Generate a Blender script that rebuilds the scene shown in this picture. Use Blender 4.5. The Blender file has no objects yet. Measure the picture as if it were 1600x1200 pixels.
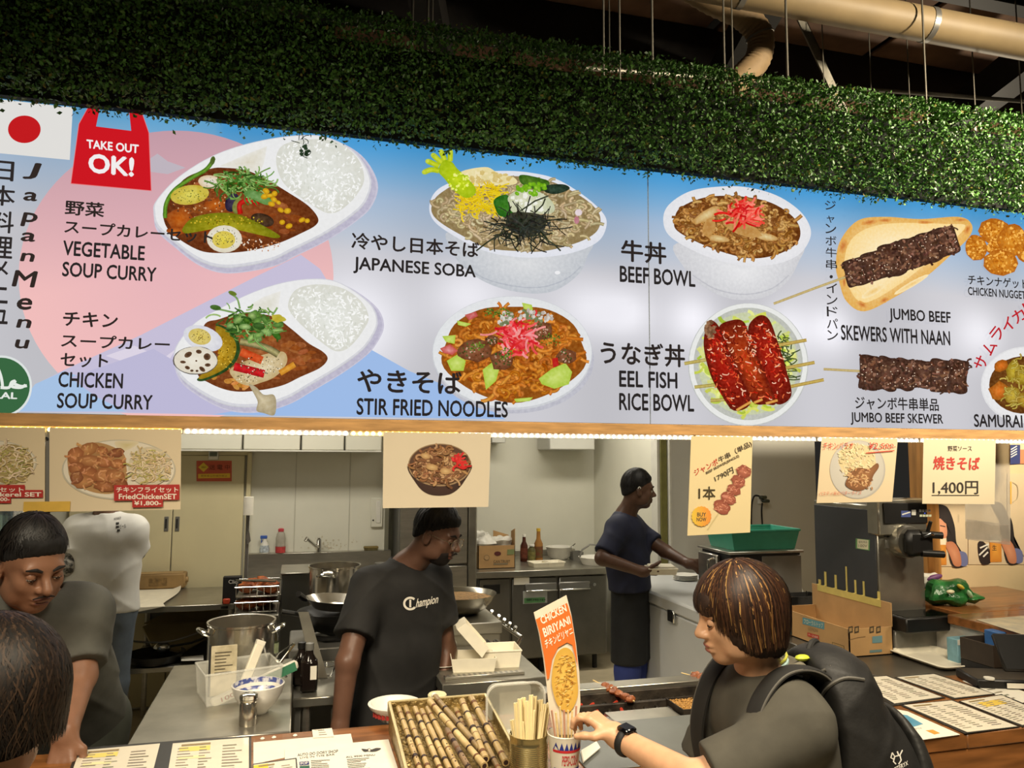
import bpy, bmesh, math, random
import numpy as np
from mathutils import Vector, Matrix
from mathutils.geometry import tessellate_polygon

# ------------------------------------------------------------------ camera, world, lights, exposure
SC = bpy.context.scene
COL = SC.collection
F = 1200.0; H = 1.70; YAW = math.radians(15.4); HOR = 710.0; ROLL = math.radians(0.33)
PIT = math.atan((HOR - 600) / F)
cy, sy = math.cos(YAW), math.sin(YAW); cp, sp = math.cos(PIT), math.sin(PIT); cr, sr = math.cos(ROLL), math.sin(ROLL)

def ray(px, py):
    x = px - 800.0; y = 600.0 - py
    x, y = x * cr - y * sr, x * sr + y * cr
    f = F * cp - y * sp; u = F * sp + y * cp
    return (x * cy + f * sy, -x * sy + f * cy, u)

def at(px, py, Y=None, Z=None, X=None):
    """the point of the place, at a known distance Y into the stall (or height Z, or X along it), measured in the photo"""
    d = ray(px, py)
    t = Y / d[1] if Y is not None else ((Z - H) / d[2] if Z is not None else X / d[0])
    return Vector((d[0] * t, d[1] * t, H + d[2] * t))

cam = bpy.data.cameras.new('camera'); camo = bpy.data.objects.new('camera', cam); COL.objects.link(camo)
cam.sensor_width = 36.0; cam.lens = F * 36.0 / 1600.0; cam.clip_start = 0.05
o0 = Vector(ray(800, 600)).normalized(); r0 = (Vector(ray(801, 600)) - Vector(ray(800, 600))).normalized()
u0 = r0.cross(o0)
camo.matrix_world = Matrix(((r0.x, u0.x, -o0.x, 0), (r0.y, u0.y, -o0.y, 0), (r0.z, u0.z, -o0.z, H), (0, 0, 0, 1)))
SC.camera = camo
SC.view_settings.view_transform = 'Standard'; SC.view_settings.look = 'None'
SC.view_settings.exposure = 0.0; SC.view_settings.gamma = 1.0; SC.view_settings.use_curve_mapping = False

w = bpy.data.worlds.new('world'); SC.world = w; w.use_nodes = True
w.node_tree.nodes['Background'].inputs[0].default_value = (1.0, 0.93, 0.82, 1); w.node_tree.nodes['Background'].inputs[1].default_value = 0.02

def srgb(c):
    if isinstance(c, str):
        c = tuple(int(c[i:i + 2], 16) for i in (0, 2, 4))
    return tuple(((v / 255.0) / 12.92 if v <= 10.31475 else ((v / 255.0 + 0.055) / 1.055) ** 2.4) for v in c)

def area(name, loc, target, size, power, col, sizey=None, spread=None):
    l = bpy.data.lights.new(name, 'AREA'); l.energy = power; l.color = col; l.size = size
    if sizey: l.shape = 'RECTANGLE'; l.size_y = sizey
    if spread: l.spread = math.radians(spread)
    o = bpy.data.objects.new(name, l); COL.objects.link(o); o.location = loc
    o.rotation_euler = (Vector(target) - Vector(loc)).to_track_quat('-Z', 'Y').to_euler()
    return o

WARM = (1.0, 0.86, 0.64); NEUT = (1.0, 0.93, 0.80)
area('kitchen_ceiling_light', (-0.2, 4.6, 2.52), (-0.2, 4.6, 0), 1.3, 26, NEUT, 0.3)
area('kitchen_ceiling_light', (1.9, 5.4, 2.52), (1.9, 5.4, 0), 1.3, 25, NEUT, 0.3)
area('kitchen_ceiling_light', (2.2, 3.8, 2.52), (2.2, 3.8, 0), 1.0, 9, NEUT, 0.3)
area('hall_ceiling_and_fill_light', (1.5, 0.3, 4.6), (1.2, 1.75, 0.8), 1.2, 44, WARM, 1.2, 75)
area('hall_ceiling_and_fill_light', (5.4, -0.2, 4.3), (3.7, 3.0, 3.25), 0.5, 115, WARM, 0.5, 54)
area('hall_ceiling_and_fill_light', (-1.2, -0.8, 4.4), (0.2, 1.9, 1.2), 1.2, 32, WARM, 1.2, 60)  # added fill lamp, lights faces and fronts; no such lamp is seen
pl = bpy.data.lights.new('deck_fill_light', 'POINT'); pl.energy = 300; pl.color = WARM; pl.shadow_soft_size = 0.2; plo = bpy.data.objects.new('deck_fill_light', pl); COL.objects.link(plo); plo.location = (7.5, 7.5, 3.0)  # added fill lamp, unseen, only there to brighten the roof deck

# ------------------------------------------------------------------ materials
MATS = {}
def M(name, col='808080', rough=0.5, metal=0.0, var=0.08, scale=18.0, bump=0.0, bscale=None, trans=0.0, alpha=1.0, spec=0.5, stretch=None, emit=None, estr=0.0, ior=1.45, coat=0.0, attr=False, col2=None, fac=None, basek=1.0):
    if name in MATS: return MATS[name]
    m = bpy.data.materials.new(name); m.use_nodes = True; MATS[name] = m
    nt = m.node_tree; N = nt.nodes; L = nt.links; P = N['Principled BSDF']
    P.inputs['Roughness'].default_value = rough; P.inputs['Metallic'].default_value = metal
    P.inputs['Specular IOR Level'].default_value = spec; P.inputs['IOR'].default_value = ior
    P.inputs['Transmission Weight'].default_value = trans; P.inputs['Alpha'].default_value = alpha
    P.inputs['Coat Weight'].default_value = coat
    c = srgb(col)
    tc = N.new('ShaderNodeTexCoord'); mp = N.new('ShaderNodeMapping'); L.new(tc.outputs['Object'], mp.inputs[0])
    if stretch: mp.inputs['Scale'].default_value = stretch
    nz = N.new('ShaderNodeTexNoise'); nz.inputs['Scale'].default_value = scale; nz.inputs['Detail'].default_value = 5
    L.new(mp.outputs[0], nz.inputs['Vector'])
    if attr:
        at_ = N.new('ShaderNodeAttribute'); at_.attribute_name = 'Col'
        src = at_.outputs['Color']
        if fac:      # photographic grain: darker tones vary, white stays white
            mr = N.new('ShaderNodeMapRange'); mr.inputs['From Min'].default_value = .3; mr.inputs['From Max'].default_value = .7; mr.inputs['To Min'].default_value = fac[0]; mr.inputs['To Max'].default_value = fac[1]
            gm = N.new('ShaderNodeGamma'); L.new(nz.outputs[0], mr.inputs[0]); L.new(src, gm.inputs[0]); L.new(mr.outputs[0], gm.inputs[1]); src = gm.outputs[0]
    else:
        rp = N.new('ShaderNodeValToRGB'); e = rp.color_ramp.elements
        c2 = srgb(col2) if col2 else None
        lo = c2 if c2 else tuple(v * (1 - var * 1.6) for v in c); hi = c if c2 else tuple(min(1, v * (1 + var)) for v in c)
        a, b = fac if fac else (0.3, 0.7)
        e[0].position = a; e[0].color = (*lo, 1); e[1].position = b; e[1].color = (*hi, 1)
        L.new(nz.outputs[0], rp.inputs[0]); src = rp.outputs[0]
    if basek != 1.0:
        vm = N.new('ShaderNodeVectorMath'); vm.operation = 'SCALE'; vm.inputs['Scale'].default_value = basek; L.new(src, vm.inputs[0]); L.new(vm.outputs[0], P.inputs['Base Color'])
    else: L.new(src, P.inputs['Base Color'])
    if emit is not None or (attr and estr > 0):
        if emit is not None: P.inputs['Emission Color'].default_value = (*srgb(emit), 1)
        else: L.new(src, P.inputs['Emission Color'])
        P.inputs['Emission Strength'].default_value = estr
    if bump:
        bp = N.new('ShaderNodeBump'); bp.inputs['Strength'].default_value = bump; bp.inputs['Distance'].default_value = 0.01
        n2 = N.new('ShaderNodeTexNoise'); n2.inputs['Scale'].default_value = bscale or scale * 3; n2.inputs['Detail'].default_value = 4
        L.new(mp.outputs[0], n2.inputs['Vector']); L.new(n2.outputs[0], bp.inputs['Height']); L.new(bp.outputs[0], P.inputs['Normal'])
    m.diffuse_color = (*c, 1)
    return m

# ------------------------------------------------------------------ object helpers
WL = {}
def tag(o, label=None, cat=None, group=None, kind=None):
    if label: o['label'] = label
    if cat: o['category'] = cat
    if group: o['group'] = group
    if kind: o['kind'] = kind
    return o

def thing(name, label, cat, loc, group=None):
    o = bpy.data.objects.new(name, None); COL.objects.link(o); o.location = loc; o.empty_display_size = 0.05
    WL[o.name] = Vector(loc)
    return tag(o, label, cat, group)

def link(name, me, mat, parent=None, origin=None):
    if mat is not None:
        for mm in (mat if isinstance(mat, (list, tuple)) else [mat]): me.materials.append(mm)
    o = bpy.data.objects.new(name, me); COL.objects.link(o)
    if parent is not None: o.parent = parent; WL[o.name] = WL.get(parent.name, Vector((0, 0, 0)))
    else:
        o.location = origin or (0, 0, 0); WL[o.name] = Vector(origin or (0, 0, 0))
    return o

def rot(rx=0, ry=0, rz=0):
    return Matrix.Rotation(math.radians(rz), 3, 'Z') @ Matrix.Rotation(math.radians(ry), 3, 'Y') @ Matrix.Rotation(math.radians(rx), 3, 'X')

class MB:
    """collects shapes in world coordinates; build() links them as ONE mesh object"""
    def __init__(s): s.v = []; s.f = []; s.mi = []; s.cur = 0
    def add(s, vs, fs):
        k = len(s.v); s.v.extend([tuple(p) for p in vs]); s.f.extend([tuple(i + k for i in f) for f in fs]); s.mi.extend([s.cur] * len(fs)); return s
    def box(s, lo, hi, bev=0.0, R=None, c=None):
        """box; R rotates about c (default its centre)"""
        lo = Vector(lo); hi = Vector(hi); m = (lo + hi) / 2; h = (hi - lo) / 2
        bev = min(bev, min(abs(h.x), abs(h.y), abs(h.z)) * 0.95)
        if bev <= 0:
            vs = [Vector((x * h.x, y * h.y, z * h.z)) for x in (-1, 1) for y in (-1, 1) for z in (-1, 1)]
            fs = [(0, 1, 3, 2), (4, 6, 7, 5), (0, 4, 5, 1), (2, 3, 7, 6), (0, 2, 6, 4), (1, 5, 7, 3)]
        else:
            vs = []; idx = {}
            for x in (-1, 1):
                for y in (-1, 1):
                    for z in (-1, 1):
                        for a in range(3):
                            p = [x * (h.x - bev), y * (h.y - bev), z * (h.z - bev)]; sg = (x, y, z)
                            p[a] = sg[a] * (h[a])
                            idx[(x, y, z, a)] = len(vs); vs.append(Vector(p))
            fs = []
            for a in range(3):
                b, c_ = (a + 1) % 3, (a + 2) % 3
                for sg in (-1, 1):
                    q = []
                    for (u, v) in ((-1, -1), (1, -1), (1, 1), (-1, 1)):
                        k = [0, 0, 0]; k[a] = sg; k[b] = u; k[c_] = v; q.append(idx[(*k, a)])
                    fs.append(tuple(q if sg > 0 else q[::-1]))
                for u in (-1, 1):
                    for v in (-1, 1):     # edge along axis a
                        k0 = [0, 0, 0]; k0[b] = u; k0[c_] = v; k1 = list(k0); k0[a] = -1; k1[a] = 1
                        q = [idx[(*k0, b)], idx[(*k1, b)], idx[(*k1, c_)], idx[(*k0, c_)]]
                        fs.append(tuple(q if u * v > 0 else q[::-1]))
            for x in (-1, 1):
                for y in (-1, 1):
                    for z in (-1, 1):
                        q = [idx[(x, y, z, a)] for a in range(3)]
                        fs.append(tuple(q if x * y * z > 0 else q[::-1]))
        if R is not None:
            c = Vector(c) if c is not None else m
            vs = [R @ (v + m - c) + c for v in vs]
        else: vs = [v + m for v in vs]
        return s.add(vs, fs)
    def tube(s, pts, r, n=10, caps=True, closed=False, flat=None):
        pts = [Vector(p) for p in pts]; k = len(pts)
        rs = r if isinstance(r, (list, tuple)) else [r] * k
        vs = []; fs = []; up = None
        for i in range(k):
            if closed: t = pts[(i + 1) % k] - pts[i - 1]
            else: t = pts[min(i + 1, k - 1)] - pts[max(i - 1, 0)]
            if t.length < 1e-9: t = Vector((0, 0, 1))
            t.normalize()
            if up is None:
                up = Vector((0, 0, 1)) if abs(t.z) < 0.9 else Vector((1, 0, 0))
            a = up - t * up.dot(t)
            if a.length < 1e-6: a = t.orthogonal()
            a.normalize(); up = a; b = t.cross(a)
            for j in range(n):
                an = 2 * math.pi * j / n
                vs.append(pts[i] + (a * math.cos(an) * (flat or 1.0) + b * math.sin(an)) * rs[i])
        m = k if closed else k - 1
        for i in range(m):
            for j in range(n):
                i2 = (i + 1) % k
                fs.append((i * n + j, i * n + (j + 1) % n, i2 * n + (j + 1) % n, i2 * n + j))
        if caps and not closed:
            fs.append(tuple(range(n))[::-1]); fs.append(tuple((k - 1) * n + j for j in range(n)))
        return s.add(vs, fs)
    def cyl(s, a, b, r, n=16, r2=None): return s.tube([a, b], [r, r if r2 is None else r2], n)
    def lathe(s, prof, c=(0, 0, 0), n=32, R=None, sx=1.0, sy_=1.0, cap0=False, cap1=False):
        c = Vector(c); vs = []; fs = []; k = len(prof)
        for (r, z) in prof:
            for j in range(n):
                an = 2 * math.pi * j / n; p = Vector((r * math.cos(an) * sx, r * math.sin(an) * sy_, z))
                vs.append((R @ p if R is not None else p) + c)
        for i in range(k - 1):
            for j in range(n): fs.append((i * n + j, i * n + (j + 1) % n, (i + 1) * n + (j + 1) % n, (i + 1) * n + j))
        if cap0: fs.append(tuple(range(n))[::-1])
        if cap1: fs.append(tuple((k - 1) * n + j for j in range(n)))
        return s.add(vs, fs)
    def prism(s, poly, d, O, ax, ay):
        """2-d outline in the plane (O, ax, ay), thickness vector d"""
        O = Vector(O); ax = Vector(ax); ay = Vector(ay); d = Vector(d); n = len(poly)
        a = [O + ax * p[0] + ay * p[1] for p in poly]; b = [p + d for p in a]
        tri = tessellate_polygon([[Vector((p[0], p[1], 0)) for p in poly]])
        fs = [tuple(t) for t in tri] + [tuple(i + n for i in t[::-1]) for t in tri]
        fs += [(i, (i + 1) % n, (i + 1) % n + n, i + n) for i in range(n)]
        return s.add(a + b, fs)
    def quad(s, a, b, c, d): return s.add([a, b, c, d], [(0, 1, 2, 3)])
    def ball(s, c, r, n=12, R=None):
        r = r if isinstance(r, (tuple, list, Vector)) else (r, r, r); c = Vector(c); m = n // 2 + 1; vs = []; fs = []
        for i in range(m + 1):
            th = math.pi * i / m
            for j in range(n):
                an = 2 * math.pi * j / n; p = Vector((r[0] * math.sin(th) * math.cos(an), r[1] * math.sin(th) * math.sin(an), r[2] * math.cos(th)))
                vs.append((R @ p if R is not None else p) + c)
        for i in range(m):
            for j in range(n): fs.append((i * n + j, (i + 1) * n + j, (i + 1) * n + (j + 1) % n, i * n + (j + 1) % n))
        return s.add(vs, fs)
    def surf(s, fn, nu, nv, thick=None):
        """open sheet fn(u,v) -> point, u,v in 0..1; thick adds a second skin"""
        vs = [Vector(fn(i / nu, j / nv)) for i in range(nu + 1) for j in range(nv + 1)]; w_ = nv + 1
        fs = [(i * w_ + j, (i + 1) * w_ + j, (i + 1) * w_ + j + 1, i * w_ + j + 1) for i in range(nu) for j in range(nv)]
        return s.add(vs, fs)
    def build(s, name, mat, parent=None, smooth=True, origin=None, ang=40):
        me = bpy.data.meshes.new(name)
        if parent is not None: off = WL.get(parent.name, Vector((0, 0, 0)))
        else:
            if origin is None:
                a = np.array(s.v); lo = a.min(0); hi = a.max(0); origin = Vector(((lo[0] + hi[0]) / 2, (lo[1] + hi[1]) / 2, lo[2]))
            off = Vector(origin)
        me.from_pydata([(p[0] - off[0], p[1] - off[1], p[2] - off[2]) for p in s.v], [], s.f)
        me.validate()
        if max(s.mi or [0]) > 0 and len(me.polygons) == len(s.mi): me.polygons.foreach_set('material_index', s.mi)
        bm = bmesh.new(); bm.from_mesh(me); bmesh.ops.recalc_face_normals(bm, faces=bm.faces); bm.to_mesh(me); bm.free()
        if smooth:
            me.polygons.foreach_set('use_smooth', [True] * len(me.polygons)); me.set_sharp_from_angle(angle=math.radians(ang))
        return link(name, me, mat, parent, origin if parent is None else None)

def struct(o): o['kind'] = 'structure'; return o

def copy_tree(o, loc=None, rz=None, parent=None):
    c = o.copy(); COL.objects.link(c)
    if parent is not None: c.parent = parent
    if loc is not None: c.location = loc
    if rz is not None: c.rotation_euler = (0, 0, rz)
    WL[c.name] = Vector(c.location)
    for ch in o.children: copy_tree(ch, parent=c)
    return c

# ------------------------------------------------------------------ lettering and flat print
def text_mesh(txt, bold=0.0, shear=0.0, vert=False):
    """outline of a text as (verts Nx2 scaled to a 0..1 box, faces)"""
    cu = bpy.data.curves.new('t', 'FONT'); cu.body = txt; cu.size = 1.0; cu.shear = shear; cu.resolution_u = 3
    if vert: cu.align_x = 'CENTER'; cu.space_line = 0.84
    ob = bpy.data.objects.new('t', cu); me = bpy.data.meshes.new_from_object(ob)
    n = len(me.vertices); a = np.zeros(n * 3); me.vertices.foreach_get('co', a); a = a.reshape(-1, 3)[:, :2]
    fs = [tuple(p.vertices) for p in me.polygons]
    bpy.data.objects.remove(ob); bpy.data.curves.remove(cu); bpy.data.meshes.remove(me)
    if bold > 0:      # heavier strokes: the outline laid over itself, shifted
        k0 = len(a); b = bold * 0.62; sh = [(-b, 0), (b, 0), (0, b), (0, -b)]
        fs = [tuple(i + k0 * q for i in f) for q in range(4) for f in fs]; a = np.concatenate([a + np.array(d) for d in sh])
    lo = a.min(0); hi = a.max(0)
    return (a - lo) / np.maximum(hi - lo, 1e-6), fs

def jit(c, d, R=random):
    k = R.uniform(-d, d); return tuple(max(0, min(255, v + k + R.uniform(-d, d) * 0.3)) for v in (srgb8(c)))
def srgb8(c):
    return tuple(int(c[i:i + 2], 16) for i in (0, 2, 4)) if isinstance(c, str) else c
def mixc(a, b, t): a = srgb8(a); b = srgb8(b); return tuple(a[i] * (1 - t) + b[i] * t for i in range(3))

class Print:
    """flat print: coloured outlines laid over each other in paper-thin layers; mp(x, y, layer) places a point"""
    def __init__(s, mp, step=8e-6): s.mp = mp; s.v = []; s.f = []; s.c = []; s.n = 0; s.step = step; s.cache = {}
    def raw(s, pts, fs, cols):
        k = len(s.v); s.n += 1; d = s.n * s.step
        for p in pts: s.v.append(s.mp(p[0], p[1], d))
        s.f.extend([tuple(i + k for i in f) for f in fs])
        s.c.extend([srgb8(c) for c in cols])
    def poly(s, pts, col, col2=None):
        """star-shaped outline, centre col, edge col2"""
        cx = sum(p[0] for p in pts) / len(pts); cy_ = sum(p[1] for p in pts) / len(pts); n = len(pts)
        s.raw([(cx, cy_)] + list(pts), [(0, i + 1, (i + 1) % n + 1) for i in range(n)], [col] + [col2 or col] * n)
    def shape(s, pts, col):
        tri = tessellate_polygon([[Vector((p[0], p[1], 0)) for p in pts]]); s.raw(pts, [tuple(t) for t in tri], [col] * len(pts))
    def ell(s, x, y, rx, ry, col, col2=None, ang=0, n=20, wob=0.0, R=random):
        a = math.radians(ang); ca, sa = math.cos(a), math.sin(a); pts = []
        for i in range(n):
            t = 2 * math.pi * i / n; k = 1 + (R.uniform(-wob, wob) if wob else 0)
            u, v = rx * k * math.cos(t), ry * k * math.sin(t); pts.append((x + u * ca - v * sa, y + u * sa + v * ca))
        s.poly(pts, col, col2)
    def smooth(s, ctrl, col, col2=None, n=6):
        s.poly(catmull(ctrl, n, True), col, col2)
    def stroke(s, pts, w, col, col2=None, taper=False):
        """ribbon; col along its middle, col2 along its edges"""
        L = []; C = []; Rr = []; k = len(pts)
        for i in range(k):
            a = pts[max(i - 1, 0)]; b = pts[min(i + 1, k - 1)]; dx, dy = b[0] - a[0], b[1] - a[1]; l = math.hypot(dx, dy) or 1
            ww = w * (0.15 + 0.85 * math.sin(math.pi * min(1, (i + 0.4) / k))) if taper else w
            nx, ny = -dy / l * ww / 2, dx / l * ww / 2
            L.append((pts[i][0] + nx, pts[i][1] + ny)); Rr.append((pts[i][0] - nx, pts[i][1] - ny))
        if col2 is None:
            s.raw(L + Rr, [(i, i + 1, k + i + 1, k + i) for i in range(k - 1)], [col] * (2 * k))
        else:
            s.raw(L + list(pts) + Rr, [q for i in range(k - 1) for q in ((i, i + 1, k + i + 1, k + i), (k + i, k + i + 1, 2 * k + i + 1, 2 * k + i))], [col2] * k + [col] * k + [col2] * k)
    def curl(s, x, y, l, w, col, col2=None, a=None, bend=1.2, R=random, n=7):
        a = R.uniform(0, 6.283) if a is None else a; k = R.uniform(-bend, bend); pts = []; st = l / n
        for i in range(n + 1):
            pts.append((x, y)); x += math.cos(a) * st; y += math.sin(a) * st * 0.75; a += k / n * 2
        s.stroke(pts, w, col, col2)
    def text(s, txt, x0, y0, x1, y1, col, bold=0.012, shear=0.0, vert=False, quad=None):
        """text filling the box x0..x1, y0 (top)..y1 (base); quad gives the four corners tl, tr, br, bl instead"""
        key = (txt, bold, shear, vert)
        if key not in s.cache: s.cache[key] = text_mesh(txt, bold, shear, vert)
        a, fs = s.cache[key]; s.n += 6
        tl, tr, br, bl = quad if quad else ((x0, y0), (x1, y0), (x1, y1), (x0, y1))
        pts = []
        for u, v in a:
            tx = tl[0] * (1 - u) * v + tr[0] * u * v + br[0] * u * (1 - v) + bl[0] * (1 - u) * (1 - v)
            ty = tl[1] * (1 - u) * v + tr[1] * u * v + br[1] * u * (1 - v) + bl[1] * (1 - u) * (1 - v)
            pts.append((tx, ty))
        s.split(pts, fs, col, bold)
    def split(s, pts, fs, col, bold, f=None):
        c = 4 if bold > 0 else 1; m = len(pts) // c; k = len(fs) // c
        for q in range(c): (f or s.raw)(pts[q * m:(q + 1) * m], [tuple(i - q * m for i in g) for g in fs[q * k:(q + 1) * k]], [col] * m)
    def build(s, name, mat, parent, label=None):
        off = WL.get(parent.name, Vector((0, 0, 0)))
        me = bpy.data.meshes.new(name)
        me.from_pydata([(p[0] - off[0], p[1] - off[1], p[2] - off[2]) for p in s.v], [], s.f)
        at_ = me.color_attributes.new('Col', 'FLOAT_COLOR', 'POINT')
        c = np.array(s.c, dtype=float) / 255.0; lin = np.where(c <= 0.04045, c / 12.92, ((c + 0.055) / 1.055) ** 2.4)
        at_.data.foreach_set('color', np.concatenate([lin, np.ones((len(lin), 1))], 1).astype(np.float32).ravel())
        o = link(name, me, mat, parent)
        if label: o['label'] = label
        return o

def catmull(P, n=6, closed=False):
    k = len(P); out = []
    rng = range(k) if closed else range(k - 1)
    g = (lambda i: P[i % k]) if closed else (lambda i: P[max(0, min(k - 1, i))])
    for i in rng:
        a, b, c, d = g(i - 1), g(i), g(i + 1), g(i + 2)
        for j in range(n):
            t = j / n
            out.append(tuple(0.5 * (2 * b[m] + (c[m] - a[m]) * t + (2 * a[m] - 5 * b[m] + 4 * c[m] - d[m]) * t * t + (3 * b[m] - a[m] - 3 * c[m] + d[m]) * t ** 3) for m in range(len(b))))
    if not closed: out.append(tuple(P[-1]))
    return out
# ------------------------------------------------------------------ large structure
S = 2.98; SZ0, SZ1 = 1.832, 2.944; CT = 0.86
rnd = random.Random(7)
m_floor = M('kitchen_floor', 'b3a68a', 0.55, var=0.12, scale=6, bump=0.05)
struct(MB().box((-4, -2.5, -0.1), (7, 9, 0)).build('floor', m_floor))
m_wall = M('painted_wall_panel', 'd8d6c6', 0.45, var=0.03, scale=3)
m_wall2 = M('shaded_wall_panel', 'c9c8bf', 0.5, var=0.03, scale=3)  # the wall panel again, with shade put into its colour
WLY, WRY = 5.75, 6.7
struct(MB().box((-3.6, WLY, 0), (0.62, WLY + 0.1, 2.6)).build('wall_back_sink', m_wall))
struct(MB().box((0.55, WRY, 0), (2.95, WRY + 0.1, 2.6)).build('wall_back_alcove', m_wall))
struct(MB().box((0.52, WLY + 0.1, 0), (0.62, WRY, 2.6)).build('wall_side_alcove', m_wall))
struct(MB().box((-3.7, 2.6, 0), (-3.6, WLY + 0.1, 2.6)).build('wall_side_kitchen', m_wall))
WG = 5.2
xa = at(985, 760, Y=WRY).x; xb = at(1045, 760, Y=WG).x
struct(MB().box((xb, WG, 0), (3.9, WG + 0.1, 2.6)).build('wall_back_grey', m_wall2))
struct(MB().box((xb, WG + 0.1, 0), (xb + 0.08, WRY + 0.1, 2.6)).build('wall_return', m_wall))
mo = M('olive_door_edge', '77733c', 0.6, var=0.1)
struct(MB().box((xb - 0.055, WG + 0.02, 0), (xb - 0.002, WG + 0.12, 2.5), 0.003).build('trim_1', mo))
mj = M('pale_door_jamb', 'cfcdc2', 0.45, var=0.04)
struct(MB().box((xb - 0.08, WG + 0.03, 0), (xb - 0.055, WG + 0.13, 2.5), 0.003).build('trim_2', mj))
struct(MB().box((xb, WG - 0.012, 0), (xb + 0.02, WG, 2.5), 0.002).build('trim_3', mj))
ms = M('panel_seam_strip', 'bdbaaa', 0.5, var=0.05)
for i, x in enumerate((-0.02, 0.36)):
    struct(MB().box((x, WLY - 0.003, 0.9), (x + 0.006, WLY, 2.5)).build('trim_%d' % (4 + i), ms))
struct(MB().box((0.62, WRY - 0.004, 1.86), (2.95, WRY, 1.868)).build('trim_6', ms))
struct(MB().box((-3.6, 3.0, 2.55), (3.9, WRY + 0.2, 2.65)).build('ceiling_kitchen', M('kitchen_ceiling', 'cfcbbd', 0.7, var=0.03)))
WP = 3.42
m_cream = M('cream_poster_wall', 'd9c297', 0.6, var=0.04, scale=5)
xp0 = at(1461, 800, Y=WP).x
struct(MB().box((xp0, WP, 0), (5.0, WP + 0.08, 2.6)).build('wall_beer_posters', m_cream))
mwood = M('pale_pine_wood', 'c89a62', 0.45, var=0.18, scale=5, stretch=(1.5, 12, 12), bump=0.03)
m_post = M('pine_post', 'b98445', 0.45, var=0.2, scale=4, stretch=(10, 10, 0.8), bump=0.04)
struct(MB().box((at(1440, 800, Y=WP).x, WP - 0.03, 0), (xp0, WP + 0.08, 2.6), 0.004).build('trim_7', m_post))

m_deck = M('brown_roof_deck', '7a5a44', 0.8, var=0.25, scale=2.5)
m_beam = M('dark_steel_beam', '1d1a17', 0.6, var=0.2)
m_rod = M('galvanised_rod', '8f8a7d', 0.4, 0.7, var=0.1)
deck = struct(MB().box((-6, -3, 6.6), (12, 16, 6.7)).build('ceiling', M('black_void_ceiling', '14110f', 0.9)))
HZ = 3.375
k = 0
for iy in range(5):
    for ix in range(7):
        x0 = 0.2 + ix * 1.7; y0 = 4.6 + iy * 1.6
        MB().box((x0, y0, 5.6 + 0.02 * ((ix + iy) % 2)), (x0 + 1.6, y0 + 1.5, 5.66), 0.01).build('deck_panel', m_deck, deck)
for iy in range(6):
    MB().box((-4, 4.42 + iy * 1.6, 5.2), (13, 4.57 + iy * 1.6, 5.62), 0.01).build('beam', m_beam, deck)
for ix in range(5):
    a = Vector((0.3 + ix * 2.6, 3.6, 4.9)); b = a + Vector((2.6, 9, 0)); d = (b - a).normalized(); n = Vector((d.y, -d.x, 0)) * 0.11
    MB().add([a - n, a + n, b + n, b - n] + [p + Vector((0, 0, 0.3)) for p in (a - n, a + n, b + n, b - n)], [(0, 1, 2, 3), (4, 5, 6, 7), (0, 1, 5, 4), (1, 2, 6, 5), (2, 3, 7, 6), (3, 0, 4, 7)]).build('girder', m_beam, deck)
RODS = [(644, 8, 3.6), (668, 8, 3.6), (675, 6, 3.6), (943, 7, 3.9), (952, 5, 3.9), (968, 7, 3.9), (1019, 8, 3.7), (1131, 7, 3.8), (1144, 5, 3.8), (1229, 8, 3.7), (1285, 4, 4.2), (1358, 4, 4.4), (1417, 4, 4.2), (1443, 7, 3.7), (1518, 5, 4.0), (1590, 5, 4.1)]
ROD_SPOT = ['beside the cable tray end', 'of the close pair behind the hedge', 'thinner one of the close pair behind the hedge', 'thick one under the dark girder', 'short one under the dark girder', 'first of the three before the flexible duct', 'second of the three before the flexible duct', 'passing in front of the flexible duct', 'thin one just past the flexible duct', 'next to the diagonal strut', 'thin one behind the diagonal strut', 'under the middle of the beige pipe', 'thin one between the two pipe rods', 'bright one under the beige pipe', 'near the far end of the pipe', 'last one by the frame edge']
for (px, wd, Y), sp_ in zip(RODS, ROD_SPOT):
    p = at(px, 60, Y=Y)
    r = wd / 1200 * Y / 2 * 0.55
    rd = thing('hanger_rod', 'thin metal ceiling hanger rod, ' + sp_, 'rod', (p.x, p.y, 3.2), 'ceiling hanger rods')
    MB().cyl((p.x, p.y, 3.2), (p.x, p.y, 6.6), r, 8).build('rod', m_rod, rd)
    MB().cyl((p.x, p.y, 3.2), (p.x, p.y, 3.23), r * 1.8, 6).build('nut', m_rod, rd)
m_pipe = M('beige_pipe_wrap', '94805e', 0.55, var=0.06, scale=6, bump=0.05)
pA, pB = at(1120, -22, Y=4.0), at(1640, 74, Y=3.7); dv = (pB - pA)
pi = thing('insulated_pipe', 'large beige wrapped pipe slung under the dark roof', 'pipe', pA)
MB().tube([pA - dv * 0.25, pA, pA + dv * 0.4, pB, pB + dv * 0.4], 0.105, 24).build('pipe_wrap', m_pipe, pi)
for t in (0.07, 0.62):
    c = pA + dv * t; MB().tube([c - dv * 0.008, c + dv * 0.008], 0.109, 24).build('pipe_clamp', M('grey_band', '8d8a84', 0.4, 0.6), pi)
cpts = [(1060, -30), (1110, 0), (1160, 25), (1187, 55), (1185, 90), (1165, 115), (1140, 140)]
pts = [at(x, y, Y=4.4) for x, y in cpts]; pts = [Vector(p) for p in catmull([tuple(p) for p in pts], 10)]
fd = thing('flexible_duct', 'dim curled flexible duct hanging behind the hedge', 'duct', pts[-1])
MB().tube(pts, [0.085 + 0.006 * (i % 2) for i in range(len(pts))], 16).build('duct_hose', M('dull_tan_duct', '8a7353', 0.7, var=0.1), fd)
MB().tube([pts[30], pts[30] + (pts[31] - pts[30]) * 0.7], 0.096, 16).build('hose_band', m_rod, fd)
a, b = at(1252, 28, Y=4.3), at(1316, 165, Y=4.3)
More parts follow.
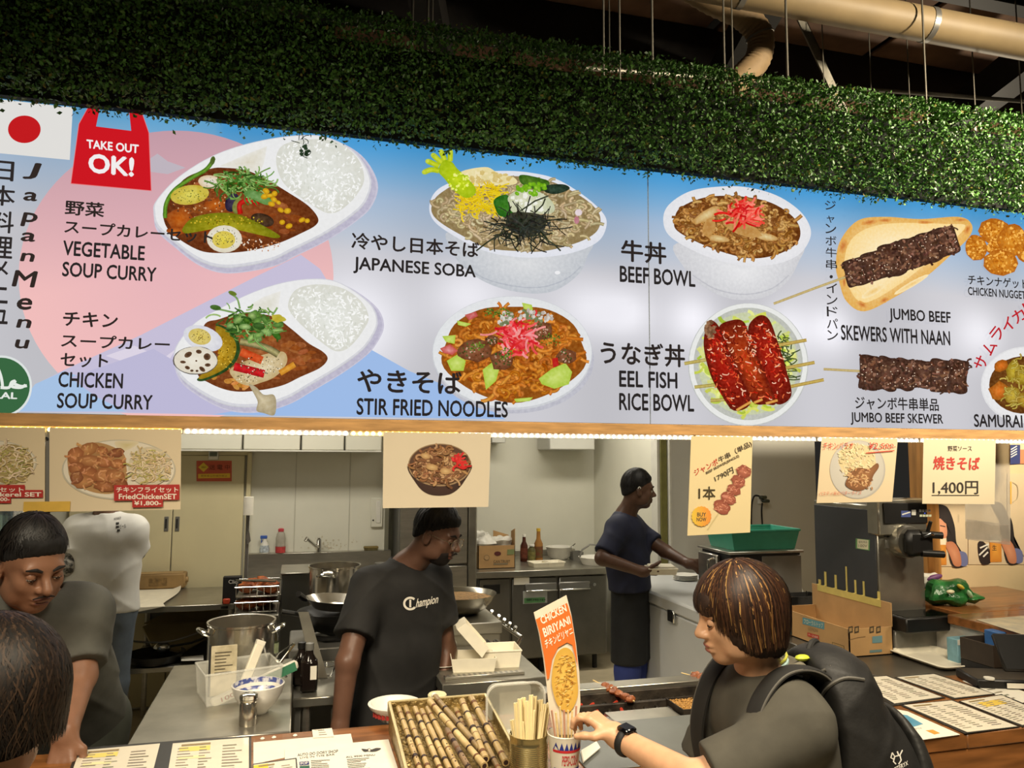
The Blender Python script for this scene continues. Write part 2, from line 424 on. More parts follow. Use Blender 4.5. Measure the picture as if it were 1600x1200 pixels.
st = thing('diagonal_strut', 'pale angled metal strut behind the hedge', 'strut', b)
nrm = Vector(((b - a).z, 0, -(b - a).x)).normalized() * 0.033
st_a = a - (b - a) * 0.6; st_b = b + (b - a) * 0.4
MB().add([st_a - nrm, st_a + nrm, st_b + nrm, st_b - nrm] + [p + Vector((0, 0.012, 0)) for p in (st_a - nrm, st_a + nrm, st_b + nrm, st_b - nrm)], [(0, 1, 2, 3), (4, 5, 6, 7), (0, 1, 5, 4), (1, 2, 6, 5), (2, 3, 7, 6), (3, 0, 4, 7)]).build('web', m_rod, st)
MB().add([st_a - nrm, st_a - nrm * 0.8, st_b - nrm * 0.8, st_b - nrm] + [p + Vector((0, 0.06, 0)) for p in (st_a - nrm, st_a - nrm * 0.8, st_b - nrm * 0.8, st_b - nrm)], [(0, 1, 2, 3), (4, 5, 6, 7), (0, 1, 5, 4), (1, 2, 6, 5), (2, 3, 7, 6), (3, 0, 4, 7)]).build('flange', m_rod, st)
pa, pb = at(1200, 128, Y=4.6), at(1600, 158, Y=4.6)
lp = thing('thin_conduit', 'thin dark conduit running level just above the hedge', 'conduit', pa)
MB().tube([pa - (pb - pa) * 0.6, pa, pb, pb + (pb - pa) * 0.3], 0.016, 8).build('tube', m_rod, lp)
MB().tube([pa + (pb - pa) * 0.3, pa + (pb - pa) * 0.31], 0.022, 8).build('clip', m_rod, lp)

# ------------------------------------------------------------------ artificial boxwood hedge over the sign
m_leaf = M('boxwood_leaf', '2f5a22', 0.45, var=0.3, scale=9, spec=0.5, attr=True)
def hedge():
    R = np.random.RandomState(3)
    x0, x1 = -1.35, 3.95; z0, z1 = SZ1 - 0.03, HZ
    n = 46000
    X = R.uniform(x0, x1, n); Z = R.uniform(z0, z1 + 0.01, n); dep = R.beta(1.2, 1.6, n)
    tuft = 0.5 + 0.5 * np.sin(X * 47 + 3 * np.sin(Z * 31)) * np.sin(Z * 53 + 2 * np.sin(X * 29))
    Y = 2.90 - dep * 0.06 - 0.035 * tuft
    m = 1500; X2 = R.uniform(x0, x1, m); Z2 = z0 - np.abs(R.normal(0, 0.016, m)) * (0.6 + 0.8 * np.sin(X2 * 17) ** 2); Y2 = R.uniform(2.87, 2.93, m)
    X3 = R.uniform(x0, x1, m); Z3 = z1 + np.abs(R.normal(0, 0.014, m)); Y3 = R.uniform(2.86, 2.925, m)
    q = 4000; X4 = R.uniform(x0, x1, q); Z4 = z1 + R.uniform(-0.02, 0.012, q); Y4 = R.uniform(2.86, 2.93, q)
    P = np.stack([np.concatenate([X, X2, X3, X4]), np.concatenate([Y, Y2, Y3, Y4]), np.concatenate([Z, Z2, Z3, Z4])], 1); n = len(P)
    L = R.uniform(0.006, 0.0115, n)[:, None]
    d = R.normal(0, 1, (n, 3)); d[:, 1] -= 0.5; d /= np.linalg.norm(d, axis=1)[:, None]
    e = np.cross(d, R.normal(0, 1, (n, 3))); e /= np.linalg.norm(e, axis=1)[:, None]
    nn = np.cross(d, e)
    a = P - d * L; b = P + e * L * 0.62 + nn * L * 0.18; c = P + d * L; g = P - e * L * 0.62 + nn * L * 0.18
    V = np.stack([a, b, c, g], 1).reshape(-1, 3)
    org = np.array([1.3, 2.95, SZ1]); V = V - org
    me = bpy.data.meshes.new('hedge'); me.vertices.add(4 * n); me.vertices.foreach_set('co', V.ravel())
    me.loops.add(6 * n); me.polygons.add(2 * n)
    i = np.arange(n)[:, None] * 4; idx = np.concatenate([i, i + 1, i + 2, i, i + 2, i + 3], 1)
    me.loops.foreach_set('vertex_index', idx.ravel()); me.polygons.foreach_set('loop_start', np.arange(2 * n) * 3); me.polygons.foreach_set('loop_total', np.full(2 * n, 3))
    me.update(calc_edges=True)
    col = np.array(srgb('4d7a36'))[None] * R.uniform(0.35, 1.5, (n, 1)) + np.array([0.02, 0.02, 0])[None] * R.uniform(0, 1, (n, 1))
    old = R.uniform(0, 1, n) < 0.03; col[old] = np.array(srgb('77702e'))
    at_ = me.color_attributes.new('Col', 'FLOAT_COLOR', 'POINT')
    at_.data.foreach_set('color', np.repeat(np.concatenate([col, np.ones((n, 1))], 1), 4, 0).astype(np.float32).ravel())
    o = link('boxwood_foliage', me, m_leaf, None, tuple(org))
    tag(o, 'clipped green artificial boxwood foliage over the lit menu sign', 'hedge', kind='stuff')
hedge()
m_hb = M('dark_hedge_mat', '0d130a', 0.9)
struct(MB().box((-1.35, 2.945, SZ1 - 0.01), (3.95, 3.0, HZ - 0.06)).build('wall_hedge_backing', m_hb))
struct(MB().box((-1.35, S - 0.012, SZ1 - 0.004), (3.95, 3.14, SZ1 + 0.016), 0.002).build('trim_8', M('brown_sign_batten', '8a6a48', 0.6, var=0.2)))
# ------------------------------------------------------------------ menu light box
sign = thing('menu_lightbox', 'long backlit Japanese menu sign with food pictures under the hedge', 'menu sign', (1.3, 3.05, SZ0))
MB().box((-1.3, S + 0.004, SZ0), (3.9, 3.13, SZ1 - 0.006), 0.004).build('housing', M('white_sign_housing', 'd9d9d6', 0.5), sign)
m_sign = M('backlit_sign_print', 'ffffff', 0.35, attr=True, estr=0.97, spec=0.0, basek=0.02)
m_sign.cycles.emission_sampling = 'NONE'
m_food = M('backlit_food_print', 'ffffff', 0.35, attr=True, estr=0.97, spec=0.0, basek=0.02, fac=(0.88, 1.2), scale=70); m_food.cycles.emission_sampling = 'NONE'
SP = [n for n in m_sign.node_tree.nodes if n.type == 'BSDF_PRINCIPLED'][0]
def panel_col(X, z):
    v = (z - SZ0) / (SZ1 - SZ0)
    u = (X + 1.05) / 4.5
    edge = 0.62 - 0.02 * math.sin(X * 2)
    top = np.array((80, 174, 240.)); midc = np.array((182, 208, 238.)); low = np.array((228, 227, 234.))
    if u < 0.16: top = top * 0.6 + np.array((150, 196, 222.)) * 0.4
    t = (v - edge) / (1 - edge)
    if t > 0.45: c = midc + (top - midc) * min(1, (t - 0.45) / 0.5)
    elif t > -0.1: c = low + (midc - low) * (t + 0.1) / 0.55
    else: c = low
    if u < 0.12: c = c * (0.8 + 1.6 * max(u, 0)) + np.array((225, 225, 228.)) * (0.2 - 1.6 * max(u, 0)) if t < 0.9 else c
    hot = 0.0  # bright spots of the tubes behind, put into the panel colour
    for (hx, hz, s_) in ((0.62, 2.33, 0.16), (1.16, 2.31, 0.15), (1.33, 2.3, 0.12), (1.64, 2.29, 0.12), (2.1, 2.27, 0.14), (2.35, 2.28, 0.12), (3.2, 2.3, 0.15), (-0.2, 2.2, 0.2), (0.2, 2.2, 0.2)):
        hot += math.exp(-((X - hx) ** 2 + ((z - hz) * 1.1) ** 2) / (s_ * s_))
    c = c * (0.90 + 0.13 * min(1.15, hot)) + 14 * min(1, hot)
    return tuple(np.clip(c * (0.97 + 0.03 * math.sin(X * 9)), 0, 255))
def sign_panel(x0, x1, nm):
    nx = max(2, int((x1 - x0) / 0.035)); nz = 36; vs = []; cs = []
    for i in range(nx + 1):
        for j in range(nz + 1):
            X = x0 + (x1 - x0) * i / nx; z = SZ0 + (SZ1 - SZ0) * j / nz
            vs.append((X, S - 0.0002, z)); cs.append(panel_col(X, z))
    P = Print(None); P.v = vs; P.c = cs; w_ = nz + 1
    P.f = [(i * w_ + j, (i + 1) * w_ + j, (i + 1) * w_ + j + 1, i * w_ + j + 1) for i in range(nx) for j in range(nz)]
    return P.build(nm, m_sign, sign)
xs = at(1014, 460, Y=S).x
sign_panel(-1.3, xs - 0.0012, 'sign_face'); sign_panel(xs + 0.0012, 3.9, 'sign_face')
MB().box((xs - 0.0022, S - 0.001, SZ0), (xs + 0.0022, S + 0.004, SZ1)).build('face_seam', M('seam_grey_strip', '7c8794', 0.5), sign)  # grey strip over the joint between the two faces

def smap(x, y, d):
    p = at(x, y, Y=S - 0.0006 - d); return (p.x, p.y, p.z)
def wtext(P, txt, x0, y0, x1, y1, col='2a2623', bold=0.02, shear=0.0, vert=False):
    a = at(x0, y0, Y=S); b = at(x1, y1, Y=S); key = (txt, bold, shear, vert)
    t, fs = text_mesh(txt, bold, shear, vert)
    def raw(pts, f, c):
        k = len(P.v); P.n += 1; d = P.n * P.step + 0.0006
        P.v.extend([(a.x + (b.x - a.x) * u, S - d, b.z + (a.z - b.z) * v) for u, v in pts]); P.f.extend([tuple(i + k for i in g) for g in f]); P.c.extend([srgb8(q) for q in c])
    P.split(t, fs, col, bold, raw)
class T:
    """draw in the coordinates of an enlarged study: x0 + x*k, y0 + y*k"""
    def __init__(s, x0, y0, k, base=smap, layer=0.0): s.p = Print(lambda x, y, d: base(x0 + x * k, y0 + y * k, d + layer), 8e-6 if base is smap else 2e-5)
    def __getattr__(s, n): return getattr(s.p, n)

P = Print(smap); R = random.Random(11)
circ = [(275 + 246 * math.cos(t), 432 + 228 * math.sin(t)) for t in [i * math.pi / 40 for i in range(80)]]
P.raw([(275, 420)] + circ, [(0, i + 1, (i + 1) % 80 + 1) for i in range(80)], [(232, 182, 188)] + [mixc((196, 156, 168), (244, 192, 190), min(1, max(0, (c[1] - 205) / 260))) for c in circ])
P.poly([(228, 252), (246, 240), (262, 252), (290, 262), (262, 272), (232, 268)], (192, 182, 192))
P.shape([(20, 643), (60, 598), (100, 578), (217, 525), (400, 432), (470, 398), (500, 420), (572, 542), (700, 640), (740, 653)], (200, 193, 218))
P.shape([(22, 643), (55, 600), (100, 580), (130, 590), (200, 643)], (168, 196, 230))
P.shape([(165, 556), (210, 540), (255, 560), (275, 545), (262, 566), (225, 570), (215, 572)], (222, 214, 230))
P.shape([(320, 648), (480, 600), (572, 542), (640, 580), (720, 612), (790, 655)], (158, 188, 232))
P.shape([(200, 644), (150, 620), (110, 590), (240, 545), (300, 580), (380, 640), (330, 648)], (190, 186, 216))
a_, b_ = at(-14, 153, Y=S), at(109, 250, Y=S)
for (x0, z0, x1, z1, c) in ((a_.x, b_.z, b_.x, at(60, 162, Y=S).z, (226, 224, 220)),):
    k = len(P.v); P.n += 1; d = P.n * P.step + 0.0006
    P.v += [(x0, S - d, z0), (x1, S - d, z0), (x1, S - d, z1), (x0, S - d, z1)]; P.f.append((k, k + 1, k + 2, k + 3)); P.c += [c] * 4
P.ell(38, 202, 25.5, 21.5, (196, 28, 32), n=40)
bag = [(565, 128), (628, 133), (600, 270), (820, 298), (806, 160), (880, 168), (928, 310), (943, 670), (445, 625), (495, 255)]
P.shape([(x / 4 + (1.0 if x > 700 else -1.0), 130 + y / 4 + (1 if y > 500 else 0)) for x, y in bag], (232, 120, 122)); P.shape([(x / 4, 130 + y / 4) for x, y in bag], (206, 24, 34))
P.text('TAKE OUT', 0, 0, 0, 0, (244, 240, 240), 0.05, quad=((135, 217.5), (217, 226), (216.5, 240), (135.5, 231.5)))
P.text('OK!', 0, 0, 0, 0, (244, 240, 240), 0.06, quad=((138, 239), (210, 246), (209, 276.5), (138, 270)))
P.build('backdrop_print', m_sign, sign)
P = Print(smap); P.n = 60
P.ell(4, 604, 48, 48, (222, 228, 226), n=40); P.ell(4, 604, 44.5, 44.5, (58, 104, 66), n=40)
wtext(P, 'HALAL', -36, 612, 29, 624, 'e6ebe4', 0.05)
for q in ([(0, 578), (4, 590), (6, 604), (3, 606)], [(3, 606), (16, 606), (20, 598), (26, 596), (20, 604), (34, 606), (42, 602)], [(20, 598), (34, 604), (44, 603)], [(-10, 576), (-8, 606), (-22, 608)], [(-20, 578), (-30, 606), (-40, 600)]):
    P.stroke(catmull(q, 4), 4.5, (230, 235, 228))
for ch, y0, y1, x0, x1 in (('日', 252, 286, -8, 23), ('本', 290, 325, -12, 25), ('料', 330, 367, -12, 23), ('理', 370, 406, -12, 21), ('メ', 408, 434, -12, 15), ('ニ', 449, 476, -10, 14), ('ュ', 484, 508, -8, 14)):
    wtext(P, ch, x0, y0, x1, y1, '302b2a', 0.025)
for ch, y0, y1, x0, x1 in (('J', 255, 284, 39, 66), ('a', 301, 317, 39, 60), ('p', 333, 357, 35, 60), ('a', 364, 380, 35, 57), ('n', 396, 411, 34, 56), ('M', 423, 451, 22, 60), ('e', 466, 486, 29, 52), ('n', 499, 514, 28, 51), ('u', 531, 546, 26, 48)):
    wtext(P, ch, x0, y0, x1, y1, '332a26', 0.035, shear=0.12)
for t_ in (('野菜', 104, 314, 164, 342), ('スープカレーセット', 103, 345, 333, 383, ), ('チキン', 101, 487, 185, 514), ('スープカレー', 98, 522, 266, 549), ('セット', 97, 552, 170, 576), ('冷やし日本そば', 549, 364, 747, 405), ('やきそば', 558, 576, 720, 617), ('牛丼', 968, 375, 1039, 415), ('うなぎ丼', 936, 533, 1068, 575)):
    wtext(P, *t_, col='2e2724', bold=0.036)
for t_ in (('VEGETABLE', 101, 377, 227, 409), ('SOUP CURRY', 100, 410, 245, 442), ('CHICKEN', 94, 581, 193, 608), ('SOUP CURRY', 92, 614, 239, 641), ('JAPANESE SOBA', 552, 402, 742, 441), ('STIR FRIED NOODLES', 557, 622, 792, 653), ('BEEF BOWL', 966, 416, 1084, 450), ('EEL FISH', 965, 579, 1056, 608), ('RICE BOWL', 965, 614, 1082, 644), ('JUMBO BEEF', 1385, 482, 1482, 511), ('SKEWERS WITH NAAN', 1310, 508, 1481, 541), ('JUMBO BEEF SKEWER', 1325, 644, 1470, 667), ('CHICKEN NUGGETS', 1508, 449, 1603, 469), ('SAMURAI CURRY', 1517, 647, 1658, 670)):
    wtext(P, *t_, col='2b2726', bold=0.034)
wtext(P, 'ジャンボ牛串単品', 1332, 619, 1463, 643, '2b2726', 0.028); wtext(P, 'チキンナゲット', 1508, 430, 1601, 453, '2b2726', 0.028)
for i, ch in enumerate('ジャンボ牛串・インドパン'):
    y0 = 314 + i * 18.4 + (6 if ch in 'ャ' else 0); sz = 12 if ch in 'ャ' else (5 if ch == '・' else 17); x = 1294 + i * 0.3
    if ch == '・': P.ell(x, y0 + 9, 2.6, 2.6, (50, 46, 44))
    else: wtext(P, ch, x - sz * 0.52, y0, x + sz * 0.52, y0 + sz * 0.98, '2f2b2a', 0.012)
for ch, cx, cy_, an in (('サ', 1529, 567, -68), ('ム', 1542, 544, -60), ('ラ', 1554, 522, -52), ('イ', 1571, 508, -42), ('カ', 1588, 494, -34), ('レ', 1606, 480, -28)):
    a = math.radians(an); h_ = 10; q = [(cx + (u * math.cos(a) - v * math.sin(a)) * h_, cy_ + (u * math.sin(a) + v * math.cos(a)) * h_) for u, v in ((-1, -1), (1, -1), (1, 1), (-1, 1))]
    P.text(ch, 0, 0, 0, 0, (186, 30, 40), 0.02, quad=q)
P.n += 900
lettering = P

# ---- the food pictures
FL = 0.0012
def rice(D, ctrl, n, R, c1=(250, 250, 248), c2=(212, 214, 204)):
    pts = catmull(ctrl, 6, True); D.poly(pts, (232, 234, 228), (218, 218, 208))
    cx = sum(p[0] for p in pts) / len(pts); cy_ = sum(p[1] for p in pts) / len(pts)
    for i in range(n):
        p = pts[R.randrange(len(pts))]; t = math.sqrt(R.random()) * 0.95; x = cx + (p[0] - cx) * t; y = cy_ + (p[1] - cy_) * t; a = R.uniform(0, 6.28); l = 22
        D.stroke([(x, y), (x + math.cos(a) * l, y + math.sin(a) * l)], 9, mixc(c1, c2, R.random() ** 2.2))
def speck(D, x, y, rx, ry, n, cols, s0, s1, R):
    for i in range(n):
        a = R.uniform(0, 6.28); t = math.sqrt(R.random()); D.ell(x + rx * t * math.cos(a), y + ry * t * math.sin(a), R.uniform(s0, s1), R.uniform(s0, s1), R.choice(cols), n=5)
def greens(D, x, y, rx, ry, n, R, leafy=False):
    for i in range(n):
        a = R.uniform(0, 6.28); t = math.sqrt(R.random()); px, py = x + rx * t * math.cos(a), y + ry * t * math.sin(a)
        c = jit(R.choice(['6f9a45', '88b558', '4d7a2c', 'a8c878', '3a5f22']), 14, R)
        if leafy and i % 2: D.ell(px, py, R.uniform(26, 46), R.uniform(16, 26), c, mixc(c, (30, 60, 20), 0.5), R.uniform(-60, 60), 10)
        else: D.curl(px, py, R.uniform(50, 120), R.uniform(7, 13), c, mixc(c, (40, 70, 20), 0.5), bend=1.0, R=R)
def plate(D, ctrl, c=(238, 238, 238), e=(214, 214, 220)):
    pts = catmull(ctrl, 6, True); cx = sum(p[0] for p in pts) / len(pts); cy_ = sum(p[1] for p in pts) / len(pts)
    for q, (sc, al) in enumerate(((1.03, (204, 200, 216)), (1.012, (192, 188, 206)))): D.poly([(cx + (p[0] - cx) * sc + 22, cy_ + (p[1] - cy_) * sc + 30) for p in pts], al)
    D.poly([(p[0], p[1] + 6) for p in pts], (205, 205, 208)); D.poly(pts, e); D.poly([(cx + (p[0] - cx) * 0.985, cy_ + (p[1] - cy_) * 0.975 - 6) for p in pts], c, (236, 236, 236))
R = random.Random(21)
D = T(220, 200, 0.2375, layer=FL)
plate(D, [(85, 560), (100, 480), (250, 320), (500, 170), (800, 80), (1100, 45), (1280, 80), (1430, 180), (1515, 340), (1480, 480), (1380, 580), (1200, 700), (1000, 800), (850, 870), (620, 912), (480, 905), (350, 850), (220, 750), (110, 650)])
D.poly([(520, 250), (700, 170), (830, 120), (810, 230), (780, 300), (620, 265)], (222, 216, 198), (232, 230, 222))
cur = [(150, 600), (160, 520), (280, 340), (450, 270), (560, 262), (700, 280), (830, 340), (980, 430), (1100, 510), (1165, 590), (1150, 640), (1060, 690), (900, 760), (700, 810), (480, 822), (350, 790), (200, 690)]
D.smooth(cur, (146, 78, 36), (104, 52, 24))
def inside(ip, R, f=0.96, cx=None, cy_=None):
    cx = sum(p[0] for p in ip) / len(ip); cy_ = sum(p[1] for p in ip) / len(ip); p = ip[R.randrange(len(ip))]; t = math.sqrt(R.random()) * f
    return cx + (p[0] - cx) * t, cy_ + (p[1] - cy_) * t
cp_ = catmull(cur, 6, True)
for i in range(60): D.ell(*inside(cp_, R, .82), R.uniform(20, 60), R.uniform(8, 24), jit((144, 76, 34), 14, R), ang=R.uniform(-20, 20), n=9)
for (x, y, rx, ry) in ((260, 600, 90, 80), (490, 510, 70, 45), (230, 680, 60, 30)): D.ell(x, y, rx, ry, (196, 104, 30), (150, 74, 28), n=14, wob=0.15, R=R)
speck(D, 400, 470, 220, 140, 160, [(214, 170, 120), (170, 100, 50), (94, 60, 40)], 3, 8, R); speck(D, 780, 770, 150, 40, 60, [(236, 220, 200), (190, 120, 70)], 3, 8, R)
rice(D, [(890, 200), (940, 110), (1100, 75), (1280, 90), (1420, 190), (1470, 330), (1420, 440), (1330, 530), (1260, 560), (1180, 540), (1000, 420), (920, 330)], 420, R)
for i in range(12): D.curl(1065 + R.uniform(-25, 25), 130 + R.uniform(-60, 60), 60, 5, (46, 56, 40), R=R)
for i in range(9): D.ell(1080 + R.uniform(-25, 25), 135 + R.uniform(-25, 40), 14, 11, (40, 58, 38), n=8)
D.stroke(catmull([(160, 592), (166, 500), (220, 410), (330, 330), (420, 280), (462, 235), (480, 198)], 5), 27, (116, 164, 52), (66, 104, 28)); D.ell(472, 215, 16, 30, (84, 104, 44), ang=15)
D.ell(322, 440, 128, 64, (222, 212, 96), (200, 180, 70), -8); D.ell(455, 355, 78, 44, (236, 234, 224), (220, 196, 160), 6); speck(D, 322, 440, 100, 50, 50, [(120, 120, 50), (90, 100, 40)], 2, 5, R); speck(D, 455, 355, 55, 30, 14, [(120, 120, 90)], 2, 4, R)
D.ell(602, 490, 46, 64, (72, 62, 86), (42, 34, 56), 20); D.ell(638, 512, 34, 54, (150, 150, 84), (120, 124, 60), 20); D.stroke(catmull([(655, 565), (650, 505), (690, 478), (740, 480), (768, 505)], 4), 34, (206, 44, 32), (160, 24, 20)); D.ell(800, 605, 78, 42, (92, 66, 42), (60, 42, 30), 15)
greens(D, 670, 365, 180, 75, 150, R)
D.smooth([(880, 500), (820, 505), (740, 470), (680, 440), (700, 410), (780, 420), (850, 460)], (130, 168, 104), (96, 140, 70))
for (x, y) in ((824, 415), (815, 450), (850, 445), (875, 470), (905, 490), (860, 500), (880, 432), (920, 540), (965, 545), (1060, 605), (1095, 610), (930, 620), (975, 645)): D.ell(x, y, R.uniform(18, 28), R.uniform(13, 20), (232, 190, 42), (190, 140, 20), R.uniform(-40, 40), 9)
D.smooth([(275, 660), (340, 592), (480, 560), (640, 568), (800, 640), (915, 710), (860, 722), (700, 672), (560, 645), (430, 652), (330, 690), (285, 690)], (178, 166, 34), (122, 124, 22)); speck(D, 560, 610, 260, 30, 70, [(120, 110, 20), (210, 180, 50)], 3, 8, R)
D.ell(550, 730, 116, 90, (238, 236, 226), (224, 216, 196)); D.ell(545, 735, 76, 58, (226, 210, 82), (216, 196, 92)); speck(D, 545, 730, 90, 70, 60, [(120, 110, 60), (90, 90, 60)], 2, 5, R)
D.build('vegetable_soup_curry_print', m_food, sign)

D = T(250, 420, 0.23125, layer=FL)
plate(D, [(95, 620), (110, 520), (230, 370), (400, 270), (600, 170), (800, 100), (1000, 68), (1180, 80), (1330, 160), (1440, 260), (1470, 370), (1420, 480), (1350, 560), (1200, 670), (1000, 790), (860, 870), (700, 920), (540, 930), (400, 900), (250, 820), (140, 730)])
D.poly([(580, 260), (700, 190), (815, 150), (800, 260), (770, 300), (640, 285)], (222, 220, 206), (234, 232, 226))
cu2 = [(290, 395), (400, 340), (560, 300), (760, 320), (880, 400), (1000, 500), (1100, 560), (1132, 610), (1080, 670), (950, 730), (820, 790), (640, 825), (480, 825), (330, 770), (250, 690)]; D.smooth(cu2, (156, 88, 44), (116, 62, 30)); cp_ = catmull(cu2, 6, True)
for i in range(60): D.ell(*inside(cp_, R, .84), R.uniform(20, 60), R.uniform(8, 22), jit((156, 90, 46), 14, R), ang=R.uniform(-20, 20), n=9)
rice(D, [(865, 240), (920, 140), (1060, 105), (1230, 130), (1360, 220), (1410, 330), (1370, 420), (1300, 510), (1230, 555), (1150, 540), (1000, 420), (900, 320)], 420, R)
for i in range(9): D.ell(R.uniform(330, 600), R.uniform(730, 800), R.uniform(20, 50), R.uniform(10, 20), jit((196, 132, 58), 20, R), ang=R.uniform(-50, 50), n=8)
D.smooth([(380, 380), (470, 410), (535, 500), (528, 600), (450, 690), (300, 757), (250, 745), (340, 690), (400, 600), (405, 500)], (46, 74, 34)); D.smooth([(375, 390), (455, 420), (512, 505), (502, 595), (430, 680), (300, 740), (260, 735), (340, 680), (395, 600), (402, 500)], (196, 154, 40), (150, 120, 26)); speck(D, 450, 560, 60, 120, 60, [(120, 96, 20), (220, 180, 60)], 3, 7, R)
D.ell(290, 470, 138, 82, (238, 238, 236), (214, 214, 222), 20); D.ell(268, 458, 78, 54, (226, 206, 110), (210, 190, 110), 15); speck(D, 268, 455, 60, 40, 40, [(150, 120, 60), (100, 90, 50)], 2, 5, R)
D.ell(240, 620, 152, 96, (92, 86, 80), n=24, wob=0.02, R=R); D.ell(240, 618, 147, 92, (236, 230, 214), (222, 214, 196), n=24, wob=0.02, R=R)
for (x, y, rx, ry, an) in ((190, 580, 28, 18, -30), (262, 560, 20, 14, 10), (318, 594, 24, 24, 40), (155, 630, 20, 10, 5), (185, 668, 18, 12, 20), (285, 678, 24, 14, 40), (322, 650, 20, 12, 0), (215, 688, 12, 8, 0), (250, 690, 10, 8, 0), (245, 622, 7, 6, 0)): D.ell(x, y, rx, ry, (70, 48, 34), (110, 80, 56), an, 12)
D.smooth([(470, 690), (540, 640), (700, 580), (830, 560), (860, 620), (820, 690), (760, 740), (680, 770), (600, 790), (520, 760)], (226, 212, 176), (196, 172, 124))
D.stroke(catmull([(540, 490), (640, 510), (740, 545), (800, 580)], 4), 50, (176, 166, 110), (92, 82, 50)); D.stroke([(545, 560), (690, 620)], 55, (216, 92, 44), (190, 70, 30)); D.stroke([(500, 660), (705, 710)], 55, (214, 40, 44), (166, 24, 30))
speck(D, 690, 650, 150, 60, 80, [(90, 80, 60), (240, 232, 210), (60, 60, 40)], 2, 6, R); D.stroke([(810, 705), (910, 645)], 40, (222, 160, 60), (196, 130, 40))
D.smooth([(600, 780), (650, 800), (700, 850), (765, 850), (785, 900), (772, 988), (700, 975), (652, 958), (660, 900), (635, 845)], (214, 200, 166), (170, 156, 124)); speck(D, 590, 740, 80, 30, 40, [(110, 100, 70), (240, 230, 200)], 2, 6, R)
greens(D, 600, 330, 210, 110, 40, R); greens(D, 640, 400, 170, 90, 60, R, True)
for q in ([(470, 165), (520, 200), (540, 270)], [(345, 262), (430, 280), (520, 300)], [(640, 440), (650, 490), (720, 548)]): D.stroke(catmull(q, 4), 12, (150, 186, 110), (80, 120, 50))
D.ell(490, 165, 30, 14, (110, 128, 50), ang=20); D.ell(375, 262, 38, 18, (78, 112, 50), ang=10); D.ell(800, 335, 46, 26, (190, 176, 60), ang=10, wob=0.2, R=R)
D.build('chicken_soup_curry_print', m_food, sign)

D = T(650, 220, 0.2, layer=FL)
D.smooth([(235, 720), (300, 900), (420, 1030), (600, 1130), (800, 1182), (980, 1192), (1130, 1150), (1280, 1030), (1340, 900), (1378, 800), (1200, 800), (800, 830), (450, 760)], (222, 223, 225), (196, 200, 206)); D.stroke(catmull([(380, 985), (560, 1085), (800, 1140), (1000, 1140), (1180, 1075), (1290, 980)], 5), 10, (186, 190, 198))
D.ell(1105, 1030, 22, 14, (240, 240, 242))
D.smooth([(105, 500), (150, 400), (260, 330), (500, 250), (700, 235), (900, 250), (1100, 300), (1300, 420), (1440, 540), (1490, 640), (1440, 770), (1300, 850), (1100, 898), (850, 912), (600, 878), (400, 800), (200, 680), (120, 595)], (240, 240, 244), (226, 228, 236))
inn = [(125, 500), (190, 410), (400, 300), (700, 275), (1000, 300), (1250, 410), (1400, 525), (1442, 620), (1400, 720), (1250, 800), (1000, 862), (800, 862), (550, 835), (350, 735), (200, 645), (130, 575)]
D.smooth(inn, (120, 100, 64), (150, 130, 90))
ip = catmull(inn, 6, True)
for i in range(460):
    x, y = inside(ip, R, 0.91); c = jit((208, 188, 146), 20, R); D.curl(x, y, R.uniform(60, 120), R.uniform(20, 28), c, mixc(c, (90, 72, 40), 0.55), bend=2.4, R=R)
D.smooth([(340, 250), (540, 205), (640, 250), (770, 290), (770, 340), (560, 350), (420, 350)], (228, 214, 158), (236, 222, 170)); speck(D, 560, 285, 180, 40, 40, [(240, 226, 180), (214, 190, 120)], 10, 26, R)
D.smooth([(810, 270), (900, 275), (1040, 320), (1000, 390), (900, 370), (820, 330)], (92, 130, 40), (60, 100, 30)); D.smooth([(1010, 350), (1150, 340), (1200, 375), (1100, 415), (1010, 400)], (54, 76, 60), (40, 54, 40))
for i in range(190): x = R.uniform(350, 680); y = R.uniform(355, 560); c = jit((238, 210, 40), 16, R); D.curl(x, y, R.uniform(50, 110), 11, c, mixc(c, (190, 150, 0), 0.5), bend=1.2, R=R)
D.smooth([(610, 460), (700, 420), (760, 480), (760, 580), (660, 590), (620, 530)], (70, 130, 40), (40, 100, 30))
D.smooth([(720, 440), (800, 385), (940, 390), (1060, 470), (1070, 560), (900, 570), (760, 560), (730, 500)], (226, 226, 200), (196, 200, 166)); speck(D, 880, 480, 140, 80, 40, [(238, 238, 226), (208, 210, 180)], 12, 30, R)
for i in range(30): D.ell(R.uniform(770, 1010), R.uniform(335, 420), 20, 15, jit((150, 200, 50), 20, R), (110, 170, 30), R.uniform(0, 90), 8)
D.smooth([(760, 560), (980, 580), (1010, 680), (900, 740), (760, 720), (700, 640)], (40, 42, 36), (64, 62, 46))
for i in range(170):
    a = R.uniform(0, 6.28); t = R.random(); x = 840 + 260 * t * math.cos(a); y = 680 + 130 * t * math.sin(a); D.curl(x, y, R.uniform(70, 190), R.uniform(6, 11), jit((46, 48, 40), 16, R), bend=0.4, R=R)
for q in ([(820, 545), (930, 470), (1035, 430)], [(930, 560), (990, 500), (1010, 450)], [(700, 700), (560, 790), (470, 860)], [(1000, 760), (1080, 810), (1130, 860)]): D.stroke(q, 12, (58, 62, 44))
D.ell(1270, 560, 28, 26, (226, 210, 214)); D.ell(1255, 620, 20, 30, (190, 130, 140))
D.smooth([(175, 235), (215, 150), (280, 165), (320, 215), (395, 285), (465, 370), (452, 425), (385, 445), (300, 390), (225, 300)], (202, 220, 40), (160, 186, 24))
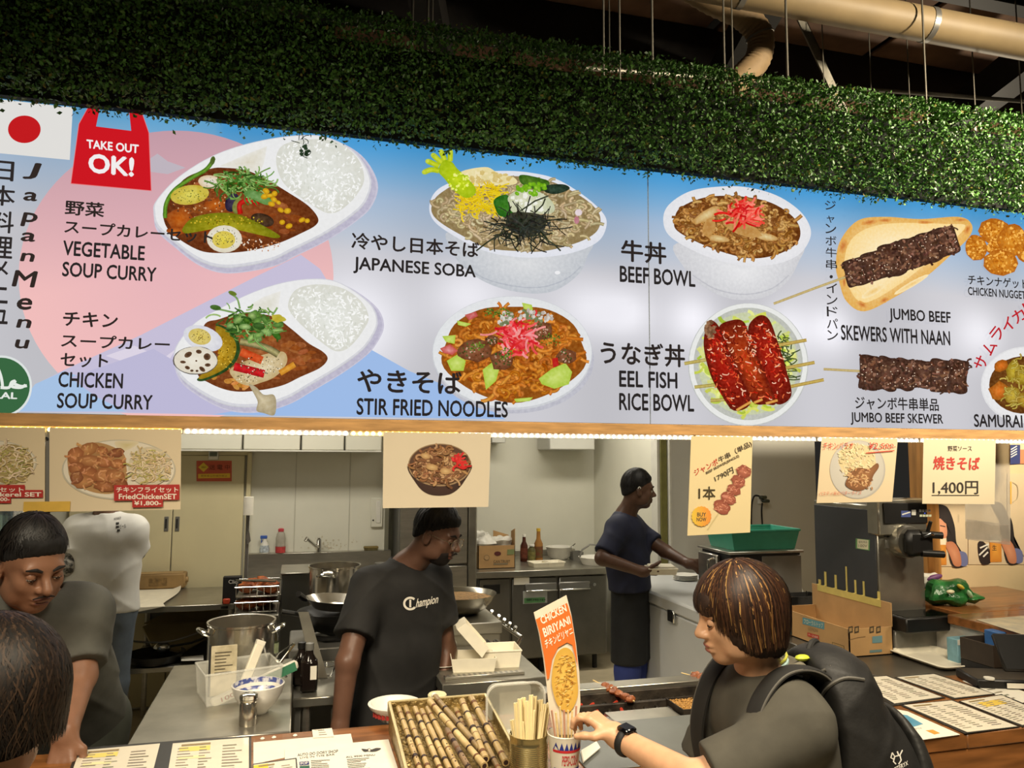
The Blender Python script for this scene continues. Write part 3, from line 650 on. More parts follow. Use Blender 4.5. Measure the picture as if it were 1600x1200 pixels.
for q in ([(180, 235), (120, 225), (65, 245)], [(180, 200), (140, 180), (92, 160)], [(200, 170), (165, 140), (135, 112)], [(225, 150), (210, 115), (196, 84)], [(265, 160), (268, 115), (268, 82)]): D.stroke(catmull(q, 3), 42, (206, 218, 52), (166, 186, 26)); D.ell(q[-1][0], q[-1][1], 20, 19, (214, 222, 80), (180, 200, 40), n=10)
speck(D, 330, 320, 90, 70, 50, [(222, 236, 70), (180, 204, 20), (236, 240, 130)], 6, 14, R)
D.build('japanese_soba_print', m_food, sign)

D = T(670, 450, 0.175, layer=FL)
D.ell(760, 640, 715, 480, (192, 192, 202), n=50); D.ell(745, 580, 715, 508, (206, 208, 212), n=50); D.ell(745, 572, 708, 496, (236, 236, 236), (226, 228, 230), n=50)
ip = [(760 + 640 * math.cos(t) * (1 + 0.03 * math.sin(7 * t)), 580 + 430 * math.sin(t) * (1 + 0.04 * math.sin(5 * t))) for t in [i * math.pi / 30 for i in range(60)]]
D.poly(ip, (110, 56, 18), (150, 86, 26))
for i in range(440): x, y = inside(ip, R, 0.89); c = jit(R.choice([(226, 148, 56), (208, 124, 40), (184, 102, 32)]), 18, R); D.curl(x, y, R.uniform(80, 170), R.uniform(26, 36), c, mixc(c, (110, 56, 12), 0.5), bend=2.6, R=R)
for q in ([(160, 650), (260, 590), (330, 650), (310, 740), (200, 740)], [(480, 730), (570, 660), (630, 720), (600, 830), (510, 910)], [(980, 810), (1100, 720), (1220, 670), (1280, 750), (1250, 860), (1120, 900), (1010, 860)], [(250, 290), (380, 320), (330, 345), (260, 330)], [(120, 430), (240, 420), (230, 500), (150, 480)], [(760, 990), (930, 975), (900, 1010), (780, 1020)], [(830, 130), (920, 150), (930, 200), (850, 190)]): D.poly(q, (206, 222, 120), (176, 202, 76))
for (x, y, rx, ry) in ((400, 560, 150, 100), (650, 640, 110, 90), (1230, 610, 95, 70), (1000, 380, 110, 90), (560, 470, 60, 50)):
    D.ell(x, y, rx, ry, (150, 96, 66), (110, 66, 40), R.uniform(-20, 20), 14, 0.15, R); speck(D, x, y, rx * 0.85, ry * 0.8, 30, [(196, 160, 136), (80, 60, 30), (70, 90, 40)], 5, 12, R)
D.poly([(100, 540), (190, 500), (260, 560), (210, 600), (130, 580)], (224, 150, 150), (196, 80, 70)); D.poly([(320, 240), (420, 210), (440, 250), (360, 290)], (214, 130, 130), (190, 80, 70)); D.poly([(1100, 630), (1150, 620), (1160, 690), (1110, 710)], (190, 40, 36))
for i in range(120): a = R.uniform(0, 6.28); t = R.random(); D.curl(780 + 190 * t * math.cos(a), 430 + 180 * t * math.sin(a), R.uniform(80, 170), R.uniform(14, 24), jit(R.choice([(224, 50, 54), (236, 90, 90), (206, 36, 44), (240, 150, 150)]), 12, R), bend=0.9, R=R)
for (x, y, rx, ry) in ((860, 240, 90, 50), (1010, 260, 90, 50), (700, 250, 60, 40), (670, 300, 40, 30)): speck(D, x, y, rx, ry, 26, [(214, 208, 200), (190, 180, 170), (120, 130, 90)], 10, 24, R)
for (x, y, rx, ry) in ((660, 220, 60, 40), (560, 220, 70, 40), (1090, 460, 90, 60), (690, 590, 60, 60), (420, 520, 80, 40)): speck(D, x, y, rx, ry, 34, [(90, 120, 40), (60, 90, 30), (120, 140, 50)], 5, 11, R)
D.build('stir_fried_noodles_print', m_food, sign)

D = T(800, 270, 0.25, layer=FL)
D.smooth([(1030, 440), (1080, 600), (1180, 700), (1320, 775), (1450, 795), (1600, 770), (1720, 680), (1790, 560), (1810, 450), (1500, 480)], (232, 232, 234), (208, 208, 212)); D.stroke(catmull([(1130, 640), (1270, 725), (1450, 760), (1620, 725), (1730, 640)], 5), 8, (196, 196, 202))
D.smooth([(945, 290), (980, 200), (1100, 120), (1250, 90), (1450, 88), (1650, 140), (1800, 240), (1866, 350), (1850, 440), (1780, 520), (1650, 570), (1480, 582), (1300, 550), (1120, 480), (980, 390)], (248, 248, 248), (228, 228, 232))
inn = [(1015, 300), (1050, 220), (1200, 155), (1400, 145), (1600, 180), (1740, 260), (1800, 350), (1780, 440), (1660, 510), (1500, 535), (1330, 500), (1150, 430), (1030, 360)]
D.smooth(inn, (138, 84, 34), (104, 58, 22)); ip = catmull(inn, 6, True)
for i in range(480):
    x, y = inside(ip, R, 0.95); c = jit(R.choice([(206, 152, 80), (180, 124, 62), (222, 176, 106), (150, 98, 46)]), 14, R); D.curl(x, y, R.uniform(40, 80), R.uniform(14, 24), c, mixc(c, (90, 50, 16), 0.6), bend=2.6, R=R)
for (x, y, rx, ry, an) in ((1215, 265, 95, 32, -30), (1290, 410, 70, 22, 8), (1590, 400, 70, 24, 10), (1440, 350, 130, 40, 20), (1230, 340, 40, 60, 20)): D.ell(x, y, rx, ry, (226, 206, 152) if ry < 34 else (186, 136, 76), (196, 150, 86), an, 14, 0.1, R)
for i in range(90): a = R.uniform(0, 6.28); t = R.random(); D.curl(1440 + 120 * t * math.cos(a), 255 + 65 * t * math.sin(a), R.uniform(50, 110), R.uniform(9, 15), jit(R.choice([(226, 44, 36), (240, 90, 76), (206, 30, 30), (244, 130, 110)]), 10, R), bend=0.8, R=R)
D.build('beef_bowl_print', m_food, sign)

D = T(900, 460, 0.2625, layer=FL)
D.ell(1025, 418, 358, 366, (196, 198, 196), n=50); D.ell(1025, 416, 352, 362, (232, 233, 230), n=50); D.ell(1025, 414, 325, 335, (206, 208, 196), (190, 192, 184), n=50); D.ell(1025, 412, 298, 306, (222, 226, 200), (200, 206, 170), n=40)
for i in range(150):
    a = R.uniform(0, 6.28); t = R.uniform(0.55, 0.98); D.curl(1025 + 280 * t * math.cos(a), 412 + 285 * t * math.sin(a), R.uniform(50, 110), R.uniform(12, 26), jit(R.choice([(206, 214, 96), (176, 196, 70), (222, 226, 140)]), 14, R), bend=2, R=R)
for i in range(60): a = R.uniform(-0.7, 0.7); t = R.uniform(0.6, 0.95); D.curl(1025 + 290 * t * math.cos(a), 400 + 260 * t * math.sin(a), R.uniform(40, 80), 7, (70, 84, 44), bend=0.7, R=R)
for q in ([(645, 412), (800, 385)], [(705, 552), (860, 535)], [(800, 632), (910, 625)]): D.stroke(q, 20, (200, 184, 104), (160, 140, 70))
for q in ([(1190, 305), (1372, 272)], [(1240, 440), (1420, 405)], [(1270, 550), (1475, 508)]): D.stroke(q, 20, (206, 180, 100), (166, 138, 66))
for j, q in enumerate(([(1030, 180), (1090, 125), (1150, 150), (1200, 280), (1250, 440), (1282, 600), (1200, 655), (1130, 560), (1070, 380), (1030, 260)], [(850, 200), (920, 155), (1000, 165), (1050, 300), (1120, 460), (1190, 640), (1130, 655), (1050, 640), (980, 500), (900, 330)], [(760, 310), (775, 190), (800, 152), (850, 190), (900, 310), (960, 450), (1040, 640), (940, 692), (860, 590), (800, 480)])):
    D.smooth(q, (176, 36, 22) if j != 1 else (190, 70, 26), (104, 28, 16)); pts = catmull(q, 5, True)
    ax = (q[len(q) // 2 + 1][0] - q[1][0], q[len(q) // 2 + 1][1] - q[1][1]); an = math.atan2(ax[1], ax[0])
    for i in range(110): x, y = inside(pts, R, 0.9); D.curl(x, y, R.uniform(18, 44), R.uniform(4, 8), jit(R.choice([(232, 120, 70), (214, 70, 40), (240, 190, 160), (110, 24, 14), (196, 40, 24)]), 10, R), a=an + R.uniform(-0.9, 0.9), R=R, n=3)
    D.stroke([(q[-2][0] - 5, q[-2][1] - 10), (q[-1][0] + 40, q[-1][1])], 1, (120, 30, 16))
speck(D, 800, 210, 30, 50, 60, [(120, 84, 60), (150, 110, 80)], 6, 14, R)
for q in ([(955, 690), (1040, 640)], [(1060, 645), (1110, 625)], [(1130, 650), (1200, 630)]): D.stroke(q, 16, (226, 176, 90), (196, 120, 50))
D.build('eel_rice_bowl_print', m_food, sign)

def skewer(D, a, b, n, w, R, stick):
    D.stroke(stick, 11, (206, 186, 130), (176, 154, 100)); dx, dy = b[0] - a[0], b[1] - a[1]; l = math.hypot(dx, dy); ux, uy = dx / l, dy / l; an = math.degrees(math.atan2(uy, ux))
    for i in range(n):
        cx, cy_ = a[0] + dx * (i + 0.5) / n, a[1] + dy * (i + 0.5) / n; hw = l / n * 0.56; hh = w * R.uniform(0.85, 1.08)
        pts = []
        for (u, v) in ((-1, -.9), (-.4, -1.02), (.3, -.95), (1, -.9), (1.05, -.3), (.95, .3), (1.02, .9), (.3, 1.02), (-.4, .95), (-1, .92), (-1.05, .3), (-.95, -.3)):
            u *= hw * R.uniform(.9, 1.08); v *= hh * R.uniform(.95, 1.06); pts.append((cx + ux * u - uy * v, cy_ + uy * u + ux * v))
        D.smooth(pts, (104, 70, 54), (66, 44, 34), 3)
        for j in range(46):
            u, v = R.uniform(-.9, .9) * hw, R.uniform(-.9, .9) * hh; D.curl(cx + ux * u - uy * v, cy_ + uy * u + ux * v, R.uniform(10, 34), R.uniform(5, 12), jit(R.choice([(124, 86, 66), (90, 58, 44), (140, 100, 78), (70, 46, 36)]), 12, R), R=R, n=3)
    for j in range(70): t = R.random(); v = R.uniform(-.8, .8) * w; x, y = a[0] + dx * t - uy * v, a[1] + dy * t + ux * v; D.ell(x, y, 3, 3, (226, 200, 176), n=4)
D = T(1200, 280, 0.35, layer=FL)
D.smooth([(303, 390), (320, 280), (400, 185), (520, 168), (680, 178), (850, 168), (908, 200), (900, 255), (820, 335), (700, 440), (560, 530), (430, 590), (350, 545), (318, 460)], (252, 230, 176), (226, 176, 92))
D.smooth([(340, 380), (380, 260), (520, 200), (800, 200), (880, 215), (760, 330), (600, 460), (440, 550), (370, 500)], (252, 240, 208), (246, 216, 150))
for (x, y, rx, ry, an) in ((450, 192, 40, 14, -10), (520, 184, 30, 10, 0), (335, 300, 18, 36, 20), (890, 225, 14, 30, 30), (700, 192, 40, 8, 0), (420, 560, 30, 14, 20), (520, 540, 26, 12, -30), (340, 460, 10, 30, 0), (860, 182, 30, 8, 0)): D.ell(x, y, rx, ry, (196, 110, 50), (232, 180, 100), an, 12, 0.2, R)
for (x, y, rx, ry) in ((640, 470, 90, 12), (560, 350, 120, 14), (470, 500, 60, 16)): D.ell(x, y, rx, ry, (238, 200, 126), (248, 228, 180), -30, 12)
skewer(D, (350, 430), (840, 262), 6, 72, R, [(25, 556), (200, 490), (370, 428)])
skewer(D, (412, 862), (888, 882), 6, 72, R, [(248, 848), (430, 858)])
D.build('beef_skewers_print', m_food, sign)
D = T(1420, 330, 0.3, layer=FL)
for (x, y, rx, ry) in ((620, 190, 70, 80), (450, 108, 88, 68), (352, 190, 58, 68), (440, 190, 40, 30), (540, 155, 78, 86), (480, 268, 92, 66)):
    D.ell(x, y, rx, ry, (220, 150, 50), (176, 100, 26), R.uniform(-20, 20), 18, 0.06, R); speck(D, x, y, rx * 0.9, ry * 0.9, 110, [(240, 180, 84), (206, 130, 36), (180, 104, 24)], 4, 10, R)
D.build('chicken_nuggets_print', m_food, sign); D = T(1420, 330, 0.3, layer=FL)
D.ell(610, 905, 235, 200, (222, 222, 224), n=40); D.ell(610, 903, 228, 192, (240, 240, 240), (230, 230, 232), n=40); D.ell(600, 905, 182, 150, (130, 84, 34), (100, 60, 24), n=30)
for (x, y, rx, ry, c) in ((480, 805, 40, 32, (222, 120, 40)), (470, 935, 55, 45, (226, 126, 46)), (545, 830, 40, 60, (200, 176, 60)), (540, 960, 50, 50, (206, 180, 70)), (590, 860, 40, 50, (190, 166, 56)), (600, 980, 40, 40, (196, 160, 60))):
    D.ell(x, y, rx, ry, c, mixc(c, (90, 60, 10), 0.5), R.uniform(-30, 30), 10, 0.15, R)
    if c[1] > 150:
        for j in range(14): D.curl(x + R.uniform(-rx, rx), y + R.uniform(-ry, ry), 40, 9, jit((206, 186, 90), 20, R), (120, 96, 20), R=R)
D.build('samurai_curry_print', m_food, sign)
for i, q in enumerate(lettering.v): lettering.v[i] = (q[0], q[1] - 0.013, q[2])
lettering.build('lettering', m_sign, sign)

# ------------------------------------------------------------------ wooden batten under the sign with LED strips
bat = struct(MB().box((-1.3, S - 0.022, SZ0 - 0.046), (3.9, 3.13, SZ0 - 0.002), 0.002).build('trim_9', mwood))
m_ch = M('white_led_channel', 'd9d4c8', 0.4, var=0.03)
m_ledw = M('white_led', 'ffffff', 0.3, emit='fffaf0', estr=10.0); m_ledy = M('warm_led', 'ffffff', 0.3, emit='ffdf86', estr=10.0)
segs = [(-40, 286, m_ledy, 'warm yellow LED strip above the fried chicken poster', 10.6), (288, 545, m_ledw, 'white LED strip between the fried chicken and bowl posters', 10.4), (547, 716, m_ledy, 'warm LED strip above the brown bowl poster', 9.6), (718, 1082, m_ledw, 'white LED strip above the man in navy', 9.0), (1084, 1272, m_ledw, 'white LED strip above the beef skewer poster', 8.4), (1274, 1432, m_ledw, 'white LED strip above the handwritten rice poster', 7.6), (1434, 1640, m_ledw, 'white LED strip above the 1,400 yen poster', 7.0)]
zl = SZ0 - 0.058
for (p0, p1, mm, lab, stp) in segs:
    xa_, xb_ = at(p0, 672, Y=S).x, at(p1, 672, Y=S).x
    t = thing('led_strip', lab, 'LED strip', ((xa_ + xb_) / 2, S - 0.01, zl), 'LED strips under the sign')
    MB().box((xa_, S - 0.012, zl - 0.008), (xb_, S + 0.004, SZ0 - 0.046), 0.001).build('channel', m_ch, t)
    n = int((p1 - p0) / stp); me = None
    for i in range(n):
        X = xa_ + (xb_ - xa_) * (i + 0.5) / n
        if X < -1.02 or X > 3.5: continue
        if me is None:
            o = MB(); o.ball((0, 0, 0), (0.0072, 0.006, 0.0072), 6); ob = o.build('led', mm, t); me = ob.data
            for v in me.vertices: v.co += Vector(WL[t.name])
        else:
            ob = bpy.data.objects.new('led', me); COL.objects.link(ob); ob.parent = t
        ob.location = Vector((X, S - 0.013, zl + 0.002)) - Vector(WL[t.name])
# ------------------------------------------------------------------ shared materials
m_ss = M('brushed_steel', 'b9b5aa', 0.33, 0.9, var=0.08, scale=8, stretch=(1, 1, 6), bump=0.02)
m_ss2 = M('worn_steel_top', 'a7a397', 0.3, 0.85, var=0.14, scale=7, bump=0.02)
m_ssd = M('dull_grey_steel', '8c8a84', 0.45, 0.7, var=0.1, scale=6)
m_pot = M('polished_pot', 'cfc9bd', 0.2, 0.95, var=0.06, scale=10)
m_chrome = M('chrome', 'dcdcd8', 0.12, 1.0, var=0.02)
m_blk = M('black_plastic', '161514', 0.4, var=0.15)
m_mblk = M('matt_black', '1c1b1a', 0.65, var=0.2)
m_white = M('white_plastic', 'dedbd0', 0.45, var=0.04)
m_foam = M('cream_foam', 'e9e2cd', 0.6, var=0.04, bump=0.02)
m_paper = M('white_paper', 'e6e1d2', 0.7, var=0.03)
m_card = M('brown_cardboard', 'b58f5e', 0.75, var=0.08, scale=9, bump=0.03)
m_ink = M('print_ink', 'ffffff', 0.6, attr=True)
m_cnt = M('varnished_counter_wood', '8c5a30', 0.3, var=0.3, scale=3.5, stretch=(1.2, 9, 9), bump=0.03, coat=0.3)
m_glass = M('clear_glass', 'ffffff', 0.05, trans=1.0, ior=1.3, var=0.0)
m_pp = M('milky_plastic', 'eeeee6', 0.25, alpha=0.28, trans=0.0, var=0.03, ior=1.05)
m_wood = M('light_wood_stick', 'dcc288', 0.6, var=0.12, scale=12, stretch=(1, 1, 8))
m_cream2 = M('cream_door_paint', 'd2c7a0', 0.45, var=0.04, scale=3)

# ------------------------------------------------------------------ service counter
cf, cb = 1.97, 2.495
ctr = thing('service_counter', 'long varnished wooden counter that customers stand at', 'counter', (0.8, 2.2, 0))
GX0 = at(870, 1090, Z=CT).x - 0.06; GX1 = 1.98; GY0 = 2.335
MB().box((-1.6, cf, CT - 0.045), (GX0 - .008, cb, CT), 0.004).build('counter_top', m_cnt, ctr); MB().box((GX0 - .008, cf, CT - 0.045), (GX1 + .008, GY0 - .004, CT), 0.004).build('counter_top', m_cnt, ctr); MB().box((GX1 + .008, cf, CT - 0.045), (3.05, cb, CT), 0.004).build('counter_top', m_cnt, ctr)
MB().box((-1.6, cf + 0.005, CT - 0.13), (3.05, cf + 0.03, CT - 0.046), 0.003).build('apron_board', m_cnt, ctr)
MB().box((-1.6, cf + 0.06, 0), (3.05, cf + 0.08, CT - 0.046), 0.002).build('front_panel', M('blue_grey_panel', '7f8a90', 0.6), ctr)
gp = MB().box((at(868, 1150, Z=CT).x, cf + 0.02, CT), (1.78, GY0 - 0.006, CT + 0.004), 0.001).build('steel_cover_sheet', M('slate_grey_sheet', '6f726f', 0.42, 0.35, var=0.08, scale=5))
tag(gp, 'flat slate grey sheet lying on the counter in front of the grill', 'sheet')

# ------------------------------------------------------------------ hanging menu posters (all in the plane of the sign)
YP = S - 0.02
def pmap(yy=YP):
    def f(x, y, d):
        p = at(x, y, Y=yy - 0.0012 - d); return (p.x, p.y, p.z)
    return f
def poster(label, q, col, yy=YP):
    """q: corners tl, tr, br, bl in the photo; returns the thing, a painter"""
    pts = [at(x, y, Y=yy) for x, y in q]; c = sum(pts, Vector()) / 4
    t = thing('menu_poster', label, 'poster', (c.x, c.y, pts[3].z), 'paper posters under the sign')
    pts[0].z = pts[1].z = SZ0 - 0.05
    b = [p + Vector((0, 0.001, 0)) for p in pts]
    MB().add(pts + b, [(0, 1, 2, 3), (7, 6, 5, 4), (0, 4, 5, 1), (1, 5, 6, 2), (2, 6, 7, 3), (3, 7, 4, 0)]).build('sheet', M('poster_' + col, col, 0.6, var=0.02, scale=3), t, smooth=False)
    return t
def lay(P, n): P.n += n; return P
R = random.Random(5)
t = poster('landscape poster with a plate of shredded cabbage and red mackerel price tag', [(-120, 668), (70, 674), (70, 798), (-120, 800)], 'd9c8a6')
D = T(0, 650, 0.25, base=pmap())
D.ell(-60, 290, 290, 140, (196, 190, 170), n=40); D.ell(-60, 288, 280, 132, (222, 214, 194), n=40); D.ell(60, 300, 150, 125, (196, 170, 120), (160, 140, 90), n=24)
for i in range(160): a = R.uniform(0, 6.28); q = R.random() ** .5; D.curl(60 + 145 * q * math.cos(a), 290 + 115 * q * math.sin(a), 60, 8, jit(R.choice([(214, 196, 160), (196, 176, 120), (170, 160, 90), (226, 206, 176)]), 14, R), bend=1.5, R=R)
D.poly([(-100, 430), (155, 430), (155, 485), (-100, 485)], (176, 44, 38)); D.poly([(-100, 462), (268, 462), (268, 510), (-100, 510)], (176, 44, 38)); D.poly([(-100, 505), (68, 505), (68, 545), (-100, 545)], (176, 44, 38))
D.text('バフライセット', -220, 445, 148, 476, (238, 226, 210), 0.03); D.text('Mackerel SET', -110, 476, 258, 504, (238, 226, 210), 0.04); D.text('¥1,800-', -80, 508, 60, 536, (238, 226, 210), 0.04)
D.build('mackerel_set_print', m_ink, t)
t = poster('landscape poster of a fried chicken set with red price tags', [(77, 672), (283, 676), (282, 796), (77, 800)], 'dccbab')
D = T(0, 650, 0.25, base=pmap())
D.ell(742, 336, 356, 188, (190, 184, 166), n=44); D.ell(742, 334, 346, 180, (220, 212, 192), (226, 218, 200), n=44)
D.smooth([(425, 330), (430, 230), (520, 190), (600, 165), (700, 190), (775, 240), (790, 320), (790, 420), (700, 485), (560, 470), (450, 400)], (150, 104, 60), (180, 140, 90)); D.smooth([(720, 160), (860, 160), (840, 190), (760, 220)], (206, 192, 140), (222, 210, 180))
for (x, y, rx, ry, an) in ((540, 215, 80, 42, -18), (470, 250, 50, 60, 30), (640, 215, 36, 26, 20), (725, 230, 54, 30, -10), (560, 280, 80, 34, 5), (650, 285, 50, 34, 10), (735, 300, 50, 30, 0), (480, 330, 60, 44, 20), (550, 370, 70, 54, 10), (650, 370, 60, 50, -20), (720, 380, 60, 50, 20), (520, 410, 70, 40, -10), (655, 440, 70, 34, 8), (750, 430, 50, 40, 0), (480, 385, 40, 40, 0)):
    c = jit(R.choice([(164, 92, 46), (178, 106, 56), (140, 76, 38), (190, 122, 70)]), 10, R); D.ell(x, y, rx, ry, mixc(c, (226, 190, 140), 0.25), mixc(c, (80, 40, 16), 0.35), an, 14, 0.12, R)
    for j in range(8): D.curl(x + R.uniform(-rx, rx) * .7, y + R.uniform(-ry, ry) * .7, 40, 9, jit(mixc(c, (230, 200, 160), 0.3), 18, R), R=R, n=4)
D.ell(935, 315, 132, 122, (206, 196, 170), n=30)
for i in range(170): a = R.uniform(0, 6.28); q = R.random() ** .5; D.curl(925 + 115 * q * math.cos(a), 315 + 100 * q * math.sin(a), 60, 8, jit(R.choice([(214, 196, 160), (200, 178, 130), (182, 172, 100), (226, 206, 176)]), 12, R), bend=1.6, R=R)
D.poly([(712, 432), (1122, 428), (1120, 524), (712, 530)], (176, 46, 42)); D.poly([(826, 524), (1018, 522), (1018, 568), (826, 572)], (176, 46, 42))
D.text('チキンフライセット', 726, 444, 1114, 478, (240, 228, 212), 0.03); D.text('FriedChickenSET', 742, 486, 1104, 520, (240, 228, 212), 0.04); D.text('¥1,800-', 838, 530, 1008, 562, (240, 228, 212), 0.04)
D.build('fried_chicken_print', m_ink, t)
t = poster('blank cream poster with one dark bowl of beef and rice', [(599, 680), (767, 684), (763, 792), (598, 794)], 'd6c9b0')
D = T(350, 650, 0.25, base=pmap())
D.smooth([(1152, 310), (1200, 420), (1260, 480), (1340, 498), (1430, 480), (1500, 410), (1543, 300), (1340, 330)], (70, 46, 36), (54, 34, 28)); D.ell(1348, 306, 197, 134, (150, 124, 92), n=40); D.ell(1348, 304, 190, 126, (84, 58, 42), n=40); D.ell(1350, 318, 172, 108, (120, 84, 54), n=30)
for i in range(230): a = R.uniform(0, 6.28); q = R.random() ** .5; c = jit(R.choice([(176, 130, 90), (150, 104, 66), (196, 156, 112), (124, 84, 54)]), 14, R); D.curl(1350 + 160 * q * math.cos(a), 305 + 105 * q * math.sin(a), R.uniform(40, 80), R.uniform(10, 18), c, mixc(c, (80, 46, 24), 0.5), bend=2, R=R)
for (x, y, rx, ry) in ((1300, 320, 40, 22), (1385, 345, 36, 22), (1260, 250, 30, 20)): D.ell(x, y, rx, ry, (206, 176, 126), (170, 130, 84), 10, 12, .1, R)
for i in range(26): D.curl(1470 + R.uniform(-34, 34), 285 + R.uniform(-40, 36), 44, 12, jit((206, 40, 40), 20, R), R=R)
D.build('beef_bowl_picture', m_ink, t)
t = poster('upright poster of one beef skewer with a BUY NOW badge', [(1080, 690), (1176, 690), (1172, 832), (1074, 837)], 'e3d0a0')
D = T(1000, 660, 0.2, base=pmap())
q = lambda x0, y0, x1, y1, h0, h1: ((x0, y0 - h0), (x1, y1 - h1), (x1 + 6, y1), (x0 + 6, y0))
D.text('ジャンボ', 0, 0, 0, 0, (196, 70, 50), 0.03, quad=((415, 375), (600, 280), (615, 330), (432, 420)))
D.text('牛串（単品)', 0, 0, 0, 0, (70, 60, 44), 0.03, quad=((605, 275), (862, 140), (880, 190), (620, 325)))
D.text('BEEF SKEWER(SINGLE)', 0, 0, 0, 0, (80, 66, 46), 0.04, quad=((512, 388), (770, 250), (778, 275), (520, 412)))
D.text('1790円', 0, 0, 0, 0, (66, 56, 40), 0.03, quad=((576, 425), (722, 345), (735, 395), (590, 465)))
D.text('1本', 456, 500, 590, 604, (70, 60, 36), 0.03)
D.stroke([(528, 838), (612, 712)], 8, (206, 190, 140))
for (x, y, rx, ry) in ((640, 660, 70, 52), (690, 590, 62, 46), (735, 525, 58, 42), (770, 460, 58, 44), (812, 385, 56, 50)):
    D.ell(x, y, rx, ry, (176, 104, 80), (140, 72, 54), 35, 16, 0.1, R)
    for j in range(20): D.curl(x + R.uniform(-rx, rx) * .7, y + R.uniform(-ry, ry) * .7, 26, 7, jit(R.choice([(206, 140, 116), (150, 80, 60), (190, 120, 96)]), 14, R), R=R, n=3)
pts = [(480 + (74 + 5 * (i % 2)) * math.cos(i * math.pi / 18), 734 + (76 + 5 * (i % 2)) * math.sin(i * math.pi / 18)) for i in range(36)]
k = len(D.p.v); D.raw(pts + [(480, 734)], [(36, i, (i + 1) % 36) for i in range(36)], [mixc((228, 196, 70), (232, 140, 60), (p[0] - 400) / 160) for p in pts] + [(230, 170, 66)])
D.text('BUY', 446, 704, 516, 736, (70, 70, 60), 0.04); D.text('NOW', 442, 742, 518, 774, (70, 70, 60), 0.04)
D.build('beef_skewer_print', m_ink, t)
t = poster('poster of a chicken rice plate with red handwriting and price', [(1284, 690), (1403, 690), (1394, 784), (1276, 786)], 'dcc9a6')
D = T(1200, 670, 0.25, base=pmap())
D.ell(560, 255, 174, 184, (176, 172, 164), n=36); D.ell(556, 252, 168, 178, (206, 200, 188), (192, 188, 178), n=36); D.ell(555, 200, 120, 110, (214, 196, 150), n=24, wob=0.08, R=R)
for i in range(150): a = R.uniform(0, 6.28); z = R.random() ** .5; D.curl(555 + 115 * z * math.cos(a), 205 + 115 * z * math.sin(a), 22, 8, jit((222, 206, 164), 18, R), R=R, n=3)
D.smooth([(485, 350), (510, 290), (560, 245), (630, 250), (680, 215), (692, 240), (660, 290), (640, 340), (600, 380), (540, 385)], (160, 110, 66), (120, 76, 40))
for i in range(70): D.curl(R.uniform(510, 650), R.uniform(255, 370), 24, 8, jit(R.choice([(186, 136, 90), (130, 84, 48), (206, 166, 120)]), 12, R), R=R, n=3)
D.text('チキンバラオ', 0, 0, 0, 0, (206, 70, 46), 0.0, shear=0.2, quad=((345, 84), (535, 84), (535, 125), (345, 132))); D.text('¥2,500-', 0, 0, 0, 0, (206, 70, 46), 0.0, shear=0.2, quad=((630, 84), (800, 94), (800, 126), (630, 134))); D.stroke([(612, 152), (790, 136)], 6, (206, 70, 46))
D.text('バスティ米のバターライス', 0, 0, 0, 0, (206, 110, 80), 0.0, shear=0.2, quad=((318, 392), (585, 386), (582, 412), (316, 420)))
D.build('chicken_rice_print', m_ink, t)
t = poster('white price poster for fried noodles at 1,400 yen', [(1443, 688), (1556, 691), (1554, 788), (1441, 787)], 'e2d3b2')
D = T(1200, 670, 0.25, base=pmap())
D.text('野菜ソース', 1124, 106, 1274, 140, (60, 54, 46), 0.01); D.text('焼きそば', 0, 0, 0, 0, (196, 62, 50), 0.04, quad=((1034, 170), (1326, 176), (1322, 262), (1032, 256))); D.text('1,400円', 1030, 326, 1314, 412, (50, 44, 38), 0.012); D.stroke([(1024, 416), (1320, 416)], 5, (60, 54, 46))
D.build('price_print', m_ink, t)
a, b = at(37, 784, Y=YP - 0.004), at(109, 799, Y=YP - 0.004)
tp = MB().box((a.x, YP - 0.004, b.z), (b.x, YP - 0.0028, a.z)).build('paper_tape', M('yellow_masking_tape', 'd9b04a', 0.6, var=0.08), smooth=False); tag(tp, 'strip of yellow tape joining the two fried set posters', 'tape')
a, b = at(72, 676, Y=YP + 0.008), at(75.5, 815, Y=YP + 0.008)
hs = thing('hanging_strap', 'narrow grey metal strap between the fried set posters', 'strap', (a.x, a.y, b.z))
MB().box((a.x, a.y - 0.002, b.z), (b.x + 0.004, a.y + 0.002, SZ0 - 0.05), 0.001).build('strap', m_ssd, hs); MB().cyl((a.x + 0.004, a.y - 0.006, a.z - 0.02), (a.x + 0.004, a.y, a.z - 0.02), 0.006, 8).build('screw', m_chrome, hs)

# ------------------------------------------------------------------ back wall by the sink: doors, cabinet, notices
Y = WLY
def X_(px, yy, py=800): return at(px, py, Y=yy).x
def Z_(px, py, yy): return at(px, py, Y=yy).z
zt = Z_(330, 707, Y)
d1 = struct(thing('door_1', None, None, (X_(270, Y), Y, 0)))
for (p0, p1) in ((110, 270.3), (272, 380)):
    MB().box((X_(p0, Y), Y - 0.035, 0.02), (X_(p1, Y), Y - 0.005, zt - 0.02), 0.004).build('door_leaf', m_cream2, d1)
MB().box((X_(100, Y), Y - 0.04, zt - 0.018), (X_(391, Y), Y, zt + 0.03), 0.004).build('door_frame', m_cream2, d1)
MB().box((X_(384, Y), Y - 0.045, 0), (X_(391, Y), Y, zt), 0.003).build('door_frame', m_cream2, d1)
for px in (262, 279):
    x = X_(px, Y); zc = Z_(px, 818, Y); hd = MB().box((x - 0.014, Y - 0.039, zc - 0.05), (x + 0.014, Y - 0.034, zc + 0.05), 0.002).build('recess_plate', m_ssd, d1)
    MB().box((x - 0.008, Y - 0.0395, zc - 0.03), (x + 0.004, Y - 0.037, zc + 0.035), 0.001).build('pull', m_mblk, hd)
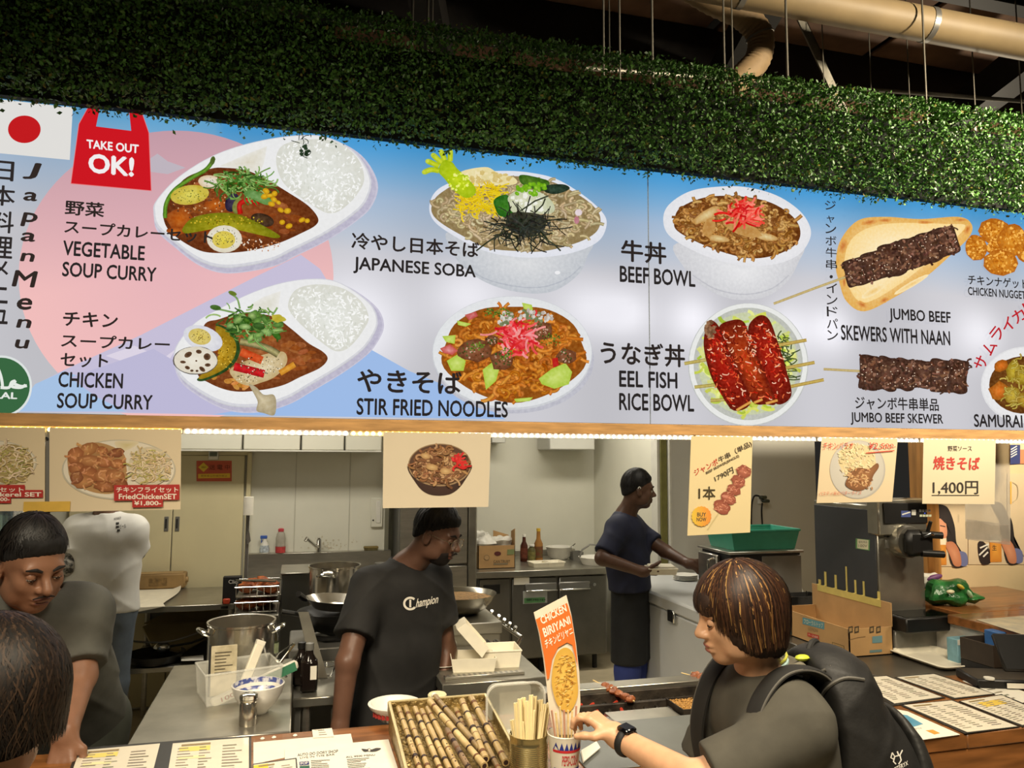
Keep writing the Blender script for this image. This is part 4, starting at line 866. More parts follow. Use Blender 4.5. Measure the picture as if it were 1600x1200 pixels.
oc = thing('overhead_duct_cover', 'pale overhead cover running along the wall above the door', 'cover', (0, Y - 0.15, Z_(440, 702, Y - 0.3)))
z0 = Z_(440, 703, Y - 0.3)
for (p0, p1) in ((240, 374), (376, 466), (468, 535), (537, 594)):
    MB().box((X_(p0, Y - 0.3), Y - 0.3, z0), (X_(p1, Y - 0.3), Y - 0.001, z0 + 0.35), 0.006).build('cover_panel', m_wall, oc)
MB().box((X_(240, Y - 0.3), Y - 0.305, z0 - 0.012), (X_(594, Y - 0.3), Y - 0.001, z0 - 0.001), 0.002).build('cover_lip', mj, oc)
tm = thing('door_timer', 'small white digital timer at the top of the cream door', 'timer', at(333, 717, Y=Y - 0.05))
a, b = at(326, 705, Y=Y - 0.05), at(341, 718, Y=Y - 0.05)
MB().box((a.x, Y - 0.06, b.z), (b.x, Y - 0.036, a.z), 0.003).build('case', m_white, tm); MB().box((a.x + 0.008, Y - 0.062, b.z + 0.022), (b.x - 0.008, Y - 0.0595, a.z - 0.006)).build('screen', M('lcd_grey', '6c7464', 0.3), tm)
def wallprint(name, label, cat, q, base, yy, mk=None, D0=None):
    pts = [at(x, y, Y=yy) for x, y in q]; t = thing(name, label, cat, pts[3])
    MB().add(pts + [p + Vector((0, 0.002, 0)) for p in pts], [(0, 1, 2, 3), (7, 6, 5, 4), (0, 4, 5, 1), (1, 5, 6, 2), (2, 6, 7, 3), (3, 7, 4, 0)]).build('board', base, t, smooth=False)
    return t
t = wallprint('door_notice', 'red and yellow notice on the cream door under the timer', 'notice', [(307, 720), (362, 720), (362, 752), (307, 752)], M('notice_red', 'c2573a', 0.5, var=0.04), Y - 0.038)
D = T(0, 650, 0.25, base=pmap(Y - 0.038)); D.poly([(1238, 320), (1272, 290), (1304, 320), (1272, 350)], (222, 190, 60)); D.poly([(1238, 362), (1438, 358), (1438, 386), (1238, 390)], (226, 186, 60)); D.text('送 電 中', 1308, 304, 1436, 336, (110, 50, 30), 0.01); D.text('通電中', 1258, 314, 1288, 326, (120, 90, 30), 0.01); D.text('関係者以外操作禁止', 1256, 368, 1420, 380, (150, 90, 40), 0.0)
D.build('notice_print', m_ink, t)
wp = thing('wall_access_plate', 'white access plate with a slot on the sink wall', 'plate', at(588, 823, Y=Y))
a, b = at(580, 778, Y=Y), at(597, 823, Y=Y)
MB().box((a.x, Y - 0.02, b.z), (b.x, Y - 0.0005, a.z), 0.003).build('plate', m_wall, wp)
MB().box((a.x + 0.035, Y - 0.024, b.z + 0.03), (b.x - 0.015, Y - 0.019, a.z - 0.02), 0.004).build('slot_cover', m_white, wp); MB().cyl((a.x + 0.016, Y - 0.024, b.z + 0.05), (a.x + 0.016, Y - 0.019, b.z + 0.05), 0.006, 8).build('lock', m_mblk, wp)

ys = Y - 0.05; zb = Z_(480, 863, ys); zsink = 0.82
sk = thing('sink_unit', 'long steel sink bench with a high splashback against the wall', 'sink', (X_(490, ys), Y - 0.3, 0))
x0, x1 = X_(386, ys), X_(612, ys)
MB().box((x0, Y - 0.06, zsink), (x1, Y - 0.002, zb), 0.004).build('splashback', m_ss, sk)
MB().box((x0, Y - 0.62, zsink - 0.04), (x1, Y - 0.06, zsink), 0.004).build('bench_top', m_ss2, sk)
MB().box((x0 + 0.02, Y - 0.6, 0.25), (x1 - 0.02, Y - 0.59, zsink - 0.045), 0.002).build('front_skirt', m_ssd, sk)
for x in (x0 + 0.03, x1 - 0.03): MB().cyl((x, Y - 0.55, 0), (x, Y - 0.55, zsink - 0.04), 0.018, 10).build('leg', m_ss, sk)
fa = thing('sink_faucet', 'single lever faucet on the splashback of the sink', 'faucet', at(498, 862, Y=ys))
bx = at(498, 862, Y=ys - 0.02); MB().cyl(bx, bx + Vector((0, 0, 0.085)), 0.017, 12).build('body', m_chrome, fa)
tip = at(479, 841, Y=ys - 0.2); MB().tube([bx + Vector((0, 0, 0.03)), bx + Vector((-0.03, -0.05, 0.05)), tip, tip + Vector((-0.008, -0.01, -0.02))], 0.011, 10).build('spout', m_chrome, fa); MB().box(bx + Vector((-0.012, -0.03, 0.085)), bx + Vector((0.012, 0.03, 0.1)), 0.004).build('lever', m_chrome, fa)
yb = Y - 0.035
def on_ledge(px): return Vector((X_(px, yb, 862), yb, zb))
c = on_ledge(413); t = thing('spray_bottle', 'white spray bottle with blue trigger on the splashback ledge', 'bottle', c)
MB().lathe([(0, 0), (0.03, 0), (0.032, 0.03), (0.026, 0.065), (0.012, 0.085), (0.012, 0.1)], c, 16).build('bottle', m_white, t)
MB().box(c + Vector((-0.03, -0.01, 0.1)), c + Vector((0.016, 0.01, 0.122)), 0.003).box(c + Vector((-0.024, -0.006, 0.072)), c + Vector((-0.018, 0.006, 0.1)), 0.001).build('trigger_head', M('blue_plastic', '3f5fae', 0.4), t)
MB().lathe([(0.0325, 0.008), (0.0335, 0.03), (0.0285, 0.055)], c, 16).build('bottle_label', M('pale_label', 'b9c3c9', 0.5, var=0.3, scale=60), t)
c = on_ledge(438); t = thing('clear_bottle', 'clear bottle with pink cap and red label on the splashback ledge', 'bottle', c)
MB().lathe([(0, 0), (0.032, 0), (0.033, 0.1), (0.026, 0.135), (0.015, 0.15)], c, 16).build('bottle', M('cloudy_clear', 'd9d3c4', 0.2, trans=0.5, ior=1.2), t)
MB().lathe([(0.02, 0.148), (0.02, 0.166), (0.012, 0.17), (0, 0.17)], c, 12).build('cap', M('pink_cap', 'c2454f', 0.4), t); MB().lathe([(0.0336, 0.002), (0.0345, 0.045)], c, 16).build('bottle_label', M('red_label', 'bf4040', 0.5, var=0.2, scale=50), t)
c = on_ledge(580); t = thing('scrub_brush', 'flat wooden scrub brush on the splashback ledge', 'brush', c); MB().box(c + Vector((-0.055, -0.02, 0.012)), c + Vector((0.05, 0.02, 0.03)), 0.005).build('handle', M('olive_wood', '7d6c3c', 0.6, var=0.2), t); MB().box(c + Vector((-0.05, -0.018, 0)), c + Vector((0.046, 0.018, 0.012)), 0.002).build('bristle_block', M('bristle', '5e5532', 0.9, var=0.3, scale=80), t)
c = Vector((X_(596, Y - 0.3, 880), Y - 0.3, zsink)); t = thing('steel_canister', 'small steel canister on the sink bench beside the man in black', 'canister', c); MB().lathe([(0, 0), (0.045, 0), (0.045, 0.12), (0.0, 0.12)], c, 18).build('body', m_ss, t); MB().lathe([(0.047, 0.11), (0.047, 0.128), (0, 0.13)], c, 18).build('lid', m_ssd, t)
mk = thing('wall_stain', 'brown splash stain on the wall behind the faucet', 'stain', at(530, 860, Y=Y))
D = T(350, 650, 0.25, base=pmap(Y - 0.0005)); R = random.Random(9)
for i in range(60): x = R.gauss(640, 75); y = 832 - abs(R.gauss(0, 45)); D.ell(x, y, R.uniform(2, 7), R.uniform(2, 6), jit((198, 190, 166), 8, R), n=8, wob=0.2, R=R)
D.build('stain', m_ink, mk)
yp = 5.05; c = at(384, 900, Y=yp); t = thing('steel_upright', 'slim steel upright with paper roll beside the cream door', 'post', (c.x, c.y, 0))
zt_ = Z_(384, 795, yp); MB().box((c.x - 0.011, yp - 0.011, 0), (c.x + 0.011, yp + 0.011, zt_), 0.002).build('post', m_ssd, t)
MB().lathe([(0.012, 0), (0.03, 0), (0.03, 0.11), (0.012, 0.11)], (c.x + 0.002, yp - 0.03, Z_(384, 804, yp)), 18).build('paper_roll', m_paper, t)
a = at(387, 826, Y=yp - 0.02); MB().prism([(0, 0), (0.012, -0.03), (0.02, -0.075), (0.0, -0.1), (-0.008, -0.05)], (0, 0.008, 0), a, (1, 0, 0), (0, 0, 1)).build('rag', M('grey_rag', '6b655d', 0.9), t)

# ------------------------------------------------------------------ prep shelf in front of the cream door
yf, ybk = 4.98, 5.62; zs = 0.80; x0, x1 = X_(196, yf, 945), X_(366, yf, 942)
sh = thing('prep_shelf', 'two tier steel prep table in front of the cream door', 'table', ((x0 + x1) / 2, 5.3, 0))
MB().box((x0, yf, zs - 0.035), (x1, ybk, zs), 0.003).build('upper_shelf', m_ss2, sh)
zl_ = Z_(220, 1046, yf); MB().box((x0, yf + 0.02, zl_ - 0.03), (x1, ybk, zl_), 0.003).build('lower_shelf', m_ss2, sh)
MB().box((x0, ybk - 0.015, zl_), (x1, ybk, zs - 0.04), 0.002).build('back_sheet', m_ssd, sh)
for x in (x0 + 0.02, x1 - 0.02):
    for yy in (yf + 0.03, ybk - 0.03): MB().cyl((x, yy, 0), (x, yy, zs - 0.035), 0.016, 10).build('leg', m_ss, sh)
a, b = X_(351, yf), X_(362, yf); MB().box((a, yf - 0.002, zs - 0.028), (b, yf, zs - 0.014)).build('maker_plate', m_mblk, sh)
pa = at(196, 948, Y=yf); pb = at(288, 946, Y=yf)
def paper_fn(u, v):
    x = -0.9 + 0.42 * u + 0.04 * math.sin(v * 9); X0 = at(190, 900, Z=zs).x
    xx = X0 + (at(300, 900, Z=zs).x - X0) * u
    if v < 0.75: return (xx + 0.02 * math.sin(6 * v), ybk - 0.03 - (v / 0.75) * (ybk - yf - 0.02), zs + 0.004 + 0.006 * math.sin(u * 7) * v + (0.02 * (u - .9) * 10 * (1 - v) if u > .9 else 0))
    w_ = (v - 0.75) / 0.25; return (xx, yf - 0.012, zs + 0.003 - w_ * 0.06 * (1 - u) * 1.4)
o = MB().surf(paper_fn, 20, 20).build('baking_paper', M('baking_paper', 'ddd4bd', 0.75, var=0.05)); tag(o, 'wrinkled white baking paper hanging over the edge of the prep shelf', 'paper')
c = at(250, 918, Z=zs + 0.006); t = thing('wood_block_box', 'worn tan wooden block box lying on the baking paper', 'box', c)
MB().box(c + Vector((-0.16, -0.06, 0)), c + Vector((0.16, 0.06, 0.095)), 0.008).build('block', M('worn_tan_wood', '93764a', 0.7, var=0.2, scale=7, bump=0.1), t); MB().box(c + Vector((-0.14, -0.045, 0.095)), c + Vector((0.14, 0.045, 0.099)), 0.003).build('top_inset', M('tan_top', 'a3875a', 0.7, var=0.1), t)
MB().box(c + Vector((-0.06, -0.0625, 0.02)), c + Vector((0.05, -0.06, 0.07))).build('faded_stamp', M('faded_stamp', '80653c', 0.8, var=0.3, scale=40), t); MB().cyl(c + Vector((0.16, -0.02, 0.05)), c + Vector((0.175, -0.02, 0.05)), 0.018, 12).build('notch_peg', M('tan_top', 'a3875a'), t)
m_cb = M('beige_cutting_board', 'a3946c', 0.6, var=0.08, scale=5)
def slab(name, label, cat, q, ys_, th, mat):
    pts = [at(x, y, Y=yy) for (x, y), yy in zip(q, ys_)]; n = (pts[1] - pts[0]).cross(pts[-1] - pts[0]).normalized() * th; k = len(pts)
    o = MB().add(pts + [p - n for p in pts], [tuple(range(k)), tuple(range(2 * k - 1, k - 1, -1))] + [(i, i + k, (i + 1) % k + k, (i + 1) % k) for i in range(k)]).build(name, mat, smooth=False)
    return tag(o, label, cat)
slab('cutting_board', 'large darker tan cutting board standing against the shelf back', 'board', [(225, 975), (265, 956), (345, 952), (333, 978)], (5.5, 5.56, 5.56, 5.5), 0.012, M('darker_board', '8c7b56', 0.6, var=0.1))
slab('cutting_board', 'pale beige cutting board leaning on the lower shelf', 'board', [(222, 982), (240, 975), (330, 975), (336, 990), (284, 1021), (237, 1012)], (5.40, 5.46, 5.46, 5.42, 5.20, 5.24), 0.015, m_cb)
pts = [at(174, 996, Y=5.2), at(220, 1003, Y=5.15), at(270, 1001, Y=5.15), at(330, 981, Y=5.25)]
o = MB().tube(catmull([tuple(p) for p in pts], 6), 0.006, 8).build('metal_skewer_rod', m_ssd); tag(o, 'long bent metal rod lying across the cutting boards', 'rod')
c = at(243, 1034, Z=zl_ + 0.002); t = thing('black_frying_pan', 'black frying pan on the lower shelf of the prep table', 'pan', c)
MB().lathe([(0, 0.004), (0.13, 0.004), (0.165, 0.055), (0.16, 0.055), (0.125, 0.01), (0, 0.01)], c, 28).build('pan', m_blk, t); MB().tube([c + Vector((-0.15, 0, 0.05)), c + Vector((-0.22, 0.03, 0.06)), c + Vector((-0.3, 0.05, 0.05))], 0.011, 8).build('handle', m_blk, t)
c2 = c + Vector((0.03, 0.02, 0.04)); t = thing('steel_ladle', 'shiny steel ladle bowl resting in the black frying pan', 'ladle', c2)
MB().ball(c2 + Vector((0, 0, 0.035)), (0.05, 0.045, 0.034), 16).build('ladle_bowl', m_chrome, t); MB().tube([c2 + Vector((0.04, 0, 0.04)), c2 + Vector((0.16, 0.02, 0.05)), c2 + Vector((0.25, 0.05, 0.075))], 0.007, 8).build('handle', m_mblk, t)
o = slab('paper_slip', 'white paper slip at the end of the lower shelf', 'paper', [(283, 1027), (318, 1024), (318, 1032), (283, 1033)], (5.1, 5.1, 5.02, 5.02), 0.002, m_paper)
c = at(402, 944, Z=zs); yk = c.y
tb = thing('tray_stand', 'low steel bench under the fried chicken trays', 'bench', (c.x, 5.0, 0))
x0, x1 = X_(366, 4.7, 945), X_(436, 4.7, 945)
MB().box((x0, 4.6, zs - 0.04), (x1, 5.0, zs - 0.005), 0.003).build('bench_top', m_ss2, tb)
for x in (x0 + 0.02, x1 - 0.02): MB().cyl((x, 4.65, 0), (x, 4.65, zs - 0.04), 0.015, 8).build('leg', m_ss, tb)
R = random.Random(31)
m_fry = M('fried_chicken', 'b0602a', 0.5, var=0.35, scale=30, bump=0.4, bscale=60, col2='6e2f12')
def lump(c, r, R, mat, name, parent=None, seed=0, sq=(1, 1, 0.7), n=10):
    mb = MB(); mb.ball((0, 0, 0), (r * sq[0], r * sq[1], r * sq[2]), n)
    vs = []
    for v in mb.v:
        k_ = 1 + 0.22 * math.sin(v[0] / r * 4 + seed) * math.cos(v[1] / r * 5 + seed * 2) + 0.12 * math.sin(v[2] / r * 7 + seed * 3); vs.append((v[0] * k_ + c[0], v[1] * k_ + c[1], v[2] * k_ + c[2]))
    mb.v = vs; return mb.build(name, mat, parent)
for lvl, (zz, lab) in enumerate(((zs, 'lower wire tray of fried chicken under another tray'), (zs + 0.085, 'upper wire tray of fried chicken with tongs'))):
    t = thing('chicken_tray', lab, 'tray', ((x0 + x1) / 2, 4.78, zz), 'trays of fried chicken')
    MB().box((x0 + 0.01, 4.66, zz), (x1 - 0.01, 4.94, zz + 0.008), 0.002).build('tray_base', m_ss, t)
    mb = MB(); loop = [(x0 + 0.005, 4.65, zz + 0.06), (x1 - 0.005, 4.65, zz + 0.06), (x1 - 0.005, 4.95, zz + 0.06), (x0 + 0.005, 4.95, zz + 0.06)]
    mb.tube(loop, 0.004, 6, closed=True); mb.build('rim_wire', m_chrome, t)
    for i in range(7): x = x0 + 0.01 + (x1 - x0 - 0.02) * i / 6; MB().tube([(x, 4.652, zz + 0.06), (x, 4.658, zz + 0.004)], 0.002, 5).build('wire', m_chrome, t)
    for i in range(9): o = lump((x0 + 0.05 + (x1 - x0 - 0.1) * R.random(), 4.69 + 0.2 * R.random(), zz + 0.04 + 0.012 * R.random()), R.uniform(0.035, 0.05), R, m_fry, 'fried_chicken_piece', seed=i); tag(o, 'brown fried chicken piece heaped in the %s wire tray' % ('lower', 'upper')[lvl], 'chicken piece', 'fried chicken pieces on the %s tray' % ('lower', 'upper')[lvl])
c = Vector(((x0 + x1) / 2, 4.72, zs + 0.165)); t = thing('steel_tongs', 'steel tongs lying on the upper chicken tray', 'tongs', c)
for s_ in (-1, 1): MB().tube([c + Vector((-0.12, 0, 0.01)), c + Vector((0, 0.02 * s_, 0.005)), c + Vector((0.1, 0.03 * s_, 0.0))], 0.005, 6).build('arm', m_chrome, t)
c = Vector((X_(361, 4.9, 925), 5.02, zs)); t = thing('black_carton', 'small black carton with white letters beside the chicken trays', 'carton', c)
MB().box(c + Vector((-0.055, -0.03, 0)), c + Vector((0.05, 0.03, 0.155)), 0.002).build('carton', m_mblk, t); MB().box(c + Vector((-0.05, -0.05, 0.0)), c + Vector((-0.01, -0.031, 0.03)), 0.004).build('red_lid', M('orange_red_plastic', 'c2492c', 0.4), t)
D = T(350, 650, 0.25, base=pmap(c.y - 0.0315)); D.text('Clio', 28, 1024, 84, 1048, (214, 210, 200), 0.02); D.build('carton_lettering', m_ink, t)
yk = 4.75; x0, x1 = X_(438, yk, 950), X_(484, yk, 950); t = thing('steel_tank', 'plain grey square steel tank beside the tall stock pot', 'tank', ((x0 + x1) / 2, yk + 0.15, 0))
MB().box((x0, yk, 0.02), (x1, yk + 0.35, Z_(460, 897, yk)), 0.006).build('tank_body', M('dark_steel', '6f6f6b', 0.4, 0.7, var=0.12, scale=5), t); MB().box((x0 - 0.006, yk - 0.006, Z_(460, 897, yk)), (x1 + 0.006, yk + 0.356, Z_(460, 895, yk)), 0.002).build('tank_rim', m_ss, t)
def stockpot(label, c, r, h, han, name='stock_pot'):
    t = thing(name, label, 'pot', c)
    MB().lathe([(0, 0.0), (r * 0.97, 0.0), (r, 0.012), (r, h - 0.006), (r * 1.045, h - 0.002), (r * 1.045, h + 0.006), (r * 0.985, h + 0.004), (r * 0.975, h - 0.01), (r * 0.965, 0.014), (0, 0.012)], c, 40).build('pot_body', m_pot, t)
    for an in han:
        d = Vector((math.cos(math.radians(an)), math.sin(math.radians(an)), 0)); s_ = Vector((-d.y, d.x, 0)); b = Vector(c) + d * r + Vector((0, 0, h * 0.84))
        MB().tube(catmull([tuple(p) for p in (b - s_ * r * 0.32, b - s_ * r * 0.28 + d * r * 0.22 + Vector((0, 0, .012)), b + d * r * 0.3 + Vector((0, 0, .018)), b + s_ * r * 0.28 + d * r * 0.22 + Vector((0, 0, .012)), b + s_ * r * 0.32)], 4), r * 0.055, 8).build('handle', m_chrome, t)
    return t
yk = 4.55; k = at(523, 884, Y=yk); r = (at(564, 884, Y=yk).x - at(482, 884, Y=yk).x) / 2 * 0.97; zst = 0.80
stockpot('tall empty stock pot standing on the stove behind the man in black', (k.x, yk, zst), r, k.z - zst, (250, 70))
t = thing('rear_stove', 'steel stove bench under the tall stock pot', 'stove', (k.x, yk, 0)); x0, x1 = X_(487, yk - 0.25, 950), X_(640, yk - 0.25, 950)
MB().box((x0, yk - 0.27, 0.1), (x1, yk + 0.3, zst - 0.03), 0.004).build('stove_body', m_ssd, t); MB().box((x0 - 0.01, yk - 0.29, zst - 0.03), (x1 + 0.01, yk + 0.31, zst), 0.003).build('stove_top', m_ss2, t); MB().tube([(k.x + r * 1.1 * math.cos(i * .524), yk + r * 1.1 * math.sin(i * .524), zst + 0.006) for i in range(12)], 0.006, 6, closed=True).build('burner_ring', m_blk, t)
for i in range(3): MB().cyl((x0 + 0.1 + i * 0.15, yk - 0.27, 0.66), (x0 + 0.1 + i * 0.15, yk - 0.3, 0.66), 0.02, 12).build('knob', m_blk, t)

# ------------------------------------------------------------------ front left steel table and what stands on it
tx0, tx1, ty0, ty1 = -0.455, 0.0, cb + 0.012, 3.37
fw = thing('front_work_table', 'low steel work table right behind the counter with stock pot and bowl', 'table', ((tx0 + tx1) / 2, 2.95, 0))
MB().box((tx0, ty0, CT - 0.03), (tx1, ty1, CT), 0.004).build('table_top', m_ss2, fw)
MB().box((tx1 - 0.02, ty0 + 0.03, CT - 0.2), (tx1 - 0.004, ty1 - 0.02, CT - 0.03), 0.002).build('side_skirt', m_ssd, fw)
for x in (tx0 + 0.03, tx1 - 0.03):
    for yy in (ty0 + 0.03, ty1 - 0.03): MB().cyl((x, yy, 0), (x, yy, CT - 0.03), 0.018, 10).build('leg', m_ss, fw)
k = at(378, 970, Y=3.2); r = 0.122; stockpot('aluminium stock pot with side handles on the front work table', (k.x, 3.2, CT), r, k.z - CT - 0.004, (195, 350))
a = at(322, 1106, Z=CT); b = at(436, 1088, Z=CT); d = (b - a); d.z = 0; L = d.length; d.normalize(); n = Vector((-d.y, d.x, 0)); hb = 0.105; dp = 0.17
t = thing('plastic_tub', 'open milky plastic tub of wraps on the front work table', 'tub', a + d * L / 2 + n * dp / 2)
def tub(c0, d, n, L, dp, h, th=0.003, fl=0.01):
    mb = MB()
    for s0 in (0, 1):
        o_ = th * s0
        A = [c0 + d * (o_) + n * o_, c0 + d * (L - o_) + n * o_, c0 + d * (L - o_) + n * (dp - o_), c0 + d * o_ + n * (dp - o_)]
        mid = c0 + d * L / 2 + n * dp / 2; B = [p + (p - mid).normalized() * fl + Vector((0, 0, h)) for p in A]; A = [p + Vector((0, 0, th * s0)) for p in A]
        mb.add(A + B, [(0, 1, 2, 3)] + [(i, (i + 1) % 4, (i + 1) % 4 + 4, i + 4) for i in range(4)])
        if s0 == 0: out = B
        else: mb.add(out + B, [(i, (i + 1) % 4, (i + 1) % 4 + 4, i + 4) for i in range(4)])
    return mb, out
mb, rim = tub(a, d, n, L, dp, hb); mb.build('tub_shell', m_pp, t, smooth=False); MB().tube(rim, 0.004, 6, closed=True).build('tub_rim', m_pp, t)
Rz = math.degrees(math.atan2(d.y, d.x))
def leaning(name, label, cat, base, w_, h_, th, yaw, tilt, mat, roll=0):
    RR = rot(tilt, roll, yaw); base = Vector(base); t = thing(name, label, cat, base)
    mb = MB(); mb.box((-w_ / 2, -th / 2, 0), (w_ / 2, th / 2, h_), th * 0.2); mb.v = [tuple(RR @ Vector(v) + base) for v in mb.v]
    mb.build('pack', mat, t); return t, RR, base
t, RR, bs = leaning('menu_pouch', 'pale printed pouch standing in the plastic tub', 'pouch', a + d * 0.07 + n * 0.09 + Vector((0, 0, 0.006)), 0.085, 0.165, 0.008, Rz - 10, -6, M('pouch_print', 'cfc4a6', 0.6, var=0.25, scale=30, col2='a89c7e'))
mb = MB(); mb.box((-0.05, -0.003, 0), (-0.043, 0.006, 0.17)); mb.v = [tuple(RR @ Vector(v) + bs) for v in mb.v]; mb.build('dark_edge', m_mblk, t)
for i in range(7):
    mb = MB(); mb.box((-0.03, -0.0055, 0.075 + i * 0.011), (-0.03 + 0.06 * random.Random(i).uniform(.5, 1), -0.0042, 0.078 + i * 0.011)); mb.v = [tuple(RR @ Vector(v) + bs) for v in mb.v]; mb.build('print_line', M('dark_text', '5b5342', 0.7), t)
t, RR, bs = leaning('white_strip_box', 'slim cream box leaning out of the plastic tub', 'box', a + d * 0.12 + n * 0.06 + Vector((0, 0, 0.008)), 0.032, 0.185, 0.018, Rz, -10, m_foam, roll=24)
mb = MB(); mb.box((-0.016, -0.0095, 0.17), (0.016, 0.0095, 0.186), 0.001); mb.v = [tuple(RR @ Vector(v) + bs) for v in mb.v]; mb.build('end_flap', m_paper, t)
t, RR, bs = leaning('cling_wrap_box', 'long white and green wrap box tilted inside the plastic tub', 'box', a + d * 0.02 + n * 0.02 + Vector((0, 0, 0.004)), 0.03, 0.3, 0.03, Rz, 0, M('wrap_box_white', 'd8d3c3', 0.5), roll=72)
mb = MB(); mb.box((-0.0155, -0.016, 0.15), (0.0155, -0.0151, 0.29)); mb.v = [tuple(RR @ Vector(v) + bs) for v in mb.v]; mb.build('green_band', M('green_band', '3f7a5c', 0.5), t)
tm_, fs_ = text_mesh('100', 0.02); mb = MB(); mb.add([RR @ Vector((-0.002 + 0.014 * (1 - v) - 0.008, -0.0158, 0.03 + 0.045 * u)) + bs for u, v in tm_], fs_); mb.build('red_numerals', M('red_print', 'b3453a', 0.6), t)
c = at(402, 1113, Z=CT); r = 0.083
t = thing('patterned_bowl', 'blue patterned white bowl of pale sauce on the front work table', 'bowl', c)
MB().lathe([(0, 0), (0.032, 0), (0.036, 0.008), (0.058, 0.03), (0.076, 0.062), (r, 0.09), (r - 0.004, 0.092), (0.072, 0.064), (0.054, 0.034), (0, 0.014)], c, 36).build('bowl_body', M('white_china', 'dcd9d2', 0.2), t)
MB().lathe([(r - 0.0055, 0.0915), (0.0735, 0.067), (0.066, 0.056)], c, 36).build('glaze_band', M('blue_glaze', '4a5590', 0.25, var=0.4, scale=45, col2='c9c8cf', fac=(0.45, 0.55)), t)
MB().lathe([(0.063, 0.05), (0.03, 0.052), (0, 0.052)], c, 24).build('sauce', M('pale_sauce', 'e2dcbd', 0.4), t)
c = at(387, 1132, Z=CT); t = thing('steel_shaker', 'small steel spice shaker in front of the patterned bowl', 'shaker', c)
MB().lathe([(0, 0), (0.026, 0), (0.0265, 0.004), (0.0265, 0.066), (0.024, 0.07), (0.027, 0.073), (0.027, 0.078), (0.024, 0.081)], c, 24).build('shaker_body', m_pot, t); MB().lathe([(0.028, 0.08), (0.028, 0.09), (0.02, 0.094), (0, 0.095)], c, 24).build('shaker_cap', m_chrome, t)
t = thing('steel_tongs', 'pair of steel tongs leaning on the edge of the plastic tub', 'tongs', at(432, 1035, Z=CT))
p0 = at(421, 1040, Y=3.15); MB().tube([p0, at(436, 1020, Y=3.12), at(459, 1005, Y=3.1)], 0.005, 6, flat=0.5).build('arm', m_chrome, t); MB().tube([at(433, 1042, Y=3.05), at(446, 1024, Y=3.08), at(460, 1006, Y=3.1)], 0.007, 6, flat=0.5).build('arm', m_chrome, t); MB().tube([at(430, 1030, Y=3.05), at(440, 1042, Y=2.98), at(447, 1058, Y=2.95)], 0.005, 6).build('clip', m_chrome, t)
c = at(426, 1030, Z=CT) + Vector((0.0, 0.03, 0)); t = thing('glass_bottle', 'slim clear bottle behind the stock pot handle', 'bottle', c); MB().lathe([(0, 0), (0.02, 0), (0.021, 0.08), (0.009, 0.115), (0.009, 0.14)], c, 14).build('bottle', m_glass, t); MB().lathe([(0.0212, 0.02), (0.0216, 0.06)], c, 14).build('bottle_label', M('green_label', 'a9b58e', 0.5, var=.2, scale=50), t)
bz = 0.80; a = at(457, 1092, Z=bz); b = at(538, 1086, Z=bz); bk = a.y + 0.5
t = thing('sauce_bench', 'lower steel bench with dark sauce bottles beside the man in black', 'bench', ((a.x + b.x) / 2, a.y + 0.2, 0))
MB().box((a.x, a.y, bz - 0.035), (b.x, bk, bz), 0.004).build('bench_top', m_ss2, t); MB().box((a.x + .01, a.y + .02, 0.1), (a.x + 0.03, bk, bz - 0.036), .002).build('side_panel', m_ssd, t)
for x in (a.x + 0.05, b.x - 0.03): MB().cyl((x, a.y + 0.03, 0), (x, a.y + 0.03, bz - 0.035), 0.016, 8).build('leg', m_ss, t)
m_soy = M('dark_sauce_glass', '1b1512', 0.12, var=0.1)
for (px, py, h_, lab, lb) in ((470, 1070, 0.15, 'dark square sauce bottle with black cap at the back of the bench', False), (482, 1080, 0.165, 'dark sauce bottle with paper label at the front of the bench', True)):
    c = at(px, py, Z=bz); t = thing('sauce_bottle', lab, 'bottle', c, 'dark sauce bottles'); w_ = 0.031
    MB().box(c + Vector((-w_, -w_, 0.002)), c + Vector((w_, w_, h_ * 0.72)), 0.008).lathe([(w_ * 0.95, h_ * 0.70), (0.015, h_ * 0.84), (0.013, h_ * 0.95)], c, 14).build('bottle', m_soy, t)
    MB().lathe([(0.016, h_ * 0.93), (0.016, h_ * 1.08), (0, h_ * 1.1)], c, 12).build('cap', m_blk if not lb else M('clear_cap', '8b8a85', 0.3, trans=.4), t)
    if lb: MB().box(c + Vector((0.004, -w_ - 0.001, 0.05)), c + Vector((w_ - 0.004, -w_ + 0.001, 0.1))).build('bottle_label', m_paper, t)
c = at(508, 1058, Z=bz); t = thing('glass_bowl', 'small clear glass bowl beside the sauce bottles', 'bowl', c); MB().lathe([(0, 0), (0.025, 0), (0.045, 0.05), (0.042, 0.05), (0.022, 0.006), (0, 0.005)], c, 20).build('bowl_body', m_glass, t); MB().tube([(c.x + 0.0435 * math.cos(i * .45), c.y + 0.0435 * math.sin(i * .45), c.z + 0.05) for i in range(14)], 0.002, 5, closed=True).build('bowl_rim', m_chrome, t)
t = thing('black_bag', 'crumpled black plastic bag under the sauce bench', 'bag', at(515, 1130, Z=0.3)); o = lump(Vector((a.x + 0.13, a.y + 0.18, 0.42)), 0.1, R, M('bin_bag', '141416', 0.25, bump=0.6, bscale=20), 'bag_body', t, 2, (1, .8, .9)); MB().cyl((a.x + 0.13, a.y + 0.18, 0.0), (a.x + 0.13, a.y + 0.18, 0.36), 0.08, 16).build('bin', m_mblk, t)
yw = 3.9; c = at(520, 975, Y=yw); t = thing('black_wok', 'black wok on the burner behind the man in black', 'wok', c)
